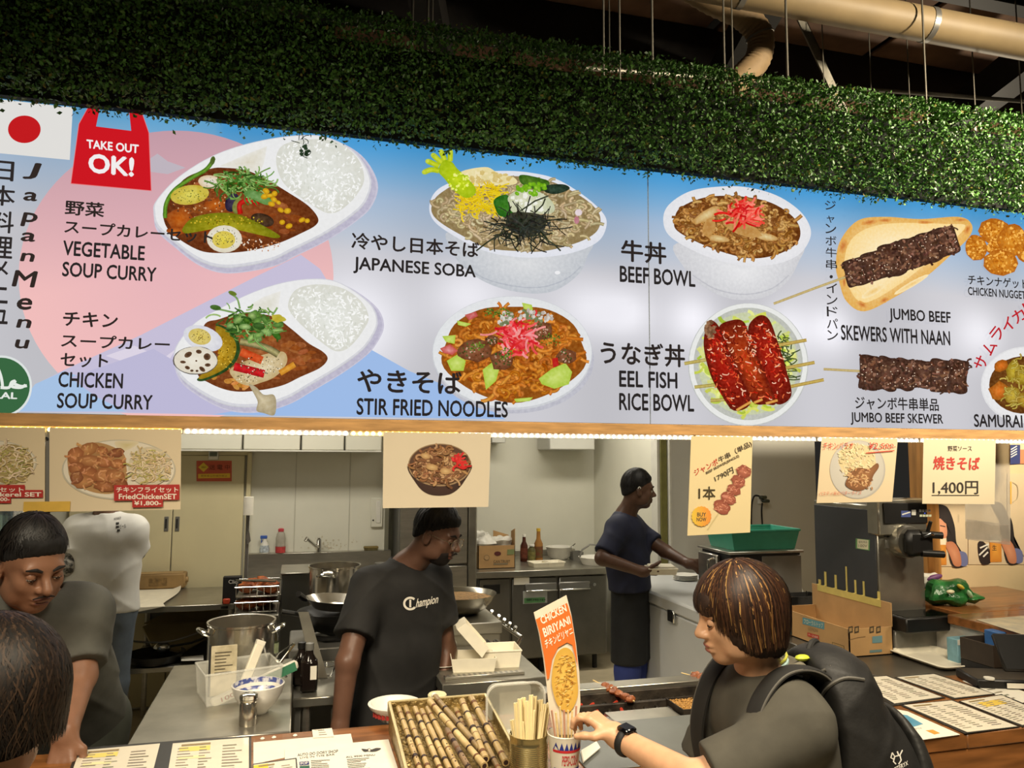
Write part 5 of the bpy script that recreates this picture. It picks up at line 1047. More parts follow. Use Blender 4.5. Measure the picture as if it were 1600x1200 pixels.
zr = Z_(515, 953, yw); MB().lathe([(0.02, -0.12), (0.09, -0.09), (0.15, -0.02), (0.17, 0.0), (0.165, 0.0), (0.14, -0.02), (0, -0.1)], (c.x, yw, zr), 28).build('wok_body', m_blk, t); MB().tube([(c.x - 0.16, yw - 0.02, zr - 0.01), (c.x - 0.24, yw - 0.04, zr + 0.01)], 0.012, 8).build('handle', m_blk, t)
t = thing('steel_frying_pan', 'shiny frying pan with black handle lying on the wok', 'pan', (c.x, yw, zr)); RR = rot(0, 4, 0)
MB().lathe([(0, 0.012), (0.10, 0.012), (0.145, 0.05), (0.148, 0.05), (0.105, 0.004), (0, 0.004)], (c.x + 0.01, yw, zr + 0.005), 28, R=RR).build('pan', m_pot, t); h0 = Vector((c.x - 0.13, yw - 0.02, zr + 0.055)); h1 = at(466, 928, Y=yw - 0.1); MB().tube([h0, h0 + (h1 - h0) * 0.3, h1], [0.009, 0.015, 0.014], 10).build('handle', m_blk, t)
sb = thing('side_burner_stand', 'dark burner stand carrying the black wok', 'stand', (c.x, yw, 0)); MB().box((c.x - 0.2, yw - 0.2, 0.05), (c.x + 0.17, yw + 0.2, zr - 0.13), 0.006).build('stand_body', m_ssd, sb); MB().tube([(c.x + 0.12 * math.cos(i * .628), yw + 0.12 * math.sin(i * .628), zr - 0.11) for i in range(10)], 0.012, 6, closed=True).build('burner_ring', m_blk, sb)
slab('steel_guard', 'narrow leaning steel guard plate beside the wok', 'plate', [(466, 957), (482, 957), (512, 1060), (490, 1060)], (3.45, 3.45, 3.2, 3.2), 0.004, m_ss2)
# ------------------------------------------------------------------ middle of the kitchen: tall fridge, undercounter fridge
yf = 5.55; x0, x1 = X_(622, yf, 900), X_(746, yf, 900)
t = thing('tall_steel_fridge', 'tall grey steel fridge behind the man in black', 'fridge', ((x0 + x1) / 2, yf + 0.3, 0))
zsp = Z_(700, 883, yf)
MB().box((x0, yf + 0.03, 0.0), (x1, yf + 0.66, 2.05), 0.005).build('fridge_body', m_ssd, t)
MB().box((x0 + 0.01, yf, zsp + 0.006), (x1 - 0.075, yf + 0.028, 2.03), 0.006).build('door', m_ss, t); MB().box((x0 + 0.01, yf, 0.12), (x1 - 0.075, yf + 0.028, zsp - 0.006), 0.006).build('door', m_ss, t)
MB().box((x1 - 0.07, yf - 0.004, 0.1), (x1 - 0.01, yf + 0.028, 2.04), 0.006).build('corner_post', m_ss2, t)
yu = 5.85; zu = 0.80; x0, x1 = X_(748, yu, 890), X_(950, yu, 888)
t = thing('undercounter_fridge', 'steel undercounter fridge with three fronts and a bare worktop', 'fridge', ((x0 + x1) / 2, yu + 0.3, 0))
MB().box((x0 - 0.03, yu - 0.015, zu - 0.05), (x1 + 0.02, WRY - 0.005, zu), 0.004).build('worktop', m_ss2, t)
MB().box((x0, yu + 0.03, 0.12), (x1, WRY - 0.02, zu - 0.052), 0.004).build('carcass', m_ssd, t)
MB().box((x0 - 0.03, WRY - 0.03, zu), (x1 + 0.02, WRY - 0.004, zu + 0.05), 0.003).build('upstand', m_ss, t)
xs_ = [X_(p, yu, 940) for p in (749, 797, 800, 870, 874, 947)]
m_ssk = M('dark_brushed_steel', '7d7b74', 0.35, 0.85, var=0.1, scale=6)
f1 = MB().box((xs_[0], yu + 0.005, 0.13), (xs_[1], yu + 0.03, zu - 0.06), 0.004).build('control_front', m_ssk, t)
MB().box((xs_[0] + 0.03, yu, zu - 0.17), (xs_[1] - 0.08, yu + 0.006, zu - 0.1), 0.002).build('control_strip', m_blk, f1)
for (a, b, px) in ((xs_[2], xs_[3], 845), (xs_[4], xs_[5], 897)):
    d_ = MB().box((a, yu, 0.13), (b, yu + 0.03, zu - 0.06), 0.006).build('door', m_ssk, t)
    xc = X_(px, yu, 910); MB().box((xc - 0.13, yu - 0.012, zu - 0.155), (xc + 0.13, yu + 0.001, zu - 0.1), 0.008).build('pull_recess', m_ssd, d_); MB().box((xc - 0.13, yu - 0.03, zu - 0.165), (xc + 0.13, yu - 0.012, zu - 0.15), 0.005).build('pull_bar', m_chrome, d_)
    MB().cyl((xc + 0.17, yu - 0.008, zu - 0.13), (xc + 0.17, yu, zu - 0.13), 0.014, 10).build('lock', m_chrome, d_)
for x in (x0 + 0.08, (x0 + x1) / 2, x1 - 0.08): MB().cyl((x, yu + 0.1, 0), (x, yu + 0.1, 0.12), 0.02, 10).build('leg', m_mblk, t)
a, b = at(803, 903, Y=yu - 0.002), at(827, 913, Y=yu - 0.002); MB().box((a.x, yu - 0.003, b.z), (b.x, yu - 0.001, a.z)).build('white_sticker', m_paper, t)
a, b = at(817, 924, Y=yu - 0.004), at(855, 942, Y=yu - 0.004); sn = thing('fridge_sign', 'clear and green plastic sign on the undercounter fridge door', 'sign', (a.x, yu, b.z))
MB().box((a.x, yu - 0.006, b.z), (b.x, yu - 0.002, a.z), 0.001).build('plate', M('grey_clear_plate', 'a9aaa4', 0.3), sn); MB().box((a.x + 0.01, yu - 0.008, b.z + 0.006), (b.x - 0.02, yu - 0.006, b.z + 0.045)).build('green_strip', M('green_strip', '5c8f5c', 0.5), sn)
D = T(700, 680, 0.25, base=pmap(yu - 0.0085)); D.text('使用中', 486, 1022, 608, 1036, (40, 70, 44), 0.01); D.build('sign_lettering', m_ink, sn)
hd = thing('alcove_duct', 'pale grey duct box high on the alcove wall', 'duct', at(890, 704, Y=6.5)); zz = Z_(890, 703, 6.35)
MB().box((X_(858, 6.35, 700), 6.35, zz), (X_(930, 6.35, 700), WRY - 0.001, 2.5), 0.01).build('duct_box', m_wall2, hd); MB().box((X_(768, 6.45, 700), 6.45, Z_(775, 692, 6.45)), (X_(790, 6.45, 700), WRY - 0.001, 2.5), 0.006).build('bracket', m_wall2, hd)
def wt(px, py): return at(px, py, Z=zu)
c = wt(777, 889); t = thing('bag_carton', 'cardboard carton stuffed with white plastic bags on the worktop', 'carton', c)
hx, hy, hh = 0.15, 0.1, 0.18; c = c + Vector((0, hy + 0.02, 0))
mb = MB()
for (lo, hi) in (((-hx, -hy, 0), (hx, -hy + .005, hh)), ((-hx, hy - .005, 0), (hx, hy, hh)), ((-hx, -hy, 0), (-hx + .005, hy, hh)), ((hx - .005, -hy, 0), (hx, hy, hh)), ((-hx, -hy, 0), (hx, hy, .005))): mb.box(c + Vector(lo), c + Vector(hi))
mb.build('carton_walls', m_card, t, smooth=False)
MB().prism([(0, 0), (0, -0.2), (0.11, 0.0), (0.11, 0.12), (0.0, 0.15)][::-1], (0.004, 0, 0), c + Vector((hx - 0.004, -hy, hh - 0.02)), (0, 1, 0.0), (0, 0, 1)).build('flap', m_card, t, smooth=False)
MB().prism([(0, 0), (0.13, -0.02), (0.13, 0.06), (0, 0.1)], (0, 0.004, 0), c + Vector((0.02, hy, hh)), (1, 0, 0), (0, 0, 1)).build('flap', m_card, t, smooth=False)
D = T(700, 680, 0.25, base=pmap(c.y - hy - 0.0005)); D.text('CAN TRUST', 284, 780, 388, 798, (90, 76, 60), 0.01); D.ell(310, 740, 22, 14, (90, 40, 36), n=12); D.poly([(284, 802), (374, 800), (374, 808), (284, 810)], (130, 120, 96)); D.ell(242, 765, 18, 18, (140, 114, 80), n=16); D.ell(242, 765, 14, 14, (178, 144, 98), n=16); D.poly([(370, 715), (414, 712), (414, 745), (370, 748)], (120, 130, 84)); D.build('carton_print', m_ink, t)
m_bag = M('thin_white_bag', 'e6e2d6', 0.35, trans=0.25, bump=0.8, bscale=14)
for i, (dx, dy, dz, r) in enumerate(((-0.08, -0.02, hh + 0.0, 0.085), (0.06, 0.0, hh - 0.0, 0.08), (-0.1, 0.04, hh + 0.05, 0.06))): o = lump(c + Vector((dx, dy, dz)), r, R, m_bag, 'crumpled_bag', None, i * 1.7, (1.1, 0.9, 0.9), 20); tag(o, ('big crumpled white bag bulging from the carton', 'crumpled clear white bag beside the carton flap', 'small white bag tip at the carton back')[i], 'bag')
def bottle(px, h, r, body, cap, lab, lcol, prof=0.7, dy=0.12, py=880, capr=0.5):
    c = wt(px, py) + Vector((0, dy, 0)); t = thing('sauce_bottle', lab, 'bottle', c, 'bottles on the alcove worktop')
    MB().lathe([(0, 0), (r, 0), (r, h * prof), (r * 0.5, h * (prof + 0.15)), (r * 0.42, h * 0.95)], c, 16).build('bottle', body, t); MB().lathe([(r * capr, h * 0.93), (r * capr, h * 1.02), (0, h * 1.03)], c, 12).build('cap', cap, t)
    MB().lathe([(r * 1.01, h * 0.12), (r * 1.02, h * prof * 0.85)], c, 16).build('bottle_label', lcol, t)
m_brn = M('brown_sauce', '4a2418', 0.2, var=.2)
bottle(825, 0.22, 0.032, m_brn, m_white, 'tall brown sauce bottle next to the carton', M('rust_label', '6e3a28', 0.5, var=.3, scale=40), 0.6)
bottle(835, 0.15, 0.033, M('olive_glass', '4e4a26', 0.2), m_white, 'short olive jar with white cap between the sauce bottles', M('olive_label', '77703c', 0.5, var=.3, scale=40), 0.75, 0.08, 882, 0.75)
bottle(848, 0.27, 0.037, M('amber_dressing', 'a8763c', 0.25, trans=.2), M('yellow_cap', 'c9a53a', 0.4), 'large dressing bottle with yellow cap on the worktop', M('red_green_label', '7a3a2a', 0.5, var=.4, scale=30, col2='5a5a2c'), 0.55)
bottle(808, 0.17, 0.025, m_brn, m_blk, 'narrow dark bottle beside the carton on the worktop', m_brn, 0.6, 0.16)
def foam_tray(name, label, c, w_, l_, h_, RR, lid=False):
    t = thing(name, label, 'food box', c)
    mb, rim = tub(Vector((-w_ / 2, -l_ / 2, 0)), Vector((1, 0, 0)), Vector((0, 1, 0)), w_, l_, h_, 0.003, 0.012); mb.v = [tuple(RR @ Vector(v) + c) for v in mb.v]; mb.build('tray_shell', m_foam, t, smooth=False)
    mb = MB(); mb.tube(rim, 0.004, 6, closed=True); mb.v = [tuple(RR @ Vector(v) + c) for v in mb.v]; mb.build('tray_lip', m_foam, t)
    return t
c = wt(842, 885); foam_tray('foam_tray', 'open cream foam tray half beside the bottles', c, 0.13, 0.12, 0.035, rot(0, 0, 5)); c = wt(865, 884); foam_tray('foam_tray', 'open cream foam tray half in front of the white bowl', c, 0.13, 0.12, 0.035, rot(0, 0, 5))
c = wt(881, 876) + Vector((0, 0.12, 0)); t = thing('mixing_bowl', 'white enamel bowl with a spoon on the alcove worktop', 'bowl', c)
MB().lathe([(0, 0), (0.07, 0), (0.1, 0.03), (0.115, 0.1), (0.12, 0.105), (0.112, 0.105), (0.095, 0.035), (0, 0.01)], c, 28).build('bowl_body', m_white, t); MB().tube([c + Vector((0.06, 0, 0.06)), c + Vector((0.14, -0.02, 0.13))], 0.006, 8).build('spoon_handle', m_chrome, t)
c = wt(904, 876) + Vector((0, 0.05, 0)); t = thing('steel_food_pan', 'small square steel food pan by the white bowl', 'pan', c); mb, rim = tub(c + Vector((-.045, -.04, 0)), Vector((1, 0, 0)), Vector((0, 1, 0)), .09, .1, .07, .002, .004); mb.build('pan_shell', m_ssd, t, smooth=False); MB().tube([c + Vector((0.02, 0, 0.06)), c + Vector((0.12, 0.02, 0.11))], 0.004, 6).build('scoop_handle', m_chrome, t)
c = wt(938, 884) + Vector((0, 0.1, 0)); t = thing('white_basin', 'white plastic basin with wire handle at the end of the worktop', 'basin', c); MB().lathe([(0, 0), (0.11, 0), (0.14, 0.06), (0.145, 0.06), (0.135, 0.055), (0.105, 0.01), (0, 0.01)], c, 24).build('basin_body', m_white, t); MB().tube([c + Vector((-0.14, 0, 0.06)), c + Vector((-0.12, 0, 0.12)), c + Vector((-0.05, 0.0, 0.16)), c + Vector((0.05, 0, 0.15))], 0.007, 8).build('handle', m_ssd, t)

# ------------------------------------------------------------------ stove table behind the counter, big bowl, takeout boxes
z = 0.80; a = at(694, 1074, Z=z); b = at(850, 1053, Z=z); y0 = (a.y + b.y) / 2; xr = b.x; xl = a.x; yb_ = at(800, 1005, Z=z).y
t = thing('stove_table', 'steel table with takeout boxes in front of the gas range', 'table', ((xl + xr) / 2, y0 + 0.2, 0))
MB().box((xl, y0, z - 0.05), (xr, yb_, z), 0.004).build('table_top', m_ss2, t); MB().box((xl, y0 + 0.05, 0.25), (xr - 0.03, yb_, 0.28), 0.003).build('lower_shelf', m_ssd, t)
for x in (xl + 0.04, xr - 0.04): MB().cyl((x, y0 + 0.04, 0), (x, y0 + 0.04, z - 0.05), 0.018, 8).build('leg', m_ss, t)
MB().box((xl + 0.02, y0 + 0.05, z), (xr - 0.08, y0 + 0.085, z + 0.012), 0.002).build('drain_strip', m_ss, t)
for i in range(22): x = xl + 0.03 + i * 0.022; MB().box((x, y0 + 0.055, z + 0.0115), (x + 0.01, y0 + 0.08, z + 0.0128)).build('drain_slot', m_ssd, t) if x < xr - 0.1 else None
yg = yb_ + 0.01; zg0 = z + 0.0; zg = Z_(730, 975, yg); xg1 = at(782, 1000, Y=yg).x; xg0 = xl - 0.14
t = thing('gas_range', 'steel gas range with knobs carrying the big mixing bowl', 'range', ((xg0 + xg1) / 2, yg + 0.25, 0))
MB().box((xg0, yg, 0.1), (xg1, yg + 0.5, zg), 0.006).build('range_body', m_ss2, t); MB().box((xg0 - 0.005, yg - 0.012, zg - 0.05), (xg1 + 0.005, yg + 0.5, zg + 0.004), 0.004).build('range_top', m_ss, t)
for px in (690, 707, 762, 775): x = X_(px, yg, 1006); zk = Z_(px, 1005, yg); k_ = MB().cyl((x, yg - 0.025, zk), (x, yg, zk), 0.013, 14).build('knob', m_blk, t); MB().cyl((x, yg - 0.003, zk), (x, yg - 0.001, zk), 0.02, 14).build('knob_ring', m_chrome, k_)
p0, p1 = at(758, 957, Y=yg + 0.3), at(815, 996, Y=yg - 0.02); gq = thing('gas_pipe', 'chrome gas pipe with taps running down the range side', 'pipe', p1)
MB().tube([p0, p1], 0.011, 10).build('pipe', m_chrome, gq)
for tt in (0.15, 0.35, 0.5, 0.65, 0.8): c = p0 + (p1 - p0) * tt; MB().tube([c + Vector((0, 0, 0.008)), c + Vector((0.004, -0.02, 0.03))], 0.008, 8).build('tap', m_chrome, gq)
MB().tube([p1, p1 + Vector((-0.03, 0.01, -0.05)), p1 + Vector((-0.06, 0.03, -0.07))], 0.009, 8).build('elbow', m_chrome, gq)
yk = yg + 0.24; c = at(722, 973, Y=yk - 0.08); c = Vector((X_(716, yk, 930), yk, zg + 0.004)); rr = X_(773, yk, 925) - c.x; hb = Z_(720, 927, yk) - c.z
t = thing('large_mixing_bowl', 'large steel mixing bowl of fried rice beside the man in black', 'bowl', c)
MB().lathe([(0, 0), (rr * 0.5, 0), (rr * 0.75, hb * 0.3), (rr * 0.93, hb * 0.72), (rr, hb), (rr * 1.02, hb + 0.003), (rr * 0.985, hb), (rr * 0.9, hb * 0.7), (rr * 0.7, hb * 0.3), (0, 0.01)], c, 44).build('bowl_body', M('darkened_steel_bowl', '9d988b', 0.25, 0.95, var=0.12, scale=5), t)
o = MB().lathe([(rr * 0.915, hb * 0.78), (rr * 0.5, hb * 0.86), (0, hb * 0.9)], c, 40).build('fried_rice', M('mixed_fried_rice', 'b98a4a', 0.6, var=.4, scale=60, bump=0.9, bscale=80, col2='5e4a22'), t)
t = thing('ladle', 'steel ladle standing in the large mixing bowl', 'ladle', c + Vector((-0.05, 0, hb))); p0 = at(703, 935, Y=yk); p1 = at(699, 908, Y=yk - .1); MB().tube([p0, p1], 0.006, 8).build('handle', m_chrome, t); MB().ball(p0, (0.03, 0.03, 0.012), 10).build('ladle_bowl', m_chrome, t)
c = at(785, 1043, Z=z); foam_tray('takeout_box', 'empty cream foam takeout tray on the stove table', c + Vector((0, 0.06, 0)), 0.15, 0.13, 0.07, rot(0, 0, -4))
c = at(742, 1050, Z=z); t = thing('takeout_box', 'open foam clamshell with its lid raised on the stove table', 'food box', c); RR = rot(0, 0, -8)
mb, rim = tub(Vector((-0.09, 0, 0)), Vector((1, 0, 0)), Vector((0, 1, 0)), .17, .14, .055, .003, .012); mb.v = [tuple(RR @ Vector(v) + c) for v in mb.v]; mb.build('tray_shell', m_foam, t, smooth=False)
R2 = rot(0, 0, -8) @ rot(0, 48, 0); mb, rim2 = tub(Vector((-0.0, 0, 0.0)), Vector((1, 0, 0)), Vector((0, 1, 0)), .16, .14, .045, .003, -.012); mb.v = [tuple(R2 @ Vector((v[0] - 0.16, v[1], v[2])) + c + Vector((0.03, 0, 0.055))) for v in mb.v]; mb.build('lid_shell', m_foam, t, smooth=False)
c = at(692, 1041, Z=z); t = thing('small_plate', 'small white plate at the edge of the stove table', 'plate', c); MB().lathe([(0, 0), (0.035, 0), (0.065, 0.012), (0.064, 0.014), (0.033, 0.004), (0, 0.004)], c, 28).build('plate_body', m_white, t); MB().lathe([(0.034, 0.0045), (0.032, 0.0048)], c, 28).build('plate_ring', M('plate_ring', 'bdb9ae', .4), t)

# ------------------------------------------------------------------ chest freezer, microwave, basin, sockets
fx0, fx1, fy0, fy1, fz = 2.15, 2.85, 3.72, 5.15, 0.85
m_frz = M('pale_grey_enamel', 'c3c5c4', 0.35, var=0.03, scale=3)
t = thing('chest_freezer', 'pale grey chest freezer beside the man in navy', 'freezer', ((fx0 + fx1) / 2, (fy0 + fy1) / 2, 0))
MB().box((fx0 + 0.015, fy0, 0.06), (fx1, fy1, fz - 0.085), 0.01).build('freezer_body', m_frz, t); MB().box((fx0, fy0 - 0.015, fz - 0.08), (fx1, fy1, fz), 0.014).build('lid', m_frz, t)
MB().box((fx0 - 0.012, fy0 + 0.46, fz - 0.13), (fx0 + 0.002, fy0 + 0.54, fz - 0.06), 0.004).build('latch', m_chrome, t)
cl = at(1095, 968, X=fx0 - 0.001); MB().lathe([(0, 0), (0.03, 0.0), (0.03, 0.004), (0, 0.006)], cl + Vector((0.012, 0, 0)), 8, R=rot(0, -90, 0)).build('badge', M('dark_badge', '3c3f44', .4), t)
for yy in (fy0 + 0.08, fy1 - 0.08): MB().cyl((fx0 + 0.08, yy, 0), (fx0 + 0.08, yy, 0.06), 0.025, 10).build('caster', m_mblk, t)
c = at(1153, 1035, Y=3.62); t = thing('grey_end_panel', 'dark grey end panel with a small white sticker beside the freezer', 'panel', (c.x + 0.02, 3.62, 0)); MB().box((c.x - 0.03, 3.6, 0.05), (c.x + 0.12, 3.7, fz - 0.01), 0.005).build('panel_body', M('mid_grey_enamel', '80827f', .4), t); a, b = at(1150, 1021, Y=3.598), at(1161, 1036, Y=3.598); MB().box((a.x, 3.597, b.z), (b.x, 3.6, a.z)).build('sticker', m_paper, t)
c = at(1052, 907, Z=fz) + Vector((.09, 0, 0))
for i in range(4):
    t = thing('white_plate', ('bottom plate of the stack on the freezer', 'second plate of the stack on the freezer', 'third plate of the stack on the freezer', 'top plate of the stack on the freezer')[i], 'plate', c + Vector((0, 0, 0.009 * i)), 'plates stacked on the freezer'); MB().lathe([(0, 0), (0.05, 0), (0.085, 0.01), (0.083, 0.012), (0.048, 0.004), (0, 0.004)], c + Vector((0, 0, 0.009 * i)), 24).build('plate_body', m_white, t)
c = at(1066, 890, Z=fz) + Vector((0.1, 0.25, 0)); t = thing('rice_bag', 'round white printed rice bag behind the microwave', 'bag', c); MB().ball(c + Vector((0, 0, 0.1)), (0.13, 0.1, 0.1), 18).build('bag_body', m_white, t); MB().ball(c + Vector((-0.05, -0.08, 0.15)), (0.03, 0.01, 0.012), 10).build('bag_print', M('bag_print', '8a5a48', .6), t)
mx0, mx1, my0, my1 = 2.37, 2.83, 3.93, 4.25; mz1 = at(1100, 853, X=mx0).z
t = thing('microwave_oven', 'steel microwave with chrome handle on the chest freezer', 'microwave', ((mx0 + mx1) / 2, (my0 + my1) / 2, fz))
MB().box((mx0, my0, fz + 0.012), (mx1, my1, mz1 - 0.012), 0.006).build('oven_body', M('oven_dark', '2b2a2c', .35), t); MB().box((mx0 - 0.02, my0 - 0.02, mz1 - 0.014), (mx1 + 0.01, my1 + 0.02, mz1), 0.003).build('oven_top', m_ss, t)
MB().box((mx0 - 0.03, my0 + 0.1, fz + 0.015), (mx0 - 0.003, my1 - 0.005, mz1 - 0.03), 0.006).build('oven_door', m_ss, t); hy_ = my0 + 0.13; MB().tube([(mx0 - 0.03, hy_, mz1 - 0.05), (mx0 - 0.065, hy_, mz1 - 0.06), (mx0 - 0.065, hy_, fz + 0.07), (mx0 - 0.03, hy_, fz + 0.06)], 0.009, 8).build('door_handle', m_chrome, t)
MB().box((mx0 + 0.2, my0 - 0.006, fz + 0.02), (mx1, my0 - 0.001, mz1 - 0.03), 0.003).build('side_panel', m_ssd, t)
for x in (mx0 + 0.04, mx1 - 0.04):
    for yy in (my0 + 0.04, my1 - 0.04): MB().cyl((x, yy, fz), (x, yy, fz + 0.014), 0.012, 8).build('foot', m_mblk, t)
mb, rim = tub(Vector((2.42, 3.97, mz1 + 0.001)), Vector((1, 0, 0)), Vector((0, 1, 0)), .4, .26, .11, .004, .03); t = thing('green_basin', 'sea green plastic basin on top of the microwave', 'basin', (2.62, 4.1, mz1)); m_grn = M('sea_green_plastic', '3f9d83', .4, var=.05); mb.build('basin_shell', m_grn, t, smooth=False); MB().tube(rim, 0.008, 6, closed=True).build('basin_rim', m_grn, t)
c = at(1190, 780, Y=WG - 0.02); t = thing('wall_socket', 'wall socket with two plugged leads on the grey wall', 'socket', c)
MB().box(c + Vector((-0.025, -0.004, -0.035)), c + Vector((0.025, 0.02, 0.035)), 0.004).build('socket_plate', m_white, t)
for dx, dz, pts in ((-0.012, 0.016, [(1186, 775), (1178, 776), (1174, 795), (1174, 835)]), (0.012, -0.012, [(1191, 786), (1190, 800), (1192, 833)])): MB().box(c + Vector((dx - 0.02, -0.05, dz - 0.012)), c + Vector((dx + 0.03, -0.005, dz + 0.012)), 0.006).build('plug', M('dark_green_plug', '3f4438', .5), t); MB().tube(catmull([tuple(at(x, y, Y=WG - 0.05)) for x, y in pts], 5), 0.007, 6).build('lead', m_mblk, t)
slab('wall_shade_line_panel', 'added pale panel drawing the diagonal shadow line on the wall behind the freezer', 'sheet', [(1203, 830), (1216, 845), (1262, 940), (1300, 1150), (1203, 1150)], (4.8, 4.8, 4.6, 4.5, 4.5), 0.006, m_wall)  # lighter wall-coloured panel draws the wall's shadow line; no real sheet

# ------------------------------------------------------------------ side bench with soft serve machine
bz = 0.82; bx0, bx1, by0, by1 = 2.27, 2.80, cb + 0.02, 3.70
t = thing('side_bench', 'dark steel side bench carrying the soft serve machine', 'bench', ((bx0 + bx1) / 2, 3.2, 0))
m_dk = M('dark_steel_bench', '6a655b', .35, .7, var=.1, scale=6)
MB().box((bx0, by0, bz - 0.035), (bx1, by1, bz), 0.004).build('bench_top', m_dk, t); MB().box((bx0 + 0.02, by0 + 0.03, 0.08), (bx1, by1, bz - 0.036), 0.004).build('cold_cabinet', m_ssd, t)
D = T(1200, 900, 0.25, base=lambda x, y, d: tuple(at(x, y, X=bx0 + 0.0185 - d))); D.text('ECO', 475, 585, 508, 612, (206, 206, 196), .02); D.build('eco_mark', m_ink, t)
Xm = 2.60; ya = at(1375, 960, X=Xm).y; yb2 = at(1272, 860, X=Xm).y; zt2 = at(1375, 790, X=Xm).z; xm1 = Xm + 0.265
t = thing('soft_serve_machine', 'tall steel and black soft serve ice cream machine', 'ice cream machine', ((Xm + xm1) / 2, (ya + yb2) / 2, bz))
MB().box((Xm + 0.004, ya + 0.004, bz + 0.03), (xm1, yb2, zt2 - 0.002), 0.006).build('machine_body', m_ss2, t)
MB().box((Xm - 0.001, ya + 0.012, bz + 0.04), (Xm + 0.004, yb2 - 0.01, zt2 - 0.025), 0.002).build('side_panel', M('charcoal_panel', '35373a', .5, var=.05), t)
MB().box((Xm - 0.006, ya - 0.02, zt2 - 0.14), (xm1 + 0.004, ya + 0.06, zt2 + 0.03), 0.008).build('control_head', m_ss2, t)
cpn = MB().box((Xm + 0.02, ya - 0.028, zt2 - 0.085), (xm1 + 0.0, ya - 0.02, zt2 + 0.012), 0.003).build('control_panel', m_blk, t)
def dmap(x, y, d): p = at(x, y, Y=ya - 0.029 - d); return tuple(p)
D = T(1200, 670, 0.25, base=dmap); D.poly([(832, 512), (892, 512), (892, 552), (832, 552)], (60, 74, 130)); D.stroke([(838, 536), (890, 520)], 8, (206, 206, 196)); D.poly([(898, 506), (924, 506), (924, 540), (898, 540)], (190, 190, 180))
for i in range(4): D.poly([(944 + i * 19, 504), (958 + i * 19, 504), (958 + i * 19, 520), (944 + i * 19, 520)], (150, 150, 150)); D.poly([(948 + i * 19, 536), (964 + i * 19, 536), (964 + i * 19, 550), (948 + i * 19, 550)], (190, 196, 170))
D.ell(980, 528, 4, 4, (60, 90, 255)); D.build('panel_display', m_ink, cpn)
xm = (Xm + xm1) / 2 + 0.02; zn = at(1420, 846, Y=ya - 0.03).z
MB().lathe([(0.075, 0), (0.075, 0.06), (0.07, 0.07), (0, 0.07)], (xm - 0.02, ya + 0.01, zn), 28, R=rot(90, 0, 0)).build('cylinder_front', m_ss2, t)
nz = MB().box((xm - 0.075, ya - 0.11, zn - 0.06), (xm + 0.075, ya - 0.06, zn + 0.06), 0.02).build('dispense_door', m_blk, t)
MB().tube([(xm + 0.03, ya - 0.1, zn + 0.03), (xm + 0.03, ya - 0.13, zn + 0.1)], 0.008, 8).build('lever', m_blk, nz); MB().cyl((xm + 0.0, ya - 0.1, zn + 0.04), (xm + 0.09, ya - 0.13, zn + 0.035), 0.016, 10).build('knob', m_blk, nz); MB().cyl((xm + 0.0, ya - 0.1, zn - 0.045), (xm + 0.095, ya - 0.13, zn - 0.05), 0.016, 10).build('knob', m_blk, nz); MB().tube([(xm, ya - 0.12, zn + 0.03), (xm + 0.02, ya - 0.14, zn + 0.045), (xm + 0.045, ya - 0.13, zn + 0.04)], 0.005, 6).build('spring', m_chrome, nz)
zd = at(1420, 965, Y=ya - 0.06).z
dt = MB(); dt.box((Xm + 0.0, ya - 0.16, zd - 0.045), (xm1 + 0.03, ya + 0.003, zd + 0.02), 0.006); dt.build('drip_tray', m_blk, t); MB().box((Xm + 0.015, ya - 0.145, zd + 0.0202), (xm1 + 0.015, ya - 0.01, zd + 0.022)).build('drip_grid', M('wet_black', '0b0b0b', .1), t)
MB().box((Xm + 0.01, ya - 0.08, zd - 0.16), (xm1 + 0.012, ya - 0.001, zd - 0.047), 0.004).build('clear_drawer', M('cloudy_drawer', '9a968c', .2, trans=.3), t)
for (x, y, w_, h_, m_) in ((1386, 832, 10, 14, m_blk), (1387, 850, 8, 14, m_ssd)): p = at(x, y, Y=ya); MB().box((p.x - w_ / 700, ya - 0.002, p.z - h_ / 700), (p.x + w_ / 700, ya + 0.005, p.z + h_ / 700), .001).build('front_badge', m_, t)
for (x, yy) in ((Xm + .03, ya + .05), (xm1 - .03, ya + .05), (Xm + .03, yb2 - .05)): MB().cyl((x, yy, bz), (x, yy, bz + 0.032), 0.016, 8).build('foot', m_mblk, t)
D = T(1200, 670, 0.25, base=lambda x, y, d: tuple(at(x, y, X=Xm - 0.0012 - d))); D.poly([(548, 684), (636, 694), (634, 762), (548, 748)], (92, 140, 80)); D.poly([(558, 688), (628, 696), (626, 756), (558, 746)], (206, 200, 170)); D.text('電気用品', 566, 700, 620, 716, (90, 90, 70), 0.0); D.text('100V', 566, 722, 620, 740, (90, 90, 70), 0.0); D.build('rating_sticker', m_ink, t)
def xm_(px, py, X): return at(px, py, X=X)
t = thing('taped_carton', 'open cardboard carton whose back flap is taped to the ice cream machine', 'carton', (2.45, 3.2, bz))
ba, bb = Vector((2.36, at(1325, 1028, Z=bz).y, bz)), None
cy0 = at(1325, 1028, Z=bz).y; cy1 = at(1225, 985, Z=bz).y; cx0, cx1 = 2.355, Xm - 0.014; ch = at(1325, 983, X=cx0).z - bz
for (lo, hi) in (((cx0, cy0, 0), (cx1, cy0 + .005, ch)), ((cx0, cy1 - .005, 0), (cx1, cy1, ch)), ((cx0, cy0, 0), (cx0 + .005, cy1, ch)), ((cx0, cy0, 0), (cx1, cy1, .005))): MB().box((lo[0], lo[1], bz + lo[2]), (hi[0], hi[1], bz + hi[2])).build('carton_side', m_card, t, smooth=False)
zf = at(1325, 925, X=cx1).z; MB().box((cx1 - .005, cy0, bz), (cx1, min(cy1 + .1, yb2), zf), 0).build('tall_flap', m_card, t, smooth=False)
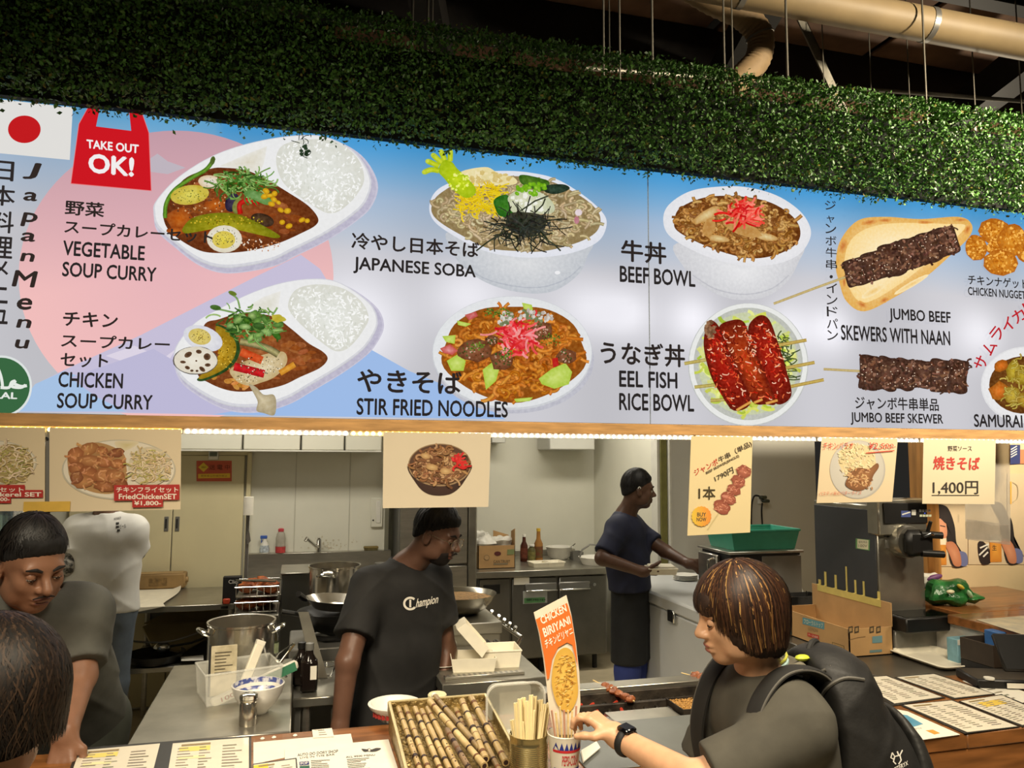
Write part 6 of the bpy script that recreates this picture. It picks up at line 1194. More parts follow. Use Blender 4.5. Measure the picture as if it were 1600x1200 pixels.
D = T(1200, 900, 0.25, base=lambda x, y, d: tuple(at(x, y, X=cx0 - 0.0006 - d)))
D.poly([(216, 258), (352, 290), (352, 335), (216, 300)], (90, 140, 150)); D.text('フローラルトップ', 0, 0, 0, 0, (206, 200, 170), .01, quad=((224, 266), (344, 296), (344, 326), (224, 296))); D.text('LEMON', 0, 0, 0, 0, (130, 110, 80), 0, quad=((252, 318), (310, 332), (310, 352), (252, 338))); D.poly([(246, 352), (318, 372), (318, 398), (246, 376)], (176, 60, 44)); D.text('ケース100本', 0, 0, 0, 0, (226, 206, 180), 0, quad=((252, 358), (312, 376), (312, 392), (252, 374)))
for q in ([(400, 412), (476, 436), (476, 472), (400, 446)], ): D.poly(q, (110, 90, 50)); D.poly([(404, 417), (472, 440), (472, 467), (404, 444)], (172, 138, 90)); D.text('天地無用', 0, 0, 0, 0, (110, 90, 50), 0, quad=((412, 426), (464, 444), (464, 458), (412, 440)))
D.poly([(94, 330), (146, 344), (146, 366), (94, 350)], (104, 140, 146)); D.build('carton_print', m_ink, t)
D = T(1200, 900, 0.25, base=pmap(cy0 - 0.0003));
for x in (502, 540, 634, 676): D.poly([(x, 318), (x + 28, 312), (x + 28, 352), (x, 358)], (70, 60, 44)); D.poly([(x + 6, 326), (x + 22, 322), (x + 22, 344), (x + 6, 348)], (160, 128, 84))
D.poly([(652, 378), (714, 372), (714, 416), (652, 420)], (104, 140, 146)); D.poly([(636, 464), (712, 458), (712, 474), (636, 480)], (104, 130, 130)); D.stroke([(505, 400), (560, 385), (610, 378)], 3, (130, 104, 70)); D.build('carton_mark', m_ink, t)
m_tape = M('translucent_yellow_tape', 'c9b868', .5, var=.08)
for (x, y0_, y1_) in ((1281, 905, 940), (1290, 893, 945), (1306, 898, 950), (1323, 885, 965), (1337, 906, 968), (1350, 908, 970), (1373, 924, 950)):
    p, q = at(x - 2.4, y0_, X=Xm - 0.003), at(x + 2.4, y1_, X=Xm - 0.003); a, b = min(p.y, q.y), max(p.y, q.y); z0_, z1_ = q.z, p.z
    o = MB().box((cx1 + 0.0002, a, z0_), (cx1 + 0.0016, b, zf)).box((Xm - 0.003, a, zf - 0.01), (Xm - 0.0012, b, z1_)).box((cx1 + 0.0, a, zf), (Xm - 0.0012, b, zf + 0.0012)).build('tape_strip', m_tape, t, smooth=False)
p, q = at(1277, 913, X=cx1 - .006), at(1376, 936, X=cx1 - .006); MB().box((cx1 - .0066, q.y, zf - .03), (cx1 - .0052, p.y, zf + .002)).build('tape_strip', m_tape, t, smooth=False)
c = at(1248, 945, Z=bz) + Vector((0, 0, 0)); yk = 3.8
t = thing('black_bin', 'small black bin with wire rail behind the taped carton', 'bin', (2.6, yk, fz)); a, b = at(1227, 945, Y=yk), at(1276, 928, Y=yk); mb, rim = tub(Vector((a.x, yk - 0.05, fz)), Vector((1, 0, 0)), Vector((0, 1, 0)), b.x - a.x, .12, b.z - fz, .004, .008); mb.build('bin_shell', m_mblk, t, smooth=False); MB().tube([(a.x, yk - .05, b.z), ((a.x + b.x) / 2, yk - .05, b.z - .012), ((a.x + b.x) / 2, yk - .05, b.z + .03)], .004, 6).build('wire_rail', m_chrome, t)
t = thing('serving_tray', 'cream plastic serving tray on the side bench', 'tray', at(1460, 1035, Z=bz)); a, b, c, d_ = [at(x, y, Z=bz + 0.012) for x, y in ((1414, 1020), (1475, 1014), (1512, 1045), (1490, 1052))]
tcx, tcy = 2.63, (by0 + 2.83) / 2
def rrect(w_, l_, r, n=5): return [(sx * (w_ - r) + r * math.cos(a0 + i * math.pi / 2 / n), sy2 * (l_ - r) + r * math.sin(a0 + i * math.pi / 2 / n)) for sx, sy2, a0 in ((1, 1, 0), (-1, 1, math.pi / 2), (-1, -1, math.pi), (1, -1, 1.5 * math.pi)) for i in range(n + 1)]
tc = at(1466, 1033, Z=bz); lp = lambda w_, l_, z_: [Vector((tc.x + x, tc.y + y, bz + z_)) for x, y in rrect(w_, l_, .03)]
A_, B_, C_ = lp(.10, .13, .003), lp(.115, .145, .02), lp(.125, .155, .02); n = len(A_); MB().add(A_ + B_ + C_, [tuple(range(n))] + [(i, (i + 1) % n, (i + 1) % n + n, i + n) for i in range(n)] + [(i + n, (i + 1) % n + n, (i + 1) % n + 2 * n, i + 2 * n) for i in range(n)]).build('tray_body', m_foam, t); MB().tube(C_, .003, 6, closed=True).build('tray_edge', m_foam, t)
a = at(1512, 1050, Z=CT + 0.01) + Vector((.15, .02, 0)); t = thing('dark_crate', 'dark brown open crate beside the serving tray', 'crate', a); mb, rim = tub(a, Vector((1, 0, 0)), Vector((0, 1, 0)), .36, .16, .085, .006, 0.0); mb.build('crate_shell', M('dark_brown_board', '3a3128', .6), t, smooth=False); MB().box(a + Vector((.05, -.001, .045)), a + Vector((.09, .0, .06))).build('crate_slot', m_mblk, t); MB().box(a + Vector((0.0, 0, -.13)), a + Vector((.36, .16, -.002)), 0).build('crate_base', m_mblk, t)
for (px, py, zz, sz, col, lab) in ((1515, 1016, CT + .0, (.12, .06, .05), '7aa6b3', 'pale cyan carton behind the dark crate'), (1578, 1030, CT + .095, (.1, .07, .06), '3a6aa8', 'blue and white packet standing in the dark crate')):
    c = at(px, py + 14, Y=a.y + (.24 if px < 1550 else .06)); c.z = (a.z if px < 1550 else a.z + 0.012); t = thing('packet', lab, 'packet', c); MB().box(c + Vector((-sz[0] / 2, 0, -.12 if px < 1550 else 0)), c + Vector((sz[0] / 2, sz[1], sz[2] + (.045 if px > 1550 else 0))), .003).build('pack', M('pack_' + col, col, .5, var=.15, scale=25), t); MB().box(c + Vector((-sz[0] / 2, -.001, sz[2] * .55)), c + Vector((sz[0] / 2, 0, sz[2])), 0).build('pack_band', m_white, t)
sx0 = 2.81
t = thing('raised_side_shelf', 'raised varnished wooden shelf at the end of the stall', 'shelf', (3.05, 2.9, 0)); MB().box((sx0, 2.2, 0.96), (3.7, ya - .17, 1.0), .004).build('shelf_top', m_cnt, t); MB().box((xm1 + .035, ya - .168, 0.96), (3.7, WP - 0.001, 1.0), .004).build('shelf_top', m_cnt, t); MB().box((sx0 + 0.025, 2.70, 0), (sx0 + 0.045, ya - .01, 0.959), 0).build('inner_panel', M('white_inner_panel', 'cfcac0', .5), t)
c = at(1493, 952, Z=1.0) + Vector((.06, .1, 0)); t = thing('snack_bag', 'crumpled green foil bag on the raised side shelf', 'bag', c)
m_gb = M('green_foil', '2f7a3a', .28, var=.3, scale=14, bump=1.0, bscale=22, col2='1b4a24'); R = random.Random(3)
lump(c + Vector((0, 0, .055)), .085, R, m_gb, 'bag_body', t, 1.3, (1.55, .9, .66), 24); lump(c + Vector((.11, -.02, .03)), .05, R, m_gb, 'bag_corner', t, .4, (1.3, .8, .5), 18)
for i, (dx, dz, cc) in enumerate(((-.06, .075, 'd9d4b0'), (.0, .095, 'c9b240'), (.05, .06, 'a9c9a0'))): MB().ball(c + Vector((dx, -.075, dz)), (.022, .012, .01), 10, R=rot(0, 30 * i, 0)).build('leaf_print', M('leafprint' + cc, cc, .4), t)
c2 = c + Vector((-.05, .07, .075)); t = thing('white_packet', 'white packet with purple stripe behind the green foil bag', 'packet', c2); lump(c2 + Vector((0, 0, .03)), .055, R, m_white, 'packet_body', t, 2, (1.5, .5, .7)); MB().ball(c2 + Vector((.02, -.022, .045)), (.05, .012, .014), 12, R=rot(0, -10, 0)).build('purple_stripe', M('purple_ink', '6b3a6e', .5), t)
slab('shelf_leaflet', 'printed leaflet lying on the raised side shelf', 'leaflet', [(1525, 968), (1600, 962), (1640, 985), (1600, 992)], [at(x, y, Z=1.002).y for x, y in ((1525, 968), (1600, 962), (1640, 985), (1600, 992))], -0.001, M('leaflet_print', 'd9cbaa', .6, var=.2, scale=14, col2='a9a596'))
# ------------------------------------------------------------------ beer posters on the cream wall
def beer(label, x0, x1, y0, y1):
    t = wallprint('beer_poster', label, 'poster', [(x0, y0), (x1, y0), (x1, y1), (x0, y1)], M('poster_skin', 'd8c3a0', .5, var=.02), WP - 0.004); return t
t = beer('beer poster of a long haired drinker lifting a mug, next to the machine', 1461, 1512, 780, 885); D = T(1200, 670, 0.25, base=pmap(WP - 0.005))
def drinker(D, ox, oy, full=True):
    D.smooth([(1050 + ox, 480 + oy), (1120 + ox, 490 + oy), (1165 + ox, 600 + oy), (1180 + ox, 720 + oy), (1230 + ox, 800 + oy), (1240 + ox, 855 + oy), (1150 + ox, 855 + oy), (1120 + ox, 700 + oy), (1100 + ox, 560 + oy)], (36, 28, 26))
    if full: D.smooth([(1042 + ox, 560 + oy), (1080 + ox, 545 + oy), (1112 + ox, 590 + oy), (1118 + ox, 670 + oy), (1080 + ox, 700 + oy), (1042 + ox, 690 + oy)], (222, 160, 126), (206, 140, 106)); D.stroke([(1075 + ox, 605 + oy), (1108 + ox, 612 + oy)], 6, (50, 34, 30)); D.smooth([(1042 + ox, 480 + oy), (1110 + ox, 500 + oy), (1115 + ox, 590 + oy), (1070 + ox, 560 + oy), (1042 + ox, 620 + oy)], (40, 30, 28))
    D.smooth([(1190 + ox, 770 + oy), (1240 + ox, 780 + oy), (1246 + ox, 850 + oy), (1200 + ox, 850 + oy)], (110, 116, 160))
    D.smooth([(1110 + ox, 720 + oy), (1150 + ox, 705 + oy), (1185 + ox, 740 + oy), (1205 + ox, 800 + oy), (1205 + ox, 855 + oy), (1165 + ox, 855 + oy), (1140 + ox, 800 + oy)], (214, 150, 112), (190, 120, 84))
    D.poly([(1040 + ox, 700 + oy), (1112 + ox, 700 + oy), (1116 + ox, 850 + oy), (1044 + ox, 852 + oy)], (226, 160, 60), (206, 130, 40)); D.poly([(1040 + ox, 685 + oy), (1112 + ox, 685 + oy), (1112 + ox, 725 + oy), (1040 + ox, 725 + oy)], (238, 226, 196)); D.text('生', 1056 + ox, 744 + oy, 1084 + ox, 778 + oy, (60, 40, 30), .02)
drinker(D, 0, 0); D.text('・・・', 1186, 530, 1194, 590, (90, 80, 60), 0.0, vert=False); D.build('drinker_print', m_ink, t)
t = beer('lower beer poster with a mug behind the hanging plastic sheet', 1513, 1640, 835, 882); D = T(1200, 670, 0.25, base=pmap(WP - 0.005)); D.smooth([(1312, 720), (1345, 705), (1385, 760), (1390, 838), (1330, 838)], (40, 26, 24))
for q in ([(1320, 790), (1372, 740)], [(1325, 745), (1380, 720)], [(1345, 800), (1375, 770)]): D.stroke(q, 10, (230, 226, 216))
drinker(D, 345, -18, False); D.build('mug_print', m_ink, t)
t = beer('blue corner poster beside the last LED strip', 1578, 1640, 694, 725); D = T(1200, 670, 0.25, base=pmap(WP - 0.005)); D.poly([(1514, 100), (1576, 100), (1576, 218), (1514, 222)], (44, 56, 110)); D.poly([(1576, 130), (1700, 130), (1700, 218), (1576, 218)], (206, 130, 90))
for i in range(4): D.stroke([(1518, 130 + i * 16), (1556, 108 + i * 16)], 6, (226, 222, 212))
D.build('corner_print', m_ink, t)
t = beer('beer poster seen beside the hanging plastic sheet', 1574, 1640, 740, 835); D = T(1200, 670, 0.25, base=pmap(WP - 0.005)); D.poly([(1512, 330), (1522, 330), (1522, 470), (1512, 470)], (222, 170, 60)); D.stroke(catmull([(1530, 335), (1560, 360), (1560, 430), (1530, 460)], 5), 5, (190, 174, 140)); D.smooth([(1512, 560), (1530, 600), (1540, 700), (1600, 800), (1512, 700)], (36, 28, 26)); D.build('handle_print', m_ink, t)
yy = 3.1; q = [at(x, y, Y=yy) for x, y in ((1508, 690), (1578, 690), (1577, 846), (1510, 842))]; q[0].z = q[1].z = SZ0 - .047
t = thing('plastic_sheet', 'hanging grey translucent plastic sheet in front of the beer posters', 'sheet', q[3]); m_ps = M('grey_film', 'b3aca0', .3, alpha=.72, var=.04)
MB().surf(lambda u, v: tuple((q[0] * (1 - u) + q[1] * u) * (1 - v) + (q[3] * (1 - u) + q[2] * u) * v + Vector((0, .006 * math.sin(u * 9 + v * 2), 0))), 16, 10).build('film', m_ps, t); a = at(1509, 811, Y=yy - .008); b = at(1577, 820, Y=yy - .008); MB().surf(lambda u, v: (a.x + (b.x - a.x) * u, yy - .01 + .004 * math.sin(u * 9), a.z + (b.z - a.z) * u - v * .1), 12, 4).build('film_pocket', M('grey_film_pocket', '9d968b', .3, alpha=.6), t)
# ------------------------------------------------------------------ charcoal grill behind the counter
gz = 0.855; gx0 = GX0; gx1 = GX1; gy0 = GY0; gy1 = at(990, 1061, Z=gz + .035).y
m_grime = M('charred_steel', '4a4136', .6, .4, var=.5, scale=16, bump=.3, col2='1a1613')
m_bar = M('dark_grill_bar', '3b352c', .45, .6, var=.3, scale=20)
m_hot = M('glowing_rod', '7a2418', .5, emit='c23a20', estr=0.6)
t = thing('skewer_grill', 'long steel skewer grill with glowing bars behind the counter', 'grill', ((gx0 + gx1) / 2, (gy0 + gy1) / 2, 0))
MB().box((gx0, gy0, 0.3), (gx1, gy1, gz - 0.12), .004).build('grill_body', m_ssd, t)
yA = gy0 + 0.14; yB = gy0 + 0.20; yC = gy1 - 0.07
MB().box((gx0, gy0, gz - .12), (gx1, gy0 + .012, gz + .0), .002).build('front_wall', m_ss, t); MB().box((gx0, yC, gz - .12), (gx1, gy1, gz + .035), .003).build('back_ledge', m_ss2, t); MB().box((gx0, yC - .012, gz - .11), (gx1, yC, gz + .02), .002).build('back_wall_plate', m_grime, t)
MB().box((gx0, yA + .04, gz - .1), (gx1, yA + .055, gz - .0), .002).build('divider', m_grime, t)
x0 = at(952, 1120, Z=gz).x; x1 = at(1050, 1108, Z=gz).x
MB().box((x0, gy0 + .012, gz - .012), (x1, yA - .03, gz), .002).build('flat_plate', m_ss2, t); MB().box((x0 - .075, gy0 + .012, gz - .01), (x0 - .004, gy0 + .06, gz + .004), .004).build('hinge_bracket', m_ssd, t)
nb = 26
for i in range(nb):
    x = gx0 + .03 + (gx1 - gx0 - .06) * i / (nb - 1); hot = x < at(995, 1090, Z=gz).x
    MB().tube([(x - .018, yA + .06, gz - .012), (x + .018, yC - .012, gz - .012)], .0055, 6).build('grill_bar', m_hot if hot and i % 3 != 1 else m_bar, t)
for i in range(nb):
    x = gx0 + .03 + (gx1 - gx0 - .06) * i / (nb - 1); hot = x < at(1015, 1105, Z=gz).x
    MB().tube([(x - .01, yA - .03, gz - .018), (x + .01, yA + .04, gz - .018)], .0055, 6).build('front_bar', m_hot if hot and i % 2 else m_bar, t)
MB().box((gx0 + .01, yA - .03, gz - .09), (gx1 - .01, yC - .012, gz - .05)).build('ash_bed', M('ash_and_embers', '3a322a', .9, var=.5, scale=40, col2='141110', bump=.5), t)
gx = at(1050, 1105, Z=gz).x; c = Vector((gx, gy0 + .016, gz - .004)); w_ = at(1140, 1098, Z=gz).x - gx
t = thing('grain_tray', 'shallow steel tray of toasted grain set into the grill front', 'tray', c); mb, rim = tub(c, Vector((1, 0, 0)), Vector((0, 1, 0)), w_ + .1, .125, .022, .003, .003); mb.build('tray_shell', m_grime, t, smooth=False)
R = random.Random(8); vs = []; mb = MB()
for i in range(1500):
    x = c.x + .008 + R.random() * (w_ + .084); y = c.y + .008 + R.random() * .109; z_ = c.z + .013 + R.random() * .006; a = R.uniform(0, 3.14); l = .0042; d = Vector((math.cos(a), math.sin(a), R.uniform(-.3, .3))) * l; e = Vector((-d.y, d.x, 0)) * .6; u = Vector((0, 0, .0025)); p = Vector((x, y, z_))
    mb.add([p - d, p + e, p + d, p - e, p + u], [(0, 1, 4), (1, 2, 4), (2, 3, 4), (3, 0, 4)])
mb.box((c.x + .004, c.y + .004, c.z + .004), (c.x + w_ + .096, c.y + .12, c.z + .013))
o = mb.build('toasted_grain', M('toasted_grain', 'c99a4e', .6, var=.4, scale=160, col2='7a4f1e'), t, smooth=False); o['kind'] = 'stuff'
m_keb = M('grilled_meat', 'a4623a', .45, var=.35, scale=35, bump=.6, bscale=50, col2='5c2c18')
def kebab(label, p0, p1, r, stick, seed):
    t = thing('meat_skewer', label, 'skewer', (p0 + p1) / 2, 'meat skewers on the grill'); d = (p1 - p0)
    MB().tube([p0 - d.normalized() * stick, p1 + d.normalized() * .01], .0022, 6).build('stick', m_wood, t)
    RR = d.normalized().to_track_quat('X', 'Z').to_matrix(); n = 6
    for i in range(n):
        c = p0 + d * ((i + .5) / n); mb = MB(); mb.ball((0, 0, 0), (d.length / n * .62, r, r * .62), 10)
        mb.v = [tuple(RR @ (Vector(v) * (1 + .16 * math.sin(v[0] * 190 + seed + i) + .12 * math.cos(v[1] * 230 + i * 2 + seed))) + c) for v in mb.v]; mb.build('meat_chunk', m_keb, t)
zk = gz + .012
kebab('single meat skewer lying alone over the glowing bars', at(941, 1070, Z=zk + .02), at(988, 1094, Z=zk), .02, .045, 1)
for i, (q0, q1, lab, zz) in enumerate((((1086, 1062), (1142, 1082), 'lowest meat skewer of the heap on the grill', .012), ((1082, 1056), (1150, 1074), 'foremost upper meat skewer of the grill heap', .03), ((1100, 1054), (1168, 1066), 'middle meat skewer of the grill heap', .036), ((1120, 1053), (1185, 1062), 'rearmost meat skewer of the grill heap', .03))): kebab(lab, at(*q0, Z=gz + zz), at(*q1, Z=gz + zz), .027, .05, i * 2.3)
c = Vector((at(1117, 1046, Z=gz + .035).x, gy1 - .035, gz + .035)); t = thing('sauce_dish', 'small dark dish on the back ledge of the grill', 'dish', c); MB().lathe([(0, 0), (.022, 0), (.03, .014), (.028, .014), (.02, .003), (0, .003)], c, 18).build('dish_body', m_ssd, t); MB().lathe([(.025, .01), (0, .01)], c, 18).build('dish_sauce', m_brn, t)

# ------------------------------------------------------------------ things on the counter
def cz(px, py, z=CT): return at(px, py, Z=z)
def sheet(name, label, cat, q, z, mat, parent=None):
    pts = [cz(x, y, z) for x, y in q]; n = len(pts)
    mb = MB().add(pts + [p - Vector((0, 0, .0012)) for p in pts], [tuple(range(n)), tuple(range(2 * n - 1, n - 1, -1))] + [(i, i + n, (i + 1) % n + n, (i + 1) % n) for i in range(n)])
    if parent is not None: return mb.build(name, mat, parent, smooth=False)
    return tag(mb.build(name, mat, smooth=False), label, cat)
def lines(q, z, rows, cols, parent, seed, name='menu_text', hl=None, col=(138, 130, 116)):
    """rows of print filling a page with corners tl, tr, br, bl"""
    R = random.Random(seed); P = Print(lambda x, y, d: tuple(cz(x, y, z + .0004 + d)), 2e-5)
    def pt(u, v):
        tl, tr, br, bl = q; return tuple((tl[k] * (1 - u) + tr[k] * u) * (1 - v) + (bl[k] * (1 - u) + br[k] * u) * v for k in (0, 1))
    if hl:
        for (u0, v0, u1, v1, c) in hl: P.raw([pt(u0, v0), pt(u1, v0), pt(u1, v1), pt(u0, v1)], [(0, 1, 2, 3)], [c] * 4)
    for (u0, u1, l0, l1) in cols:
        for i in range(rows):
            v = .12 + .8 * i / rows; ue = u0 + (u1 - u0) * R.uniform(l0, l1); h = .24 / rows
            P.raw([pt(u0, v), pt(ue, v), pt(ue, v + h), pt(u0, v + h)], [(0, 1, 2, 3)], [jit(col, 16, R)] * 4)
    P.raw([pt(.12, .04), pt(.5, .04), pt(.5, .075), pt(.12, .075)], [(0, 1, 2, 3)], [(150, 130, 90)] * 4)
    return P.build(name, m_ink, parent)
m_fold = M('black_menu_cover', '22201d', .45, var=.1); m_page = M('laminated_page', 'e2dac6', .25, var=.02)
def folder(label, cover, pages, seed, z=CT + .003):
    t = thing('menu_folder', label, 'menu', cz(*cover[0]), 'menu folders on the counter')
    sheet('cover', None, None, cover, z, m_fold, t)
    for i, (q, hl) in enumerate(pages):
        pg = sheet('page', None, None, q, z + .0022, m_page, t); lines(q, z + .0022, 13, ((.08, .3, .5, 1), (.36, .55, .4, .9), (.66, .92, .6, 1)), pg, seed + i, hl=hl)
    return t
k4 = lambda pts, x0, y0, k: [(x0 + x * k, y0 + y * k) for x, y in pts]
HY = [(.1, .1, .5, .2, (226, 206, 110)), (.1, .3, .45, .36, (230, 222, 170))]
folder('open black menu folder with highlighted pages beside the man in grey', k4([(480, 1076), (1010, 1036), (1570, 998), (1570, 1330), (380, 1370)], 0, 900, .25), [(k4([(498, 1090), (1000, 1046), (925, 1340), (400, 1360)], 0, 900, .25), HY), (k4([(1080, 1046), (1555, 1008), (1555, 1310), (1030, 1330)], 0, 900, .25), HY)], 3)
o = sheet('paper_sheet', 'blank cream sheet lying on the wooden counter', 'paper', k4([(205, 228), (1075, 150), (1110, 300), (500, 360), (205, 420)], 360, 1120, .175), CT + .002, m_paper)
t = thing('paper_slip', 'small printed slip sticking out behind the cream sheet', 'paper', cz(505, 1140)); q = k4([(728, 116), (905, 100), (925, 175), (738, 185)], 360, 1120, .175); sheet('slip', None, None, q, CT + .0045, m_paper, t); lines(q, CT + .0045, 3, ((.3, .8, .5, 1),), t, 4, 'slip_text')
t = thing('event_flyer', 'white flyer with black lettering and a winged mark', 'flyer', cz(560, 1170)); q = k4([(485, 290), (1410, 200), (1560, 660), (485, 720)], 360, 1120, .175); sheet('flyer_sheet', None, None, q, CT + .005, m_paper, t)
P = Print(lambda x, y, d: tuple(cz(360 + x * .175, 1120 + y * .175, CT + .0054 + d)), 2e-5); R = random.Random(6)
P.text('AUTO DO DORY SHOP', 0, 0, 0, 0, (50, 46, 44), .02, shear=.3, quad=((590, 330), (960, 292), (965, 318), (600, 352))); P.text('LIVE IN THE BAR', 0, 0, 0, 0, (70, 66, 60), 0, quad=((620, 358), (930, 326), (932, 342), (622, 374))); P.text('ALL ¥500 MENU', 0, 0, 0, 0, (70, 66, 60), .01, quad=((1030, 350), (1290, 330), (1292, 346), (1032, 366)))
P.smooth([(1170, 285), (1215, 290), (1240, 280), (1262, 292), (1300, 278), (1345, 282), (1310, 305), (1262, 312), (1230, 308), (1195, 312)], (60, 56, 54)); P.ell(1240, 296, 10, 12, (206, 200, 188));
for i in range(14): y = 385 + i * 15; P.stroke([(1040 + i * 2, y - 5), (1040 + i * 2 + R.uniform(120, 220), y - 18)], 5, (110, 104, 96)); P.stroke([(720, y + 6), (720 + R.uniform(60, 190), y)], 5, (110, 104, 96))
P.poly([(615, 402), (700, 395), (704, 425), (618, 432)], (46, 50, 110)); P.poly([(618, 440), (706, 433), (708, 470), (620, 478)], (40, 90, 70)); P.text('POP', 0, 0, 0, 0, (220, 214, 200), .03, quad=((625, 406), (690, 400), (694, 420), (628, 428))); P.build('flyer_print', m_ink, t)
folder('narrow black framed menu card with yellow highlight by the flyer', k4([(200, 420), (590, 365), (620, 720), (190, 760)], 360, 1120, .175), [(k4([(206, 428), (580, 376), (605, 720), (196, 740)], 360, 1120, .175), [(0, .02, .35, .14, (222, 196, 60))])], 12, CT + .009)
for i, (x, y) in enumerate(((410, 1155), (428, 1153), (461, 1150))):
    c = cz(x, y); t = thing('push_pin', ('white push pin by the folder corner', 'middle white push pin on the wooden counter', 'white push pin nearest the printed slip')[i], 'pin', c, 'push pins on the counter'); MB().lathe([(.006, 0), (.007, .002), (.004, .005), (0, .006)], c, 12).build('pin_head', m_white, t)
k5 = lambda pts: k4(pts, 1200, 900, .25)
folder('black menu folder lying behind the backpack', k5([(500, 642), (742, 620), (1110, 760), (780, 812), (560, 690)]), [(k5([(520, 640), (740, 625), (1085, 755), (790, 795)]), None)], 21)
folder('rear black menu folder on the counter near the serving tray', k5([(790, 632), (1040, 606), (1425, 738), (1160, 770)]), [(k5([(806, 632), (1038, 612), (1405, 734), (1168, 760)]), None)], 22)
folder('front black menu folder at the counter edge', k5([(830, 808), (1150, 772), (1575, 942), (1230, 985)]), [(k5([(850, 806), (1148, 778), (1555, 938), (1245, 974)]), None)], 23)
folder('black menu folder with yellow highlighted lines at the counter edge', k5([(1190, 782), (1460, 738), (1800, 880), (1590, 942)]), [(k5([(1205, 782), (1458, 744), (1780, 880), (1590, 930)]), [(.2, .12, .75, .3, (222, 190, 80))])], 24)
t = thing('menu_sheet', 'white menu sheet slipped under the black terminal', 'paper', cz(1560, 1080)); q = k5([(1215, 655), (1385, 640), (1700, 760), (1560, 800)]); sheet('menu_page', None, None, q, CT + .003, m_paper, t); lines(q, CT + .003, 6, ((.1, .5, .5, 1),), t, 25, 'sheet_text')
t = thing('picture_leaflet', 'leaflet with a blue picture beside the backpack', 'leaflet', cz(1450, 1140)); q = k5([(790, 830), (870, 845), (1200, 990), (880, 1034)]); sheet('leaflet_page', None, None, q, CT + .002, m_paper, t); P = Print(lambda x, y, d: tuple(cz(1200 + x * .25, 900 + y * .25, CT + .0024 + d)), 2e-5); P.poly([(820, 862), (870, 870), (970, 925), (900, 945), (860, 920)], (70, 130, 160), (90, 150, 176)); P.poly([(985, 965), (1030, 960), (1075, 982), (1040, 990)], (206, 150, 60)); P.text('テイクアウト', 0, 0, 0, 0, (80, 74, 66), 0, quad=((870, 960), (955, 945), (965, 955), (882, 970))); P.build('leaflet_print', m_ink, t)
c = cz(1578, 1078); t = thing('payment_terminal', 'black angled payment terminal on the counter', 'terminal', c)
MB().box(c + Vector((-.09, -.02, 0)), c + Vector((.22, .14, .035)), .006, R=rot(0, 0, -20)).build('terminal_base', m_blk, t); MB().box(c + Vector((.0, .0, .05)), c + Vector((.24, .02, .19)), .006, R=rot(-35, 0, -20)).build('screen_unit', m_blk, t); MB().box(c + Vector((-.02, -.022, .008)), c + Vector((.08, -.0215, .026)), 0, R=rot(0, 0, -20)).build('white_sticker', m_paper, t); MB().cyl(c + Vector((-.06, .03, .034)), c + Vector((-.06, .03, .04)), .018, 14).build('paper_cap', m_white, t)
m_orn = M('embossed_brass_foil', 'b39a63', .35, .6, var=.5, scale=55, bump=1.0, bscale=70, col2='6a5730')
tl, tr = cz(608, 1104, CT + .075), cz(765, 1090, CT + .075); a = Vector((tl.x, tl.y, CT)); wd = .46; dl = .52
t = thing('ornate_tray', 'embossed brass coloured display tray holding bamboo flutes', 'tray', a); xl, xr, yb2, yf2 = tl.x, tl.x + .30, tl.y, cf + .03
def slope(y): return CT + .012 + (y - yf2) / (yb2 - yf2) * .05
mb = MB(); mb.add([(xl, yf2, CT), (xr, yf2, CT), (xr, yb2, CT), (xl, yb2, CT), (xl, yf2, slope(yf2)), (xr, yf2, slope(yf2)), (xr, yb2, slope(yb2)), (xl, yb2, slope(yb2))], [(3, 2, 1, 0), (4, 5, 6, 7), (0, 1, 5, 4), (1, 2, 6, 5), (2, 3, 7, 6), (3, 0, 4, 7)]); mb.build('tray_bed', m_orn, t, smooth=False)
for (p, q, nm) in (((xl, yf2), (xl, yb2), 'tray_wall'), ((xr, yf2), (xr, yb2), 'tray_wall'), ((xl, yb2), (xr, yb2), 'tray_wall')):
    P0, P1 = Vector((*p, slope(p[1]))), Vector((*q, slope(q[1]))); d = (P1 - P0).normalized(); s_ = Vector((-d.y, d.x, 0)).normalized() * .005; u = Vector((0, 0, .026)); mb = MB(); mb.add([P0 - s_, P0 + s_, P1 + s_, P1 - s_, P0 - s_ + u, P0 + s_ + u, P1 + s_ + u, P1 - s_ + u], [(3, 2, 1, 0), (4, 5, 6, 7), (0, 1, 5, 4), (1, 2, 6, 5), (2, 3, 7, 6), (3, 0, 4, 7)]); mb.build(nm, m_orn, t, smooth=False)
    MB().tube([P0 + u, P1 + u], .0045, 6).build('beaded_edge', M('pale_brass', 'd9c99a', .35, .5), t)
R = random.Random(12)
for i in range(60):   # embossed rosettes along the exposed side
    x = xl + .01 + R.random() * .045; y = yf2 + R.random() * (yb2 - yf2); MB().ball((x, y, slope(y) + .001), (.008, .008, .0035), 8).build('embossed_boss', m_orn, t)
m_bam = [M('bamboo_%d' % i, c, .38, var=.35, scale=14, stretch=(1, 1, 1), col2=c2) for i, (c, c2) in enumerate((('c9b07a', '8f7448'), ('ab9262', '5c4836'), ('d2bb86', '9b8052'), ('93795a', '453431')))]
m_ring = M('burnt_ring_hole_shade', '2e1c18', .5)
k6 = lambda x, y: (580 + x * .2125, 1050 + y * .2125)
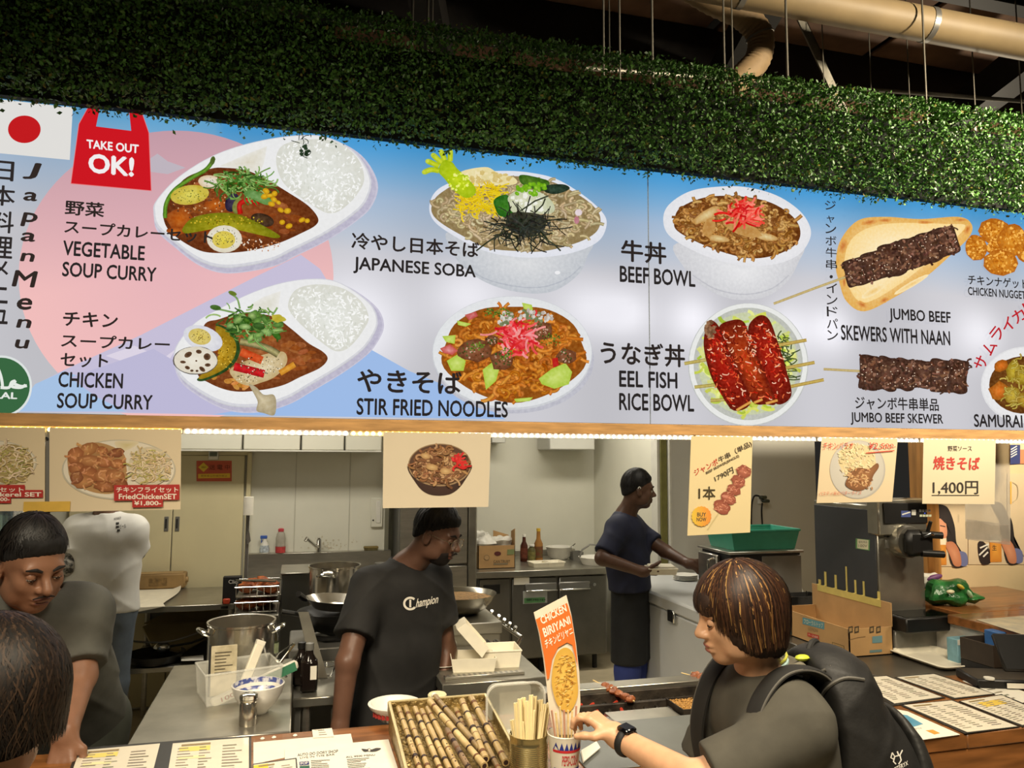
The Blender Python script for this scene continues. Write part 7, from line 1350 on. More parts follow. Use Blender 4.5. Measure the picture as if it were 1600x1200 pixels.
FL_ = [(200, 265, 372, 760, 18, 0, 'first flute at the embossed edge of the tray'), (252, 260, 440, 770, 18, 0, 'second flute from the embossed edge'), (322, 268, 530, 770, 18, 2, 'third flute from the embossed edge, pale bamboo'), (372, 285, 610, 790, 18, 0, 'fourth flute from the embossed edge'), (415, 268, 680, 800, 19, 0, 'fifth flute with dark painted bands'), (560, 430, 770, 800, 18, 3, 'short dark patterned flute under the crossing flutes'), (432, 218, 832, 690, 21, 2, 'long flute crossing over the others, open end to the front'), (470, 182, 850, 628, 20, 1, 'flute with a white cut tip lying across the tray'), (625, 280, 760, 560, 19, 1, 'short flute wedged under the pale lid'), (668, 215, 840, 640, 22, 2, 'thick flute with carved rings and open end'), (735, 190, 990, 665, 22, 0, 'thick pointed flute nearest the plastic container'), (740, 330, 960, 760, 18, 1, 'dark flute beneath the pointed one'), (830, 300, 975, 640, 16, 3, 'thin flute along the tray wall by the container')]
for i, (x0, y0, x1, y1, w_, mi, lab) in enumerate(FL_):
    r = w_ * .00043; lift = .017 if i in (6, 7, 9) else (.013 if i in (10,) else 0.0)
    z0 = CT + .064 + r + lift; z1 = CT + .018 + r + lift
    p0, p1 = cz(*k6(x0, y0), z0), cz(*k6(x1, y1), z1); d = p1 - p0
    t = thing('bamboo_flute', 'bamboo flute: ' + lab, 'flute', (p0 + p1) / 2, 'bamboo flutes on the ornate tray'); n = 9; pts = [p0 + d * k / n for k in range(n + 1)]
    rs = [r * (1.0 if k % 3 else 1.1) for k in range(n + 1)]
    mb = MB(); mb.tube(pts, rs, 14, caps=False); e1, e0 = p1, p0; dn = d.normalized(); mb.tube([p1, p1 - dn * .03], [r * .72, r * .6], 14, caps=True)
    u = dn.orthogonal().normalized(); v = dn.cross(u); ring = [[p1 + (u * math.cos(j * .4488) + v * math.sin(j * .4488)) * rr_ for j in range(14)] for rr_ in (rs[-1], r * .72)]; mb.add(ring[0] + ring[1], [(j, (j + 1) % 14, (j + 1) % 14 + 14, j + 14) for j in range(14)])
    mb.tube([p0, p0 - dn * .012], [rs[0], r * .45], 14, caps=True); mb.build('tube', m_bam[mi], t)
    MB().tube([p1 + dn * .0004, p1 + dn * .0008], r * .68, 12).build('bore_shade_disc', m_ring, t)  # dark disc stands in for the shade inside the open end
    for k in range(7):
        tt = .08 + .13 * k + .03 * R.random(); q = p0 + d * tt; MB().tube([q, q + dn * R.uniform(.002, .016)], r * 1.06, 14).build('burnt_band', m_ring if k % 2 else M('brown_band', '6a4426', .5), t)
    up = (Vector((0, 0, 1)) - dn * dn.z).normalized()
    if i in (0, 4, 5):
        for k in range(6): q = p0 + d * (.5 + .075 * k) + up * r * .98 + v * 0; MB().ball(q, (r * .32, r * .32, r * .2), 8).build('finger_hole', m_ring, t)
    if i == 7: MB().tube([p0 - dn * .012, p0 + dn * .004], r * 1.06, 14).build('cut_tip', m_paper, t)
c = cz(673, 1128) + Vector((0.03, .06, 0)); zl2 = at(672, 1084, Y=c.y).z; t = thing('lidded_jar', 'jar with a cream lid standing behind the bamboo flutes', 'jar', c); MB().lathe([(0, 0), (.03, 0), (.031, zl2 - CT - .03), (.027, zl2 - CT - .02)], c, 20).build('jar_body', M('amber_jar', 'a9946a', .3, var=.2, scale=30), t); MB().lathe([(.0305, zl2 - CT - .026), (.0305, zl2 - CT - .004), (.027, zl2 - CT), (0, zl2 - CT)], c, 24).build('lid', M('cream_lid', 'dcd3a8', .45), t)
c = cz(622, 1140) + Vector((0, .1, 0)); rr = .078; zz = at(615, 1098, Y=c.y).z - CT; t = thing('soup_bowl', 'white bowl with red pattern half hidden by the ornate tray', 'bowl', c); MB().lathe([(0, 0), (.045, 0), (.055, zz * .4), (rr, zz - .012), (rr + .006, zz), (rr - .004, zz), (.05, zz * .4), (0, .01)], c, 32).build('bowl_body', m_white, t)
for i in range(5): a = 3.4 + i * .22; MB().box(c + Vector(((rr - .012) * math.cos(a) - .005, (rr - .012) * math.sin(a) - .001, zz - .034)), c + Vector(((rr - .012) * math.cos(a) + .005, (rr - .012) * math.sin(a) + .001, zz - .016)), 0).build('red_mark', M('red_mark', 'b23a34', .5), t)
t = thing('plastic_container', 'milky plastic container standing on edge behind the chopsticks', 'container', cz(815, 1165)); c = cz(812, 1172) + Vector((0, .045, 0)); zt3 = at(812, 1067, Y=c.y).z
w3 = (at(858, 1100, Y=c.y).x - at(768, 1100, Y=c.y).x) / 2; h3 = zt3 - CT
pr = lambda s_, y: [Vector((c.x + x * s_, c.y + y, CT + h3 / 2 + zz * s_)) for x, zz in rrect(w3, h3 / 2, .035)]
A_, B_, C_ = pr(.8, .075), pr(.97, .0), pr(1.0, -.004); n = len(A_); MB().add(A_ + B_ + C_, [tuple(range(n))] + [(i, (i + 1) % n, (i + 1) % n + n, i + n) for i in range(n)] + [(i + n, (i + 1) % n + n, (i + 1) % n + 2 * n, i + 2 * n) for i in range(n)]).build('container_shell', M('frosted_container', 'd5d6c8', .35, alpha=.6), t); MB().tube(C_, .004, 6, closed=True).build('container_rim', m_pp, t)
c = cz(826, 1218); rc = (at(854, 1150, Y=c.y).x - at(797, 1150, Y=c.y).x) / 2; zc = at(826, 1145, Y=c.y).z - CT
t = thing('tin_can', 'ribbed golden tin can full of wooden chopsticks', 'can', c); prof = [(0, .002), (rc, .002)]; nr = 34
for i in range(nr + 1): zz = .01 + (zc - .03) * i / nr; prof.append((rc * (1 + (.018 if i % 2 else -.004)), zz))
prof += [(rc, zc - .012), (rc * 1.03, zc - .004), (rc * 1.03, zc), (rc * .98, zc), (rc * .97, .01), (0, .008)]; MB().lathe(prof, c, 40).build('can_wall', M('gold_tin', 'b8a878', .25, .9, var=.06), t)
R = random.Random(4); CH = [(806, 1098, 812), (812, 1092, 816), (818, 1090, 820), (824, 1095, 824), (830, 1086, 828), (836, 1088, 831), (841, 1094, 834), (846, 1093, 838), (800, 1125, 812), (852, 1100, 838), (858, 1098, 842), (848, 1112, 836), (815, 1128, 822), (833, 1110, 828)]
CHL = ['pointing up at the front of the tin', 'pale one second in the tin', 'third in the tin, standing straight', 'behind the straight ones in the tin', 'tallest one at the middle of the tin', 'tall one leaning by the tallest', 'beside the tall pair in the tin', 'half behind the tall pair', 'low one leaning far out over the tray', 'leaning out toward the orange card', 'dark one leaning furthest toward the card', 'short one leaning toward the card', 'short dark one at the rim of the tin', 'short one in the middle of the bundle']
for i, (x, y, xb_) in enumerate(CH):
    yo = c.y + R.uniform(-.5, .5) * rc * .9; p1 = at(x, y, Y=yo); p0 = Vector((at(xb_, 1150, Y=yo).x, yo, CT + .012)); o = thing('chopstick_pair', 'wooden chopstick pair ' + CHL[i], 'chopsticks', p0, 'chopsticks in the tin can'); d = (p1 - p0).normalized(); s_ = Vector((d.z, 0, -d.x)) * .0030
    for k in (-1, 1): MB().tube([p0 + s_ * k * .6, p1 + s_ * k], [.0024, .0034], 4).build('stick', M('pale_chopstick', 'f0deab', .6, var=.06), o, smooth=False)
c = cz(882, 1226); y0 = c.y; rt = (at(907, 1143, Y=y0).x - at(857, 1143, Y=y0).x) / 2; hc = at(882, 1145, Y=y0).z - CT
t = thing('paper_cup', 'paper cola cup with blue pennants and red script', 'cup', c); m_cup = M('cup_paper', 'e4dccb', .45, var=.02)
MB().lathe([(0, .004), (rt * .72, .004), (rt * .72, 0), (rt * .985, hc - .004), (rt * 1.02, hc), (rt * .98, hc + .002), (rt * .95, hc - .004), (rt * .7, .008), (0, .008)], c, 40).build('cup_wall', m_cup, t)
def cupmap(x, y, d):
    """wrap the print around the front of the cup: x across, y height"""
    zz = at(882, y, Y=y0).z; k = (zz - CT) / hc; r = rt * (.72 + .27 * k) + .0006 + d; an = max(-1.5, min(1.5, (x - 882) / 26.0)); an = math.asin(max(-1, min(1, an * .98))) if abs(an) < 1.02 else an
    return (c.x + math.sin(an) * r, c.y - math.cos(an) * r, zz)
P = Print(cupmap, 3e-5)
def band(y0_, y1_, col):
    xs2 = [858 + i * 2 for i in range(25)]; P.raw([(x, y0_) for x in xs2] + [(x, y1_) for x in xs2], [(i, i + 1, i + 26, i + 25) for i in range(24)], [col] * 50)
for i in range(7): x = 858 + i * 7.6; P.raw([(x, 1164), (x + 3.8, 1152), (x + 7.2, 1164)], [(0, 1, 2)], [(38, 48, 130)] * 3)
band(1164, 1168, (190, 40, 44)); band(1193, 1198, (38, 48, 130)); band(1200, 1212, (190, 40, 44))
P.text('PEPSI-COLA', 869, 1172, 898, 1188, (190, 40, 44), .02, shear=.25); P.build('cup_print', m_ink, t)
ca = [(834, 957), (885, 930), (893, 960), (900, 1010), (906, 1060), (905, 1140), (872, 1143), (862, 1100), (855, 1050), (846, 1000)]
m_or = M('orange_card', 'd9712f', .5, var=.03); t = thing('biryani_card', 'orange and white chicken biryani card standing in the paper cup', 'card', c + Vector((0, 0, .02)))
yk = c.y + .01; L_ = [(834, 957), (842, 990), (849, 1030), (854, 1070), (858, 1110), (866, 1148)]; Rr = [(885, 930), (893, 962), (900, 1005), (905, 1050), (907, 1100), (900, 1148)]
L3, R3 = [at(x, y, Y=yk) for x, y in L_], [at(x, y, Y=yk + .012) for x, y in Rr]
mb = MB(); n = len(L3); mb.add(L3 + R3 + [p + Vector((0, .0012, 0)) for p in L3 + R3], [(i, i + 1, n + i + 1, n + i) for i in range(n - 1)] + [(2 * n + i, 3 * n + i, 3 * n + i + 1, 2 * n + i + 1) for i in range(n - 1)] + [(0, n, 3 * n, 2 * n)]); mb.build('card_sheet', M('card_white', 'e3d6c0', .5), t)
def cardmap(x, y, d):
    def edge(E, y):
        for i in range(n - 1):
            if y <= E[i + 1][1] or i == n - 2: k = (y - E[i][1]) / (E[i + 1][1] - E[i][1]); return E[i][0] + (E[i + 1][0] - E[i][0]) * k
    xl_, xr_ = edge(L_, y + (x - 834) / 51 * 27 * 0), edge(Rr, y); u = (x - xl_) / max(1, xr_ - xl_); p = at(x, y, Y=yk + .012 * u - .003 - d); return tuple(p)
P = Print(cardmap, 2e-5)
P.shape([(837, 968), (886, 942), (893, 965), (899, 1005), (903, 1042), (894, 1008), (886, 1004), (872, 1012), (863, 1030), (858, 1060), (855, 1062), (850, 1025), (843, 988)], (216, 112, 44))
P.text('CHICKEN', 0, 0, 0, 0, (240, 232, 216), .04, quad=((843, 964), (883, 944), (886, 955), (847, 976))); P.text('BIRIYANI', 0, 0, 0, 0, (240, 232, 216), .04, quad=((847, 982), (889, 962), (892, 974), (851, 996))); P.text('チキンビリヤニ', 0, 0, 0, 0, (240, 232, 216), .03, quad=((850, 1000), (893, 979), (896, 990), (853, 1014)))
P.smooth([(862, 1060), (868, 1025), (882, 1012), (896, 1022), (902, 1060), (902, 1090), (890, 1112), (874, 1106), (865, 1085)], (226, 190, 96), (206, 164, 70)); R = random.Random(2)
for i in range(150): a = R.uniform(0, 6.28); q = R.random() ** .5; P.curl(883 + 16 * q * math.cos(a), 1062 + 40 * q * math.sin(a), 5, 1.2, jit(R.choice([(222, 180, 84), (196, 140, 50), (236, 206, 130), (160, 110, 40)]), 12, R), R=R, n=3)
P.build('card_print', m_ink, t)
R = random.Random(14)
for i in range(7):
    x = 862 + i * 6.4; yo = c.y - rt * .45 + R.uniform(0, .012); p1 = at(x, 1106 + R.uniform(-6, 8), Y=yo); p0 = Vector((c.x + (i - 3) * .005, yo, CT + .012)); o = MB().tube([p0, p1], [.0022, .0026], 6).build('coffee_stirrer', m_wood if i % 3 else M('pinkish_stick', 'b98a72', .6)); tag(o, ('first thin stick in the cup', 'second thin stick in the cup', 'third thin stick, tan', 'fourth thin stick, pinkish', 'fifth thin stick beside the fingers', 'sixth thin stick under the fingers', 'last thin stick gripped by the hand')[i] + ' in front of the orange card', 'stick', 'sticks in the paper cup')
t = thing('napkin_pack', 'pale napkin pack lying on the counter behind the paper cup', 'napkins', cz(925, 1165)); q = [(908, 1172), (932, 1158), (938, 1168), (912, 1190)]; sheet('napkin', None, None, q, CT + .012, m_paper, t); sheet('napkin', None, None, [(x - 1, y + 2) for x, y in q], CT + .009, m_foam, t)
o = sheet('paper_corner', 'corner of a pale sheet on the slate grey plate by the sleeve', 'paper', [(1082, 1130), (1118, 1127), (1118, 1150), (1100, 1142)], CT + .006, m_paper)
yy = 4.3; a, b = at(-60, 800, Y=yy), at(22, 800, Y=yy); t = thing('drinks_cooler', 'bright blue drinks cooler behind the man in grey', 'cooler', ((a.x + b.x) / 2, yy + .2, 0)); MB().box((a.x, yy + .02, 0), (b.x, yy + .5, 1.75), .01).build('cooler_body', m_white, t); MB().box((a.x + .02, yy, .15), (b.x - .01, yy + .018, 1.72), .004).build('glass_door', M('cooler_glass', '9fb8c0', .15, alpha=.35), t)
for i, (y0_, y1_, cc) in enumerate(((805, 850, 'b7c9a8'), (852, 910, '2f9db5'), (912, 930, '86b04a'), (932, 955, 'c8c0b0'))): zt_ = at(10, y0_, Y=yy + .018).z; z_ = at(10, y1_, Y=yy + .018).z; MB().box((a.x + .04, yy + .0185, z_), (b.x - .03, yy + .0199, zt_), 0).build('bottle_row', M('cooler_' + cc, cc, .3, var=.3, scale=14, emit=cc, estr=.25), t)  # rows glow by themselves in place of light inside the cooler
pts = at(17, 830, Y=3.1); t = thing('plastic_strip_curtain', 'crinkled blue clear packaging hanging beside the cooler', 'packaging', pts); MB().surf(lambda u, v: (pts.x - .03 + .06 * u, 3.1 + .008 * math.sin(u * 14 + v * 9), SZ0 - .05 - v * .42), 14, 20).build('film', M('blue_film', '7f97b5', .15, alpha=.6, var=.3, scale=30), t); MB().cyl((pts.x - .04, 3.1, SZ0 - .05), (pts.x + .04, 3.1, SZ0 - .05), .005, 8).build('rail', m_ssd, t)
# ------------------------------------------------------------------ people: bodies grown as one smooth surface
class Sdf:
    """blend of rounded limbs; mesh() skins it as one continuous surface"""
    def __init__(s): s.ops = []
    def cap(s, a, b, ra, rb=None, k=.02, op='u'): s.ops.append(('cap', Vector(a), Vector(b), ra, ra if rb is None else rb, k, op)); return s
    def ell(s, c, r, R=None, k=.02, op='u'): s.ops.append(('ell', Vector(c), Vector(r if isinstance(r, (tuple, list)) else (r, r, r)), R, None, k, op)); return s
    def slv(s, a, b, ra, rb, k=.03): s.ops.append(('slv', Vector(a), Vector(b), ra, rb, k, 'u')); return s
    def plane(s, c, n, k=.004, op='i'): s.ops.append(('pl', Vector(c), Vector(n).normalized(), None, None, k, op)); return s
    def chain(s, pts, rs, k=.02, op='u'):
        for i in range(len(pts) - 1): s.cap(pts[i], pts[i + 1], rs[i], rs[i + 1], k, op)
        return s
    def mesh(s, h, name, mat, parent=None, disp=None, relax=0):
        lo = np.full(3, 1e9); hi = -lo
        for o in s.ops:
            if o[6] != 'u': continue
            if o[0] in ('cap', 'slv'): m = max(o[3], o[4]); a = np.minimum(o[1], o[2]) - m; b = np.maximum(o[1], o[2]) + m
            else: m = max(o[2]); a = np.array(o[1]) - m; b = np.array(o[1]) + m
            lo = np.minimum(lo, a); hi = np.maximum(hi, b)
        lo -= 4 * h + .012; hi += 4 * h + .012; n = np.ceil((hi - lo) / h).astype(int) + 1
        ax = [np.float32(lo[i]) + np.float32(h) * np.arange(n[i], dtype=np.float32) for i in range(3)]
        D = np.full(n, 9.0, np.float32)
        for (ty, p, q, ra, rb, k, op) in s.ops:
            if ty == 'pl': sl = [slice(0, n[i]) for i in range(3)]
            else:
                m = (max(ra, rb) if ty in ('cap', 'slv') else max(q)) + 3 * h + k * 1.5 + .01
                a = (np.minimum(p, q) if ty in ('cap', 'slv') else np.array(p)) - m; b = (np.maximum(p, q) if ty in ('cap', 'slv') else np.array(p)) + m
                sl = [slice(max(0, int((a[i] - lo[i]) / h)), min(n[i], int((b[i] - lo[i]) / h) + 2)) for i in range(3)]
            X = ax[0][sl[0]][:, None, None]; Yv = ax[1][sl[1]][None, :, None]; Zv = ax[2][sl[2]][None, None, :]
            if X.size == 0 or Yv.size == 0 or Zv.size == 0: continue
            if ty == 'pl': d = (X - p.x) * q.x + (Yv - p.y) * q.y + (Zv - p.z) * q.z
            elif ty in ('cap', 'slv'):
                ab = q - p; l2 = max(ab.length_squared, 1e-9); t = np.clip(((X - p.x) * ab.x + (Yv - p.y) * ab.y + (Zv - p.z) * ab.z) / l2, 0, 1)
                d = np.sqrt((X - p.x - t * ab.x) ** 2 + (Yv - p.y - t * ab.y) ** 2 + (Zv - p.z - t * ab.z) ** 2) - (ra + (rb - ra) * t)
                if ty == 'slv': nv = ab.normalized(); d = np.maximum(d, (X - q.x) * nv.x + (Yv - q.y) * nv.y + (Zv - q.z) * nv.z)
            else:
                dx, dy, dz = X - p.x, Yv - p.y, Zv - p.z
                if ra is not None:
                    R = ra.transposed(); dx, dy, dz = (R[0][0] * dx + R[0][1] * dy + R[0][2] * dz, R[1][0] * dx + R[1][1] * dy + R[1][2] * dz, R[2][0] * dx + R[2][1] * dy + R[2][2] * dz)
                k0 = np.sqrt((dx / q.x) ** 2 + (dy / q.y) ** 2 + (dz / q.z) ** 2); k1 = np.sqrt((dx / q.x ** 2) ** 2 + (dy / q.y ** 2) ** 2 + (dz / q.z ** 2) ** 2); d = k0 * (k0 - 1) / np.maximum(k1, 1e-6)
            V = D[tuple(sl)]
            if op == 'u': hh = np.clip(k - np.abs(V - d), 0, None) / k; D[tuple(sl)] = np.minimum(V, d) - hh * hh * k * .25
            else:
                d = -d if op == 's' else d; hh = np.clip(k - np.abs(V - d), 0, None) / k; D[tuple(sl)] = np.maximum(V, d) + hh * hh * k * .25
        if disp is not None: D += disp(ax[0][:, None, None], ax[1][None, :, None], ax[2][None, None, :]).astype(np.float32)
        v, f = surf_net(D, lo, h)
        for _ in range(relax):
            acc = np.zeros_like(v); c_ = np.zeros(len(v))
            for a, b in ((0, 1), (1, 2), (2, 3), (3, 0)):
                for m_, n_ in ((a, b), (b, a)): np.add.at(acc, f[:, m_], v[f[:, n_]]); np.add.at(c_, f[:, m_], 1)
            v = v * .4 + .6 * acc / np.maximum(c_, 1)[:, None]
        off = np.array(WL.get(parent.name, Vector((0, 0, 0)))) if parent is not None else np.zeros(3)
        me = bpy.data.meshes.new(name); me.vertices.add(len(v)); me.vertices.foreach_set('co', (v - off).astype(np.float32).ravel())
        me.loops.add(f.size); me.polygons.add(len(f)); me.loops.foreach_set('vertex_index', f.ravel().astype(np.int32)); me.polygons.foreach_set('loop_start', np.arange(len(f)) * 4); me.polygons.foreach_set('loop_total', np.full(len(f), 4))
        me.update(calc_edges=True); me.polygons.foreach_set('use_smooth', np.ones(len(f), bool))
        return link(name, me, mat, parent)

def surf_net(D, lo, h):
    s = D < 0; cnt = np.zeros(tuple(np.array(D.shape) - 1), np.int8)
    for i in (0, 1):
        for j in (0, 1):
            for k in (0, 1): cnt += s[i:s.shape[0] - 1 + i, j:s.shape[1] - 1 + j, k:s.shape[2] - 1 + k]
    I = np.argwhere((cnt > 0) & (cnt < 8)); idx = -np.ones(cnt.shape, np.int32); idx[I[:, 0], I[:, 1], I[:, 2]] = np.arange(len(I))
    acc = np.zeros((len(I), 3)); num = np.zeros(len(I)); cs = [(i, j, k) for i in (0, 1) for j in (0, 1) for k in (0, 1)]
    val = {c: D[I[:, 0] + c[0], I[:, 1] + c[1], I[:, 2] + c[2]] for c in cs}
    for a in cs:
        for ax_ in range(3):
            if a[ax_]: continue
            b = list(a); b[ax_] = 1; b = tuple(b); va, vb = val[a], val[b]; m = (va < 0) != (vb < 0); t = np.where(m, va / np.where(m, va - vb, 1), 0)
            p = np.array(a, float)[None].repeat(len(I), 0); p[:, ax_] += t; acc[m] += p[m]; num += m
    V = (I + acc / np.maximum(num, 1)[:, None]) * h + lo
    Fs = []
    for ax_ in range(3):
        u, w_ = (ax_ + 1) % 3, (ax_ + 2) % 3
        A = [slice(None)] * 3; B = [slice(None)] * 3; A[ax_] = slice(0, -1); B[ax_] = slice(1, None); sa, sb = s[tuple(A)], s[tuple(B)]
        E = np.argwhere(sa != sb); ok = (E[:, u] > 0) & (E[:, w_] > 0) & (E[:, u] < s.shape[u] - 1) & (E[:, w_] < s.shape[w_] - 1); E = E[ok]
        if not len(E): continue
        def g(du, dw): q = E.copy(); q[:, u] += du; q[:, w_] += dw; return idx[q[:, 0], q[:, 1], q[:, 2]]
        q = np.stack([g(-1, -1), g(0, -1), g(0, 0), g(-1, 0)], 1); fl = sa[E[:, 0], E[:, 1], E[:, 2]]; q[~fl] = q[~fl][:, ::-1]; Fs.append(q)
    return V, np.concatenate(Fs)

def skin_mat(name, col): return M(name, col, .42, var=.07, scale=25, bump=.03, bscale=120, spec=.4)
from mathutils.bvhtree import BVHTree
def on_surface(objs, fallback, lift=.0008):
    """print laid on the surface of a garment: the place is found where the line of sight meets it"""
    T_ = []
    for o in objs:
        off = WL[o.name]; T_.append(BVHTree.FromPolygons([tuple(v.co + off) for v in o.data.vertices], [tuple(p.vertices) for p in o.data.polygons]))
    def f(x, y, d):
        dr = Vector(ray(x, y)).normalized(); best = None
        for t_ in T_:
            h_ = t_.ray_cast(Vector((0, 0, H)), dr)
            if h_[0] is not None and (best is None or h_[3] < best): best = h_[3]
        p = Vector((0, 0, H)) + dr * (best - lift - d) if best is not None else at(x, y, Y=fallback)
        return tuple(p)
    return f
class Frame:
    """head frame: origin c, fwd direction, up"""
    def __init__(s, c, fwd, up=(0, 0, 1)):
        s.c = Vector(c); s.f = Vector(fwd).normalized(); u = Vector(up); s.u = (u - s.f * u.dot(s.f)).normalized(); s.l = s.u.cross(s.f)
        s.R = Matrix((s.f, s.l, s.u)).transposed()
    def p(s, x, y, z): return s.c + s.f * x + s.l * y + s.u * z
def head_ops(S_, H_, sc=1.0, k=.02, nose=1.0, lips=1.0):
    e = lambda x, y, z, a, b, c, kk=k, op='u': S_.ell(H_.p(x * sc, y * sc, z * sc), (a * sc, b * sc, c * sc), H_.R, kk, op)
    e(-.012, 0, .03, .097, .074, .086); e(.022, 0, -.035, .068, .057, .074); e(.052, 0, -.088, .026, .028, .022)
    for q in (-1, 1): e(.052, q * .040, -.022, .024, .020, .024); e(.015, q * .048, -.06, .04, .016, .03)
    e(.074, 0, .022, .016, .05, .016)
    for q in (-1, 1): e(.094, q * .031, .002, .013, .019, .011, .012, 's')
    S_.cap(H_.p(.082 * sc, 0, .012 * sc), H_.p(.106 * sc * nose, 0, -.026 * sc), .008 * sc, .0125 * sc, .012)
    for q in (-1, 1): e(.092, q * .013, -.031, .011, .0085, .008, .008); e(-.008, q * .076, -.008, .018, .009, .032, .008); e(.002, q * .083, -.006, .008, .006, .018, .006, 's')
    e(.083, 0, -.056, .012, .023 * lips, .0065 * lips, .006); e(.081, 0, -.069, .012, .02 * lips, .0075 * lips, .006); S_.cap(H_.p(.097 * sc, -.022 * sc, -.0625 * sc), H_.p(.097 * sc, .022 * sc, -.0625 * sc), .0022 * sc, .0022 * sc, .004, 's')
def face_parts(H_, par, sc=1.0, iris='2a1a12', brow='17110e', lidded=.4, lipcol=None, skin=None):
    mw = M('eye_white', 'cfc8bc', .2); mi = M('iris_' + iris, iris, .2); mb_ = M('brow_' + brow, brow, .8)
    for q in (-1, 1):
        ey = MB().ball(H_.p(.075 * sc, q * .031 * sc, .002 * sc), .0125 * sc, 14).build('eye', mw, par)
        MB().ball(H_.p(.083 * sc, q * .031 * sc, (.0005 - .004 * lidded) * sc), .0058 * sc, 10).build('iris', mi, ey)
        if skin:
            MB().ball(H_.p(.075 * sc, q * .031 * sc, (.002 + .0085 * (1 - lidded)) * sc), (.0131 * sc, .0134 * sc, .0128 * sc), 12, R=H_.R).build('eyelid', skin, par)
            MB().tube([H_.p(x * sc, (q * .031 + y) * sc, (-.004 + .008 * (1 - lidded)) * sc) for x, y in ((.0807, -.0115), (.086, -.005), (.0868, .0), (.086, .005), (.0807, .0115))], .0011 * sc, 5).build('eyelash', mb_, par)
        MB().tube([H_.p(.0905 * sc, q * .013 * sc, .021 * sc), H_.p(.0905 * sc, q * .028 * sc, .028 * sc), H_.p(.078 * sc, q * .048 * sc, .024 * sc)], [.0035 * sc, .005 * sc, .0022 * sc], 8).build('eyebrow', mb_, par)
    if lipcol:
        MB().ball(H_.p(.0875 * sc, 0, -.0565 * sc), (.0085 * sc, .0225 * sc, .0052 * sc), 12, R=H_.R).build('upper_lip', lipcol, par); MB().ball(H_.p(.0855 * sc, 0, -.0685 * sc), (.0088 * sc, .0195 * sc, .0062 * sc), 12, R=H_.R).build('lower_lip', lipcol, par)
def short_hair(H_, par, mat, sc=1.0, top=.012, fade=True, seed=0, h=.004):
    S_ = Sdf(); e = lambda x, y, z, a, b, c, kk=.015, op='u': S_.ell(H_.p(x * sc, y * sc, z * sc), (a * sc, b * sc, c * sc), H_.R, kk, op)
    e(-.014, 0, .031, .0995, .0768, .088); e(-.005, 0, .07, .086, .068, .042 + top); e(.036, 0, .085, .04, .055, .016 + top * .5); e(-.05, 0, -.015, .054, .064, .055)
    S_.plane(H_.p(.078 * sc, 0, .054 * sc), H_.f * .5 - H_.u * .86, .02)
    for q in (-1, 1): e(-.008, q * .088, -.012, .026, .022, .036, .006, 's')
    return S_.mesh(h, 'hair', mat, par, disp=lambda x, y, z: .0011 * np.sin(x * 330 + seed + 2 * np.sin(z * 90)) * np.sin(y * 310 + 2 * np.sin(z * 80 + seed)) * np.ones_like(z))
def hair_tufts(H_, par, sc=1.0, seed=1, n=800):
    Hs = Frame(H_.c, H_.f, H_.u)
    return strands('hair_strands', par, Hs, n, 1.3, ['14110f', '0e0c0b', '1d1815'], m_hair, seed, rad=(.098 * sc, .0772 * sc, .108 * sc), ctr=(-.012 * sc, 0, .03 * sc), w=.0016, lens=lambda a: 1.02 + .1 * math.sin(a * 23) if abs(a) < .8 else (1.28 if abs(a) < 1.4 else 1.75), wav=.06)
def hand_ops(S_, W, d, n, size=1.0, curl=.5, side=1, spread=.12, thumb=.6, k=.007):
    """palm + five fingers: W wrist, d along the hand, n palm side, side: which way the thumb lies"""
    d = Vector(d).normalized(); n = Vector(n); n = (n - d * n.dot(d)).normalized(); t = d.cross(n) * side; s = size
    kn = W + d * .088 * s
    S_.cap(W, W + d * .02 * s, .027 * s, .03 * s, .02)
    for q in (-1.5, -.5, .5, 1.5): S_.cap(W + d * .018 * s + t * q * .012 * s, kn + t * q * .0195 * s, .0145 * s, .0115 * s, .012)
    for i, (q, L, r) in enumerate(((1.5, .072, .0092), (.5, .082, .0095), (-.5, .076, .0092), (-1.5, .060, .0082))):
        b = kn + t * q * .0195 * s; a = curl * (.8 + .12 * i); dd = (d + t * q * spread * .5).normalized(); p = b; ang = 0
        for j, fr in enumerate((.45, .3, .25)):
            ang += a * (.7 if j == 0 else 1.0); v = dd * math.cos(ang) + n * math.sin(ang); p2 = p + v * L * fr * s; S_.cap(p, p2, r * s * (1 - .08 * j), r * s * (1 - .08 * (j + 1)), k); p = p2
    b = W + d * .028 * s + t * .022 * s; v = (d * .75 + t * .75 + n * thumb).normalized(); p = b + v * .04 * s; S_.cap(b, p, .015 * s, .0115 * s, .012); v2 = (d * .95 + t * .15 + n * thumb * .8).normalized(); p2 = p + v2 * .03 * s; S_.cap(p, p2, .0112 * s, .0102 * s, k); S_.cap(p2, p2 + (v2 + n * .2).normalized() * .024 * s, .0102 * s, .0088 * s, k)
def torso_ops(S_, C, left, hip, w=.2, off=0.0, k=.05, depth=1.0, belly=1.0):
    """C upper chest, left: sideways unit vector, hip: centre of the hips"""
    up = (C - hip).normalized(); L = left.normalized(); mid = hip + (C - hip) * .5
    for q in (-1, 1):
        S_.cap(C + L * q * w * .42 - up * .04, mid + L * q * w * .32, (.098 + off) * depth, (.092 + off) * depth * belly, k); S_.cap(mid + L * q * w * .32, hip + L * q * w * .38, (.092 + off) * depth * belly, (.1 + off) * depth, k)
    S_.cap(C - up * .03, mid, (.1 + off) * depth, (.098 + off) * depth * belly, k); S_.cap(mid, hip, (.098 + off) * depth * belly, (.105 + off) * depth, k)
    S_.cap(C - L * (w - .06) + up * .02, C + L * (w - .06) + up * .02, .062 + off, .062 + off, k)
    S_.cap(C + up * .02, C + up * .085, .075 + off, .05 + off * .4, k)
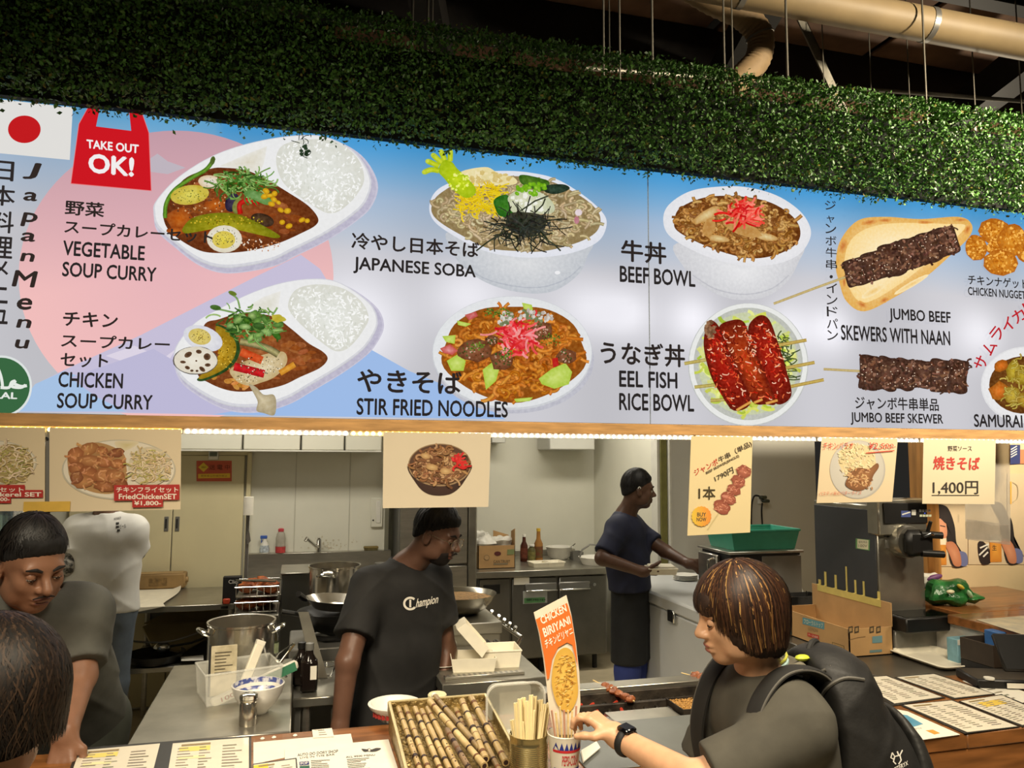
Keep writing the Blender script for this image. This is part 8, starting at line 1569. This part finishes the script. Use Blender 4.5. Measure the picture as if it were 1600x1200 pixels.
def wr(amp, f, seed):
    """creases: thin ridges running across the cloth"""
    def g(x, y, z):
        p = (1 - np.abs(np.sin(x * f * .45 + z * f * .55 + seed + 1.3 * np.sin(y * 9 + z * 7 + seed)))) ** 3; q = (1 - np.abs(np.sin(z * f * .5 - x * f * .35 + y * f * .3 + seed * 2 + 1.1 * np.sin(x * 11 - z * 5)))) ** 4
        return -amp * (p * (.5 + .5 * np.sin(z * 13 + x * 7 + seed)) + q * (.5 + .5 * np.sin(x * 12 - z * 9 + seed * 3)))
    return g
def legs(S_, hip, left, feet, rs=(.1, .075, .062), k=.03, bend=None):
    for q, ft in zip((-1, 1), feet):
        h_ = hip + left * q * .085; kn = (h_ + Vector(ft)) / 2 + (bend or Vector((0, 0, 0))); S_.chain([h_, kn, Vector(ft) + Vector((0, 0, .06))], rs, k)
def shoes(par, feet, fwd, mat):
    for ft in feet:
        S_ = Sdf(); f = Vector(ft); S_.cap(f - fwd * .07 + Vector((0, 0, .05)), f + fwd * .12 + Vector((0, 0, .035)), .045, .038, .03).ell(f + Vector((0, 0, .08)), (.05, .05, .06)); S_.plane(f, (0, 0, -1)); S_.mesh(.008, 'shoe', mat, par)
UP = Vector((0, 0, 1)); VR = Vector((cy, -sy, 0))

# ---- strands of hair laid over a head
def strands(name, par, H_, n, length, cols, mat, seed, rad=(.105, .088, .104), ctr=(-.014, 0, .03), crown=(-.02, 0, 1.0), face=None, w=.0022, flare=0.0, lens=None, amin=-1.0, wav=.0):
    R = random.Random(seed); V = []; Fc = []; Cc = []
    for i in range(n):
        az = R.uniform(-math.pi, math.pi)
        st = R.uniform(0.02, .9) ** 1.0; L = (lens(az) if lens else length) * R.uniform(.86, 1.06); lift = R.uniform(0, .007); c = srgb(R.choice(cols(az, R) if callable(cols) else cols)); k = R.uniform(.6, 1.35)
        m = 9; pts = []; a0 = st * .9; ww = w * R.uniform(.6, 1.3); tw = R.uniform(-.12, .12)
        for j in range(m + 1):
            th = a0 + (L - a0) * j / m if L > a0 else a0
            a2 = az + tw * j / m + wav * math.sin(j * .9 + i)
            if th <= 1.75: q = Vector((math.sin(th) * math.cos(a2) * (rad[0] + lift), math.sin(th) * math.sin(a2) * (rad[1] + lift), math.cos(th) * (rad[2] + lift)))
            else:       # below the widest part the strand hangs
                e = th - 1.75; rr_ = 1 - flare * e; q = Vector((math.sin(1.75) * math.cos(a2) * (rad[0] + lift) * rr_, math.sin(1.75) * math.sin(a2) * (rad[1] + lift) * rr_, math.cos(1.75) * (rad[2] + lift) - e * .1))
            pts.append(H_.p(q.x + ctr[0], q.y + ctr[1], q.z + ctr[2]))
        b0 = len(V)
        for j, p in enumerate(pts):
            dr = pts[min(j + 1, m)] - pts[max(j - 1, 0)]; nn = (p - H_.p(*ctr)); sd = dr.cross(nn)
            sd = sd.normalized() * ww * (1.0 - .75 * (j / m) ** 3) if sd.length > 1e-9 else Vector((ww, 0, 0)); V += [p - sd, p + sd]; Cc += [tuple(x * k for x in c)] * 2
        Fc += [(b0 + 2 * j, b0 + 2 * j + 1, b0 + 2 * j + 3, b0 + 2 * j + 2) for j in range(m)]
    off = WL.get(par.name, Vector((0, 0, 0))); me = bpy.data.meshes.new(name); me.from_pydata([tuple(p - off) for p in V], [], Fc); at_ = me.color_attributes.new('Col', 'FLOAT_COLOR', 'POINT')
    at_.data.foreach_set('color', np.concatenate([np.array(Cc), np.ones((len(Cc), 1))], 1).astype(np.float32).ravel()); me.polygons.foreach_set('use_smooth', [True] * len(me.polygons))
    o = link(name, me, mat, par); o['kind'] = 'stuff'; return o
m_hair = M('hair_strands', 'ffffff', .5, attr=True, spec=.4)
# ---- man in black T-shirt
def man_black():
    sk = skin_mat('deep_brown_skin', '67493a'); tee = M('black_cotton', '191817', .8, var=.2, scale=12, bump=.05)
    hd = at(683, 836, Y=3.2); f = Vector((.80, -.58, -.30)); H_ = Frame(hd, f, (.12, -.05, 1))
    left = Vector((.86, .5, 0)).normalized(); fw = Vector((.5, -.86, 0))
    C = at(630, 915, Y=3.27); hip = at(617, 1125, Y=3.22)
    t = thing('person', 'man in black T-shirt and round glasses looking down at the stove', 'person', (hip.x, hip.y, 0))
    sr_, sl_ = C - left * .178 + UP * .01, C + left * .172 + UP * .02
    er, wr_ = at(543, 1035, Y=3.02), at(531, 1135, Y=2.98); el, wl = at(697, 1015, Y=3.36), at(690, 1090, Y=3.22)
    S_ = Sdf(); head_ops(S_, H_); S_.cap(H_.p(-.03, 0, -.05), C + UP * .04 - fw * .01, .056, .062, .03)
    S_.chain([sr_, er, wr_], [.056, .043, .031], .02); S_.chain([sl_, el, wl], [.052, .042, .03], .02); torso_ops(S_, C, left, hip, .19, -.012)
    hand_ops(S_, wr_, (wr_ - er), fw * .3 - left, 1.0, .35, -1); hand_ops(S_, wl, (wl - el), -left, 1.0, .4, 1)
    S_.mesh(.0045, 'body', sk, t); face_parts(H_, t, lidded=.9, skin=sk, lipcol=M('brown_lips', '5a3328', .5))
    S_ = Sdf(); torso_ops(S_, C, left, hip, .2, .014, belly=1.06); S_.slv(sr_, sr_ + (er - sr_) * .68, .074, .078, .04); S_.slv(sl_, sl_ + (el - sl_) * .66, .07, .072, .04)
    S_.plane(hip - UP * .03, -UP);
    S_.cap(H_.p(-.03, 0, -.05), C + UP * .075, .056, .066, .012, 's')
    shirt = S_.mesh(.006, 'tshirt', tee, t, disp=wr(.005, 30, 1), relax=2)
    S_ = Sdf(); legs(S_, hip - UP * .02, left, [(hip.x - .12, hip.y - .02, .06), (hip.x + .14, hip.y + .1, .06)]); S_.cap(hip + left * .06, hip - left * .06, .12, .12, .04); S_.mesh(.012, 'trousers', M('black_trousers', '17171a', .8), t); shoes(t, [(hip.x - .12, hip.y - .02, 0), (hip.x + .14, hip.y + .1, 0)], fw, m_mblk)
    hm = M('black_hair', '0f0d0c', .8, var=.3, scale=40); short_hair(H_, t, hm, top=.008); hair_tufts(H_, t, 1.0, 3)
    S_ = Sdf(); e = lambda x, y, z, a, b, c, k=.012, op='u': S_.ell(H_.p(x, y, z), (a, b, c), H_.R, k, op)
    e(.024, 0, -.04, .0715, .0605, .076); e(.052, 0, -.088, .0275, .0295, .0235); e(.05, 0, .03, .1, .1, .055, .008, 's'); e(.11, 0, -.05, .05, .028, .024, .008, 's'); e(.03, 0, .03, .06, .09, .06, .01, 's');
    for q in (-1, 1): e(.08, q * .045, -.022, .03, .026, .026, .012, 's')
    S_.plane(H_.p(-.012, 0, 0), -H_.f); S_.mesh(.0035, 'beard', M('dark_beard', '1c1310', .85, var=.3, scale=90), t)
    MB().tube([H_.p(.099, -.024, -.05), H_.p(.104, 0, -.044), H_.p(.099, .024, -.05)], [.003, .0045, .003], 8).build('moustache', M('dark_beard', '1c1310'), t)
    g = thing('eyeglasses', 'thin gold round eyeglasses worn by the man in black', 'glasses', H_.p(.1, 0, 0)); mg = M('thin_gold_wire', 'b9a888', .25, .9)
    for q in (-1, 1):
        c = H_.p(.104, q * .034, -.004); ring = [c + H_.l * math.cos(i * .3927) * .0245 + H_.u * math.sin(i * .3927) * .021 - H_.f * .006 * abs(math.cos(i * .3927)) for i in range(16)]
        MB().tube(ring, .0013, 6, closed=True).build('rim', mg, g); MB().add([c] + ring, [(0, i + 1, (i + 1) % 16 + 1) for i in range(16)]).build('lens', M('thin_lens', 'ffffff', .03, alpha=.12, var=0), g)
        MB().tube([H_.p(.1, q * .058, .004), H_.p(.06, q * .075, .006), H_.p(.0, q * .081, .01), H_.p(-.015, q * .08, -.008)], .0014, 6).build('temple', mg, g)
    MB().tube([H_.p(.104, -.011, .0), H_.p(.108, 0, .004), H_.p(.104, .011, .0)], .0013, 6).build('bridge', mg, g)
    P = Print(on_surface([shirt], 3.11, .0015), 2e-5)
    ring = [(641 + 9.5 * math.cos(a), 943 + 9 * math.sin(a)) for a in [.7 + i * .28 for i in range(18)]]; P.stroke(ring, 3.4, (226, 220, 206)); P.stroke([(641, 937), (641, 949)], 3, (226, 220, 206)); P.text('hampion', 649, 934, 685, 952, (226, 220, 206), .03, shear=.35, quad=((650, 936), (685, 929), (685, 946), (649, 954))); P.build('shirt_lettering', m_ink, t)
man_black()
# ---- man in navy polo
def man_navy():
    sk = skin_mat('dark_brown_skin', '5a4133'); polo = M('navy_cotton', '1c2036', .8, var=.15, scale=14, bump=.04)
    hd = at(997, 766, Y=4.5); H_ = Frame(hd, (.98, -.2, -.05), (0, 0, 1)); left = Vector((.62, .78, 0)).normalized(); fw = Vector((.78, -.62, 0))
    C = at(976, 826, Y=4.56); hip = at(985, 925, Y=4.58); t = thing('person', 'man in navy polo shirt and dark apron by the chest freezer', 'person', (hip.x, hip.y, 0))
    sr_, sl_ = C - left * .17, C + left * .17; er, wr_ = at(941, 872, Y=4.36), at(1003, 893, Y=4.2); el, wl = at(1040, 862, Y=4.5), at(1076, 881, Y=4.3)
    S_ = Sdf(); head_ops(S_, H_); S_.cap(H_.p(-.03, 0, -.05), C + UP * .05, .056, .062, .03); S_.chain([sr_, er, wr_], [.055, .043, .03], .02); S_.chain([sl_, el, wl], [.052, .042, .029], .02); torso_ops(S_, C, left, hip, .19, -.012)
    hand_ops(S_, wr_, Vector((.9, -.2, -.05)), Vector((0, .5, 1)), 1.0, .25, 1); hand_ops(S_, wl, Vector((.9, -.3, .0)), Vector((.3, .6, -.7)), 1.0, .55, -1)
    S_.mesh(.0055, 'body', sk, t); face_parts(H_, t, lidded=.5, skin=sk)
    S_ = Sdf(); torso_ops(S_, C, left, hip, .2, .014, belly=1.04); S_.slv(sr_, sr_ + (er - sr_) * .85, .068, .07, .04); S_.slv(sl_, sl_ + (el - sl_) * .7, .066, .066, .04); S_.plane(hip + UP * .02, -UP); S_.cap(H_.p(-.03, 0, -.05), C + UP * .08, .056, .066, .012, 's'); S_.mesh(.008, 'polo_shirt', polo, t, disp=wr(.0042, 28, 4), relax=2)
    S_ = Sdf(); S_.ell(C + UP * .088, (.072, .08, .026), None).cap(H_.p(-.03, 0, -.06), C + UP * .06, .058, .062, .006, 's'); S_.mesh(.005, 'collar', M('navy_collar', '2b3050', .8), t)
    S_ = Sdf()
    for q in (-1, 1): S_.cap(hip + left * q * .05 + UP * .06, hip + left * q * .06 - UP * .42, .108, .11, .05)
    S_.plane(hip + UP * .07, UP); S_.plane(hip - UP * .42, -UP); S_.mesh(.01, 'apron', M('black_apron', '16181a', .75, var=.2), t, disp=wr(.004, 18, 2))
    ft = [(hip.x - .05, hip.y - .04, 0), (hip.x + .05, hip.y + .06, 0)]; S_ = Sdf(); legs(S_, hip - UP * .1, left * .8, ft, (.08, .078, .07)); S_.mesh(.012, 'trousers', M('blue_trousers', '2c3a7a', .8), t); shoes(t, ft, fw, m_mblk); short_hair(H_, t, M('black_hair', '0f0d0c'), top=.008, seed=2, h=.005); hair_tufts(H_, t, 1.0, 8, 600)
    MB().tube([H_.p(-.012 + .008 * math.cos(a), -.084, .012 + .012 * math.sin(a)) for a in (0, .8, 1.6, 2.4, 3.1)], .003, 6).build('earpiece', m_white, t)
    c = at(1033, 896, Y=4.2); bx_ = foam_tray('takeout_box', 'closed cream foam box held by the man in navy', c, .15, .12, .035, rot(0, 0, -15)); MB().box(c + Vector((-.075, -.06, .036)), c + Vector((.075, .06, .05)), .01, R=rot(0, 0, -15), c=c).build('lid', m_foam, bx_)
man_navy()
# ---- man in white T-shirt seen from behind
def man_white():
    sk = skin_mat('brown_skin', '6e5240'); tee = M('white_cotton', 'd3d1ca', .8, var=.05, scale=10, bump=.05)
    C = at(165, 832, Y=4.78); left = Vector((-.96, .26, 0)); fw = Vector((.26, .96, 0)); hip = at(158, 948, Y=4.8); hd = at(172, 765, Y=4.82); H_ = Frame(hd, (.3, .9, -.4))
    t = thing('person', 'man in white T-shirt and jeans with his back turned', 'person', (hip.x, hip.y, 0)); sl_, sr_ = C + left * .16 - UP * .02, C - left * .15 - UP * .02; el, wl = at(105, 884, Y=4.72), at(76, 905, Y=4.85); er, wr_ = at(212, 862, Y=4.82), at(200, 882, Y=4.92)
    S_ = Sdf(); head_ops(S_, H_); S_.cap(H_.p(-.03, 0, -.05), C + UP * .05, .056, .062, .03); S_.chain([sl_, el, wl], [.055, .044, .032]); S_.chain([sr_, er, wr_], [.055, .044, .032]); torso_ops(S_, C, left, hip, .19, -.012); hand_ops(S_, wl, wl - el, -UP, 1, .4, 1); hand_ops(S_, wr_, wr_ - er, -UP, 1, .4, -1); S_.mesh(.007, 'body', sk, t)
    S_ = Sdf(); torso_ops(S_, C, left, hip, .21, .022, belly=1.02); S_.slv(sl_, sl_ + (el - sl_) * .7, .068, .084, .03); S_.slv(sr_, sr_ + (er - sr_) * .8, .07, .08, .03); S_.plane(hip - UP * .02, -UP); S_.cap(H_.p(-.03, 0, -.05), C + UP * .09, .056, .066, .012, 's'); shirt = S_.mesh(.008, 'tshirt', tee, t, disp=wr(.005, 27, 3), relax=2)
    tm2 = M('tattoo_sleeve', '9a968c', .7, var=.5, scale=38, col2='3f3d39', fac=(.45, .56)); S_ = Sdf(); S_.chain([sl_ + (el - sl_) * .5, el, wl], [.055, .05, .036]); S_.mesh(.006, 'arm_sleeve', tm2, t); S_ = Sdf(); S_.chain([sr_ + (er - sr_) * .45, er, wr_], [.055, .05, .036]); S_.mesh(.006, 'arm_sleeve', tm2, t)
    ft = [(hip.x + .1, hip.y + .02, 0), (hip.x - .1, hip.y - .03, 0)]; a = Vector((hip.x + .06, hip.y + .02, 0)); ft = [(a.x - .14, a.y + .05, 0), (a.x, a.y, 0)]; S_ = Sdf(); legs(S_, hip, -left, ft, (.105, .085, .072)); S_.cap(hip - left * .06, hip + left * .06, .125, .125, .04); S_.plane(hip + UP * .1, UP); S_.mesh(.009, 'jeans', M('washed_jeans', '5c6671', .8, var=.15, scale=12), t, disp=wr(.005, 20, 5)); shoes(t, ft, fw, M('brown_leather', '4f3a2a', .6)); short_hair(H_, t, M('black_hair', '0f0d0c'), h=.006)
    P = Print(on_surface([shirt], 4.66, .002), 2e-5); P.text('KACHOKOF', 0, 0, 0, 0, (70, 66, 62), .01, quad=((178, 809), (189, 807), (189, 811), (178, 813)))
    for (x, y) in ((183.5, 818), (183.5, 823.5), (185, 829)): P.poly([(x - 2.4, y - 1.8), (x + 2.4, y - 2.2), (x + 2.4, y + 1.4), (x - 2.4, y + 1.8)], (40, 38, 36))
    P.text('ビール', 0, 0, 0, 0, (60, 56, 54), .01, quad=((187, 819), (197, 818), (197, 825), (187, 826))); P.build('shirt_print', m_ink, t)
man_white()
# ---- man in grey T-shirt leaning on the counter
def man_grey():
    sk = skin_mat('warm_brown_skin', '86604a'); tee = M('heather_grey_cotton', '55554f', .85, var=.12, scale=14, bump=.06)
    hd = at(49, 884, Y=2.50); H_ = Frame(hd, (.62, -.74, -.30), (.05, -.1, 1)); sc = 1.06
    left = Vector((.92, .38, 0)).normalized(); fw = Vector((.38, -.92, 0)); C = at(55, 968, Y=2.64); hip = C + Vector((.02, .34, -.42))
    t = thing('person', 'man in grey T-shirt leaning one hand on the counter', 'person', (hip.x, hip.y, 0)); sl_ = at(122, 968, Y=2.72); sr_ = C - left * .18; el, wl = at(125, 1056, Y=2.62), at(103, 1142, Y=2.46)
    er, wr_ = sr_ + Vector((-.08, .0, -.27)), sr_ + Vector((0, -.22, -.36))
    S_ = Sdf(); head_ops(S_, H_, sc, nose=1.03, lips=1.1); S_.cap(H_.p(-.03, 0, -.05), C + UP * .03, .058, .066, .03); S_.chain([sl_, el, wl], [.058, .045, .031]); S_.chain([sr_, er, wr_], [.055, .044, .03]); torso_ops(S_, C, left, hip, .19, -.012)
    hd_ = at(98, 1176, Z=CT + .02); hand_ops(S_, wl, hd_ - wl, Vector((.2, .5, -1)), .95, .3, 1, thumb=.3); hand_ops(S_, wr_, (0, -1, -.3), -UP, 1, .4, -1)
    S_.mesh(.0042, 'body', sk, t); face_parts(H_, t, sc, brow='15100d', lidded=.75, skin=sk, lipcol=M('muted_lips', '6e443a', .5))
    MB().tube([H_.p(.1, -.028, -.054), H_.p(.107, -.012, -.047), H_.p(.109, 0, -.046), H_.p(.107, .012, -.047), H_.p(.1, .028, -.054)], [.002, .0032, .003, .0032, .002], 8).build('moustache', M('thin_moustache', '241812', .9), t)
    S_ = Sdf(); torso_ops(S_, C, left, hip, .2, .014); S_.slv(sl_, sl_ + (el - sl_) * .82, .072, .076, .045); S_.slv(sr_, sr_ + (er - sr_) * .7, .07, .072, .04); S_.cap(C + left * .1 + UP * .02, sl_, .07, .07, .03); S_.cap(H_.p(-.03, 0, -.05), C + UP * .075, .058, .07, .012, 's'); S_.mesh(.006, 'tshirt', tee, t, disp=wr(.0055, 30, 6), relax=2)
    ft = [(hip.x - .12, hip.y + .05, 0), (hip.x + .12, hip.y + .02, 0)]; S_ = Sdf(); legs(S_, hip, left, ft, (.105, .085, .075)); S_.cap(hip - left * .06, hip + left * .06, .125, .125, .04); S_.mesh(.012, 'trousers', M('grey_green_trousers', '4d5048', .85), t); shoes(t, ft, fw, m_mblk)
    short_hair(H_, t, M('black_hair', '0f0d0c'), sc, top=.01, seed=5); hair_tufts(H_, t, sc * 1.01, 6, 1100)
man_grey()

# ---- woman with backpack
def woman():
    sk = skin_mat('light_skin', 'cfa07c'); tee = M('olive_grey_cotton', '4a473e', .85, var=.12, scale=14, bump=.05)
    hd = at(1152, 962, Y=1.66); fw = Vector((-.955, .20, -.16)); H_ = Frame(hd, fw, (-.05, 0, 1)); left = Vector((-.05, -.99, 0)); sc = .95
    C = at(1196, 1106, Y=1.70); hip = C + Vector((.13, .02, -.48)); t = thing('person', 'woman with bobbed brown hair and a backpack reaching for the sticks', 'person', (hip.x, hip.y, 0))
    sl_ = C + left * .155 + UP * .0; sr_ = C - left * .15; wl = at(966, 1152, Y=1.83); hp = at(905, 1103, Y=1.90); el = at(1088, 1222, Y=1.60); er = sr_ + Vector((-.1, .05, -.26)); wr_ = er + Vector((-.2, -.02, .02))
    S_ = Sdf(); head_ops(S_, H_, sc, nose=.97, lips=1.15); S_.cap(H_.p(-.035, 0, -.05), C + UP * .05 - Vector((.01, 0, 0)), .046, .052, .03); S_.chain([sl_, el, wl], [.05, .04, .0265]); S_.chain([sr_, er, wr_], [.048, .038, .027]); torso_ops(S_, C, left, hip, .17, -.015)
    hand_ops(S_, wl, hp - wl, Vector((-.45, .35, -.8)), .86, .85, 1, spread=.02, thumb=.75); hand_ops(S_, wr_, (-1, 0, .1), -UP, .9, .5, -1)
    S_.mesh(.0036, 'body', sk, t); face_parts(H_, t, sc, brow='3a2618', lidded=.95, skin=sk, lipcol=M('rose_lips', '94564c', .4))
    S_ = Sdf(); torso_ops(S_, C, left, hip, .175, .014); S_.slv(sl_, sl_ + (el - sl_) * .84, .066, .07, .04); S_.slv(sr_, sr_ + (er - sr_) * .7, .064, .07, .04); S_.plane(hip - UP * .04, -UP); S_.cap(H_.p(-.035, 0, -.05), C + UP * .09, .05, .06, .012, 's'); S_.mesh(.006, 'tshirt', tee, t, disp=wr(.0052, 29, 8), relax=3)
    nb_ = C + UP * .105 + Vector((-.012, 0, 0)); rg = [nb_ + Vector((.062 * math.cos(a), .062 * math.sin(a), .016 * math.cos(a) )) for a in [i * math.pi / 10 for i in range(20)]]
    MB().tube(rg, .0055, 6, closed=True).build('collar_piping', M('pale_blue_piping', 'a9c4c2', .6), t)
    MB().tube([rg[15] + Vector((.0, -.002, .004)), rg[15] + Vector((.06, -.02, -.012))], .003, 6).build('white_cord', m_white, t)
    MB().tube([p + Vector((0, 0, .012)) for p in rg], .0035, 6, closed=True).build('neck_cord', M('yellow_green_cord', 'c9c84a', .5), t)
    S_ = Sdf(); S_.ell(C + Vector((.06, 0, .098)), (.048, .075, .03), rot(0, 35, 0)).ell(C + Vector((.035, 0, .128)), (.05, .06, .03), None, .01, 's'); S_.mesh(.005, 'hood', M('grey_hood', '6a6557', .85, bump=.05), t)
    ft = [(hip.x, hip.y - .09, 0), (hip.x + .05, hip.y + .1, 0)]; S_ = Sdf(); legs(S_, hip, -left, ft, (.1, .08, .065)); S_.cap(hip - left * .06, hip + left * .06, .12, .12, .04); S_.mesh(.014, 'trousers', M('dark_trousers', '22242a', .8), t); shoes(t, ft, Vector((-1, 0, 0)), m_mblk)
    S_ = Sdf(); e = lambda x, y, z, a, b, c, k=.02, op='u': S_.ell(H_.p(x, y, z), (a, b, c), H_.R, k, op)
    e(-.02, 0, .028, .104, .088, .098); e(.042, 0, .045, .054, .07, .046); e(-.055, 0, -.03, .06, .07, .07); e(-.072, 0, -.075, .03, .042, .036)
    for q in (-1, 1): e(.0, q * .056, -.01, .05, .026, .06); e(-.03, q * .05, -.05, .045, .02, .042)
    e(.10, 0, -.045, .072, .066, .064, .012, 's'); e(.03, 0, -.11, .075, .062, .05, .012, 's')
    S_.mesh(.0045, 'hair', M('dark_brown_hair', '2e1c12', .8, var=.3, scale=60), t, disp=lambda x, y, z: .0016 * np.sin(x * 520 + 3 * np.sin(z * 40)) * np.ones_like(y) * np.ones_like(z))
    def cols(az, R): return ['3a2417', '2a180f', '4a2e1c', '23140d', '3a2417'] if R.random() > (.17 if .25 < abs(az) < 2.0 else .05) else ['8a6538', '6f4e2a', '9a7744']
    strands('hair_strands', t, H_, 2400, 2.1, cols, m_hair, 4, rad=(.108, .0925, .101), ctr=(-.016, 0, .026), flare=.14, lens=lambda a: 1.52 if abs(a) < .7 else (1.95 if abs(a) < 1.25 else (2.4 if abs(a) < 2.2 else 2.45)), w=.0019, wav=.02)
    e1 = H_.p(-.004, .082, -.045); MB().ball(e1, .0035, 8).build('earring', m_chrome, t)
    w0 = wl + (el - wl).normalized() * .03; dn = (el - wl).normalized(); g = thing('wrist_watch', 'black smart watch on the wrist of the reaching arm', 'watch', w0); u = dn.orthogonal().normalized(); v = dn.cross(u); rgw = .0325
    MB().tube([w0 + (u * math.cos(a) + v * math.sin(a)) * rgw for a in [i * math.pi / 12 for i in range(24)]], .009, 8, closed=True, flat=.4).build('watch_band', m_mblk, g)
    tw = (Vector((0, -.3, 1)) - dn * dn.dot(Vector((0, -.3, 1)))).normalized(); sd = dn.cross(tw); Rm = Matrix((sd, dn, tw)).transposed(); mb = MB(); mb.box((-.018, -.02, -.005), (.018, .02, .006), .005); mb.v = [tuple(Rm @ Vector(p) + w0 + tw * .034) for p in mb.v]; mb.build('watch_case', M('watch_glass', '08080a', .12), g)
    bm_ = M('black_pack_nylon', '1e1d1c', .6, var=.2, scale=20, bump=.08, bscale=90); pc = C + Vector((.19, -.02, -.085)); bp = thing('backpack', 'bulky black backpack worn by the woman at the counter', 'backpack', pc - UP * .3)
    S_ = Sdf(); S_.ell(pc + Vector((-.02, 0, .0)), (.13, .155, .23), rot(0, -14, 0), .04).ell(pc + Vector((.06, 0, -.1)), (.14, .165, .19), rot(0, -10, 0), .05).ell(pc + Vector((-.03, 0, .13)), (.1, .12, .09), rot(0, -20, 0), .05).ell(C + Vector((.0, 0, -.05)), (.12, .3, .25), None, .02, 's'); bag_ = S_.mesh(.0065, 'main_bag', bm_, bp, disp=wr(.005, 26, 9), relax=2)
    S_ = Sdf(); S_.ell(pc + Vector((.13, -.01, -.06)), (.075, .135, .16), rot(0, -14, 0), .03).ell(pc + Vector((.02, 0, -.02)), (.11, .3, .22), None, .02, 's'); pk_ = S_.mesh(.006, 'front_pocket', M('black_pack_pocket', '262523', .55, var=.2, scale=20, bump=.08), bp, disp=wr(.003, 24, 3))
    def strap(y0, side):
        p = [C + Vector((-.105, y0 * 1.1, -.19)), C + Vector((-.125, y0 * 1.08, -.08)), C + Vector((-.10, y0 * 1.03, .03)), C + Vector((-.045, y0 * .98, .098)), C + Vector((.02, y0 * .92, .116)), C + Vector((.09, y0 * .85, .095)), C + Vector((.15, y0 * .8, .03))]; return catmull([tuple(q) for q in p], 6)
    for y0 in (-.105, .105): MB().tube(strap(y0, 0), .03, 10, flat=.32).build('shoulder_strap', M('strap_black', '201f1d', .7), bp); MB().tube([Vector(q) + Vector((-.002, -.027 if y0 < 0 else .027, .004)) for q in strap(y0, 0)], .003, 6).build('strap_piping', M('grey_piping', '57544e', .6), bp)
    sm = on_surface([bag_, pk_], 1.5, .002)
    for q in ([(1222, 1190), (1228, 1140), (1236, 1100), (1256, 1066), (1290, 1046)], [(1290, 1196), (1280, 1150), (1278, 1110), (1290, 1078), (1318, 1060), (1350, 1062)]): MB().tube([sm(x, y, 0) for x, y in catmull(q, 5)], .0042, 6).build('zip', M('grey_piping', '57544e'), bp)
    p_ = Vector(sm(1262, 1076, 0)); MB().tube([p_, p_ + Vector((.006, -.006, -.03))], .003, 6).build('zip_pull', m_chrome, bp)
    MB().tube(catmull([tuple(q) for q in (C + Vector((.09, -.03, .1)), C + Vector((.12, -.02, .15)), C + Vector((.16, .01, .14)), C + Vector((.17, .03, .09)))], 5), .008, 8).build('haul_loop', M('strap_black', '201f1d'), bp)
    MB().ball(C + Vector((.075, -.045, .125)), (.02, .012, .008), 10).build('yellow_zip_pull', M('lime_pull', 'b9c23a', .5), bp); MB().prism([(0, 0), (.05, -.02), (.065, -.05), (.02, -.048)], (0, .006, 0), C + Vector((.11, -.1, .12)), (1, 0, 0), (0, 0, 1)).build('mesh_flap', M('pale_mesh', '9a9484', .6), bp)
    P = Print(on_surface([bag_, pk_], 1.5, .002), 3e-5); wht = (214, 210, 200)
    for q in ([(1394, 1176), (1398, 1182), (1406, 1180), (1410, 1172)], [(1398, 1182), (1396, 1190), (1400, 1194)], [(1406, 1180), (1408, 1188), (1404, 1194)], [(1394, 1176), (1392, 1184), (1396, 1186)], [(1402, 1174), (1404, 1180)]): P.stroke(q, 2, wht)
    P.text("ARC'TERYX", 0, 0, 0, 0, wht, .03, quad=((1388, 1204), (1418, 1188), (1419, 1195), (1390, 1211))); P.build('pack_logo', m_ink, bp); P = Print(on_surface([bag_, pk_], 1.5, .002), 3e-5); P.ell(1238, 1186, 8, 8, (170, 44, 44), n=10, wob=.15); P.build('red_tab', m_ink, bp)
woman()
# ---- customer close to the camera, seen from behind
def customer():
    sk = skin_mat('tan_skin', 'b08060'); hd = at(-12, 1108, Y=1.38); H_ = Frame(hd, (-.35, .93, -.1)); C = hd + Vector((-.02, -.02, -.24)); left = Vector((-.93, -.35, 0)); hip = C - UP * .5
    t = thing('person', 'customer with dark wavy hair seen from behind at the counter', 'person', (hip.x, hip.y, 0)); S_ = Sdf(); head_ops(S_, H_); S_.cap(H_.p(-.03, 0, -.05), C + UP * .05, .05, .056, .03); torso_ops(S_, C, left, hip, .17, -.012)
    for q in (-1, 1): a = C + left * q * .16; S_.chain([a, a - UP * .26, a + Vector((-.08, .2, -.3))], [.05, .04, .028])
    S_.mesh(.006, 'body', sk, t); S_ = Sdf(); torso_ops(S_, C, left, hip, .18, .014); S_.plane(hip, -UP); S_.cap(H_.p(-.03, 0, -.05), C + UP * .09, .052, .06, .01, 's'); S_.mesh(.01, 'tshirt', M('dark_top', '2a2928', .8), t)
    ft = [(hip.x - .1, hip.y, 0), (hip.x + .1, hip.y, 0)]; S_ = Sdf(); legs(S_, hip, -left, ft, (.1, .08, .065)); S_.cap(hip - left * .06, hip + left * .06, .12, .12, .04); S_.mesh(.016, 'trousers', M('dark_trousers', '22242a', .8), t); shoes(t, ft, Vector((0, 1, 0)), m_mblk)
    S_ = Sdf(); e = lambda x, y, z, a, b, c, k=.02, op='u': S_.ell(H_.p(x, y, z), (a, b, c), H_.R, k, op); e(-.018, 0, .03, .106, .09, .1); e(-.04, 0, -.01, .07, .076, .06); e(.085, 0, -.05, .07, .08, .085, .01, 's'); S_.mesh(.006, 'hair', M('near_black_hair', '17110d', .9, spec=.1), t)
    strands('hair_strands', t, H_, 4500, 2.2, ['1a130e', '241910', '120d0a', '33251a'], m_hair, 9, rad=(.114, .098, .112), ctr=(-.016, 0, .028), flare=.1, w=.0016, lens=lambda a: 1.5 if abs(a) < .6 else 2.2, wav=.12)
customer()
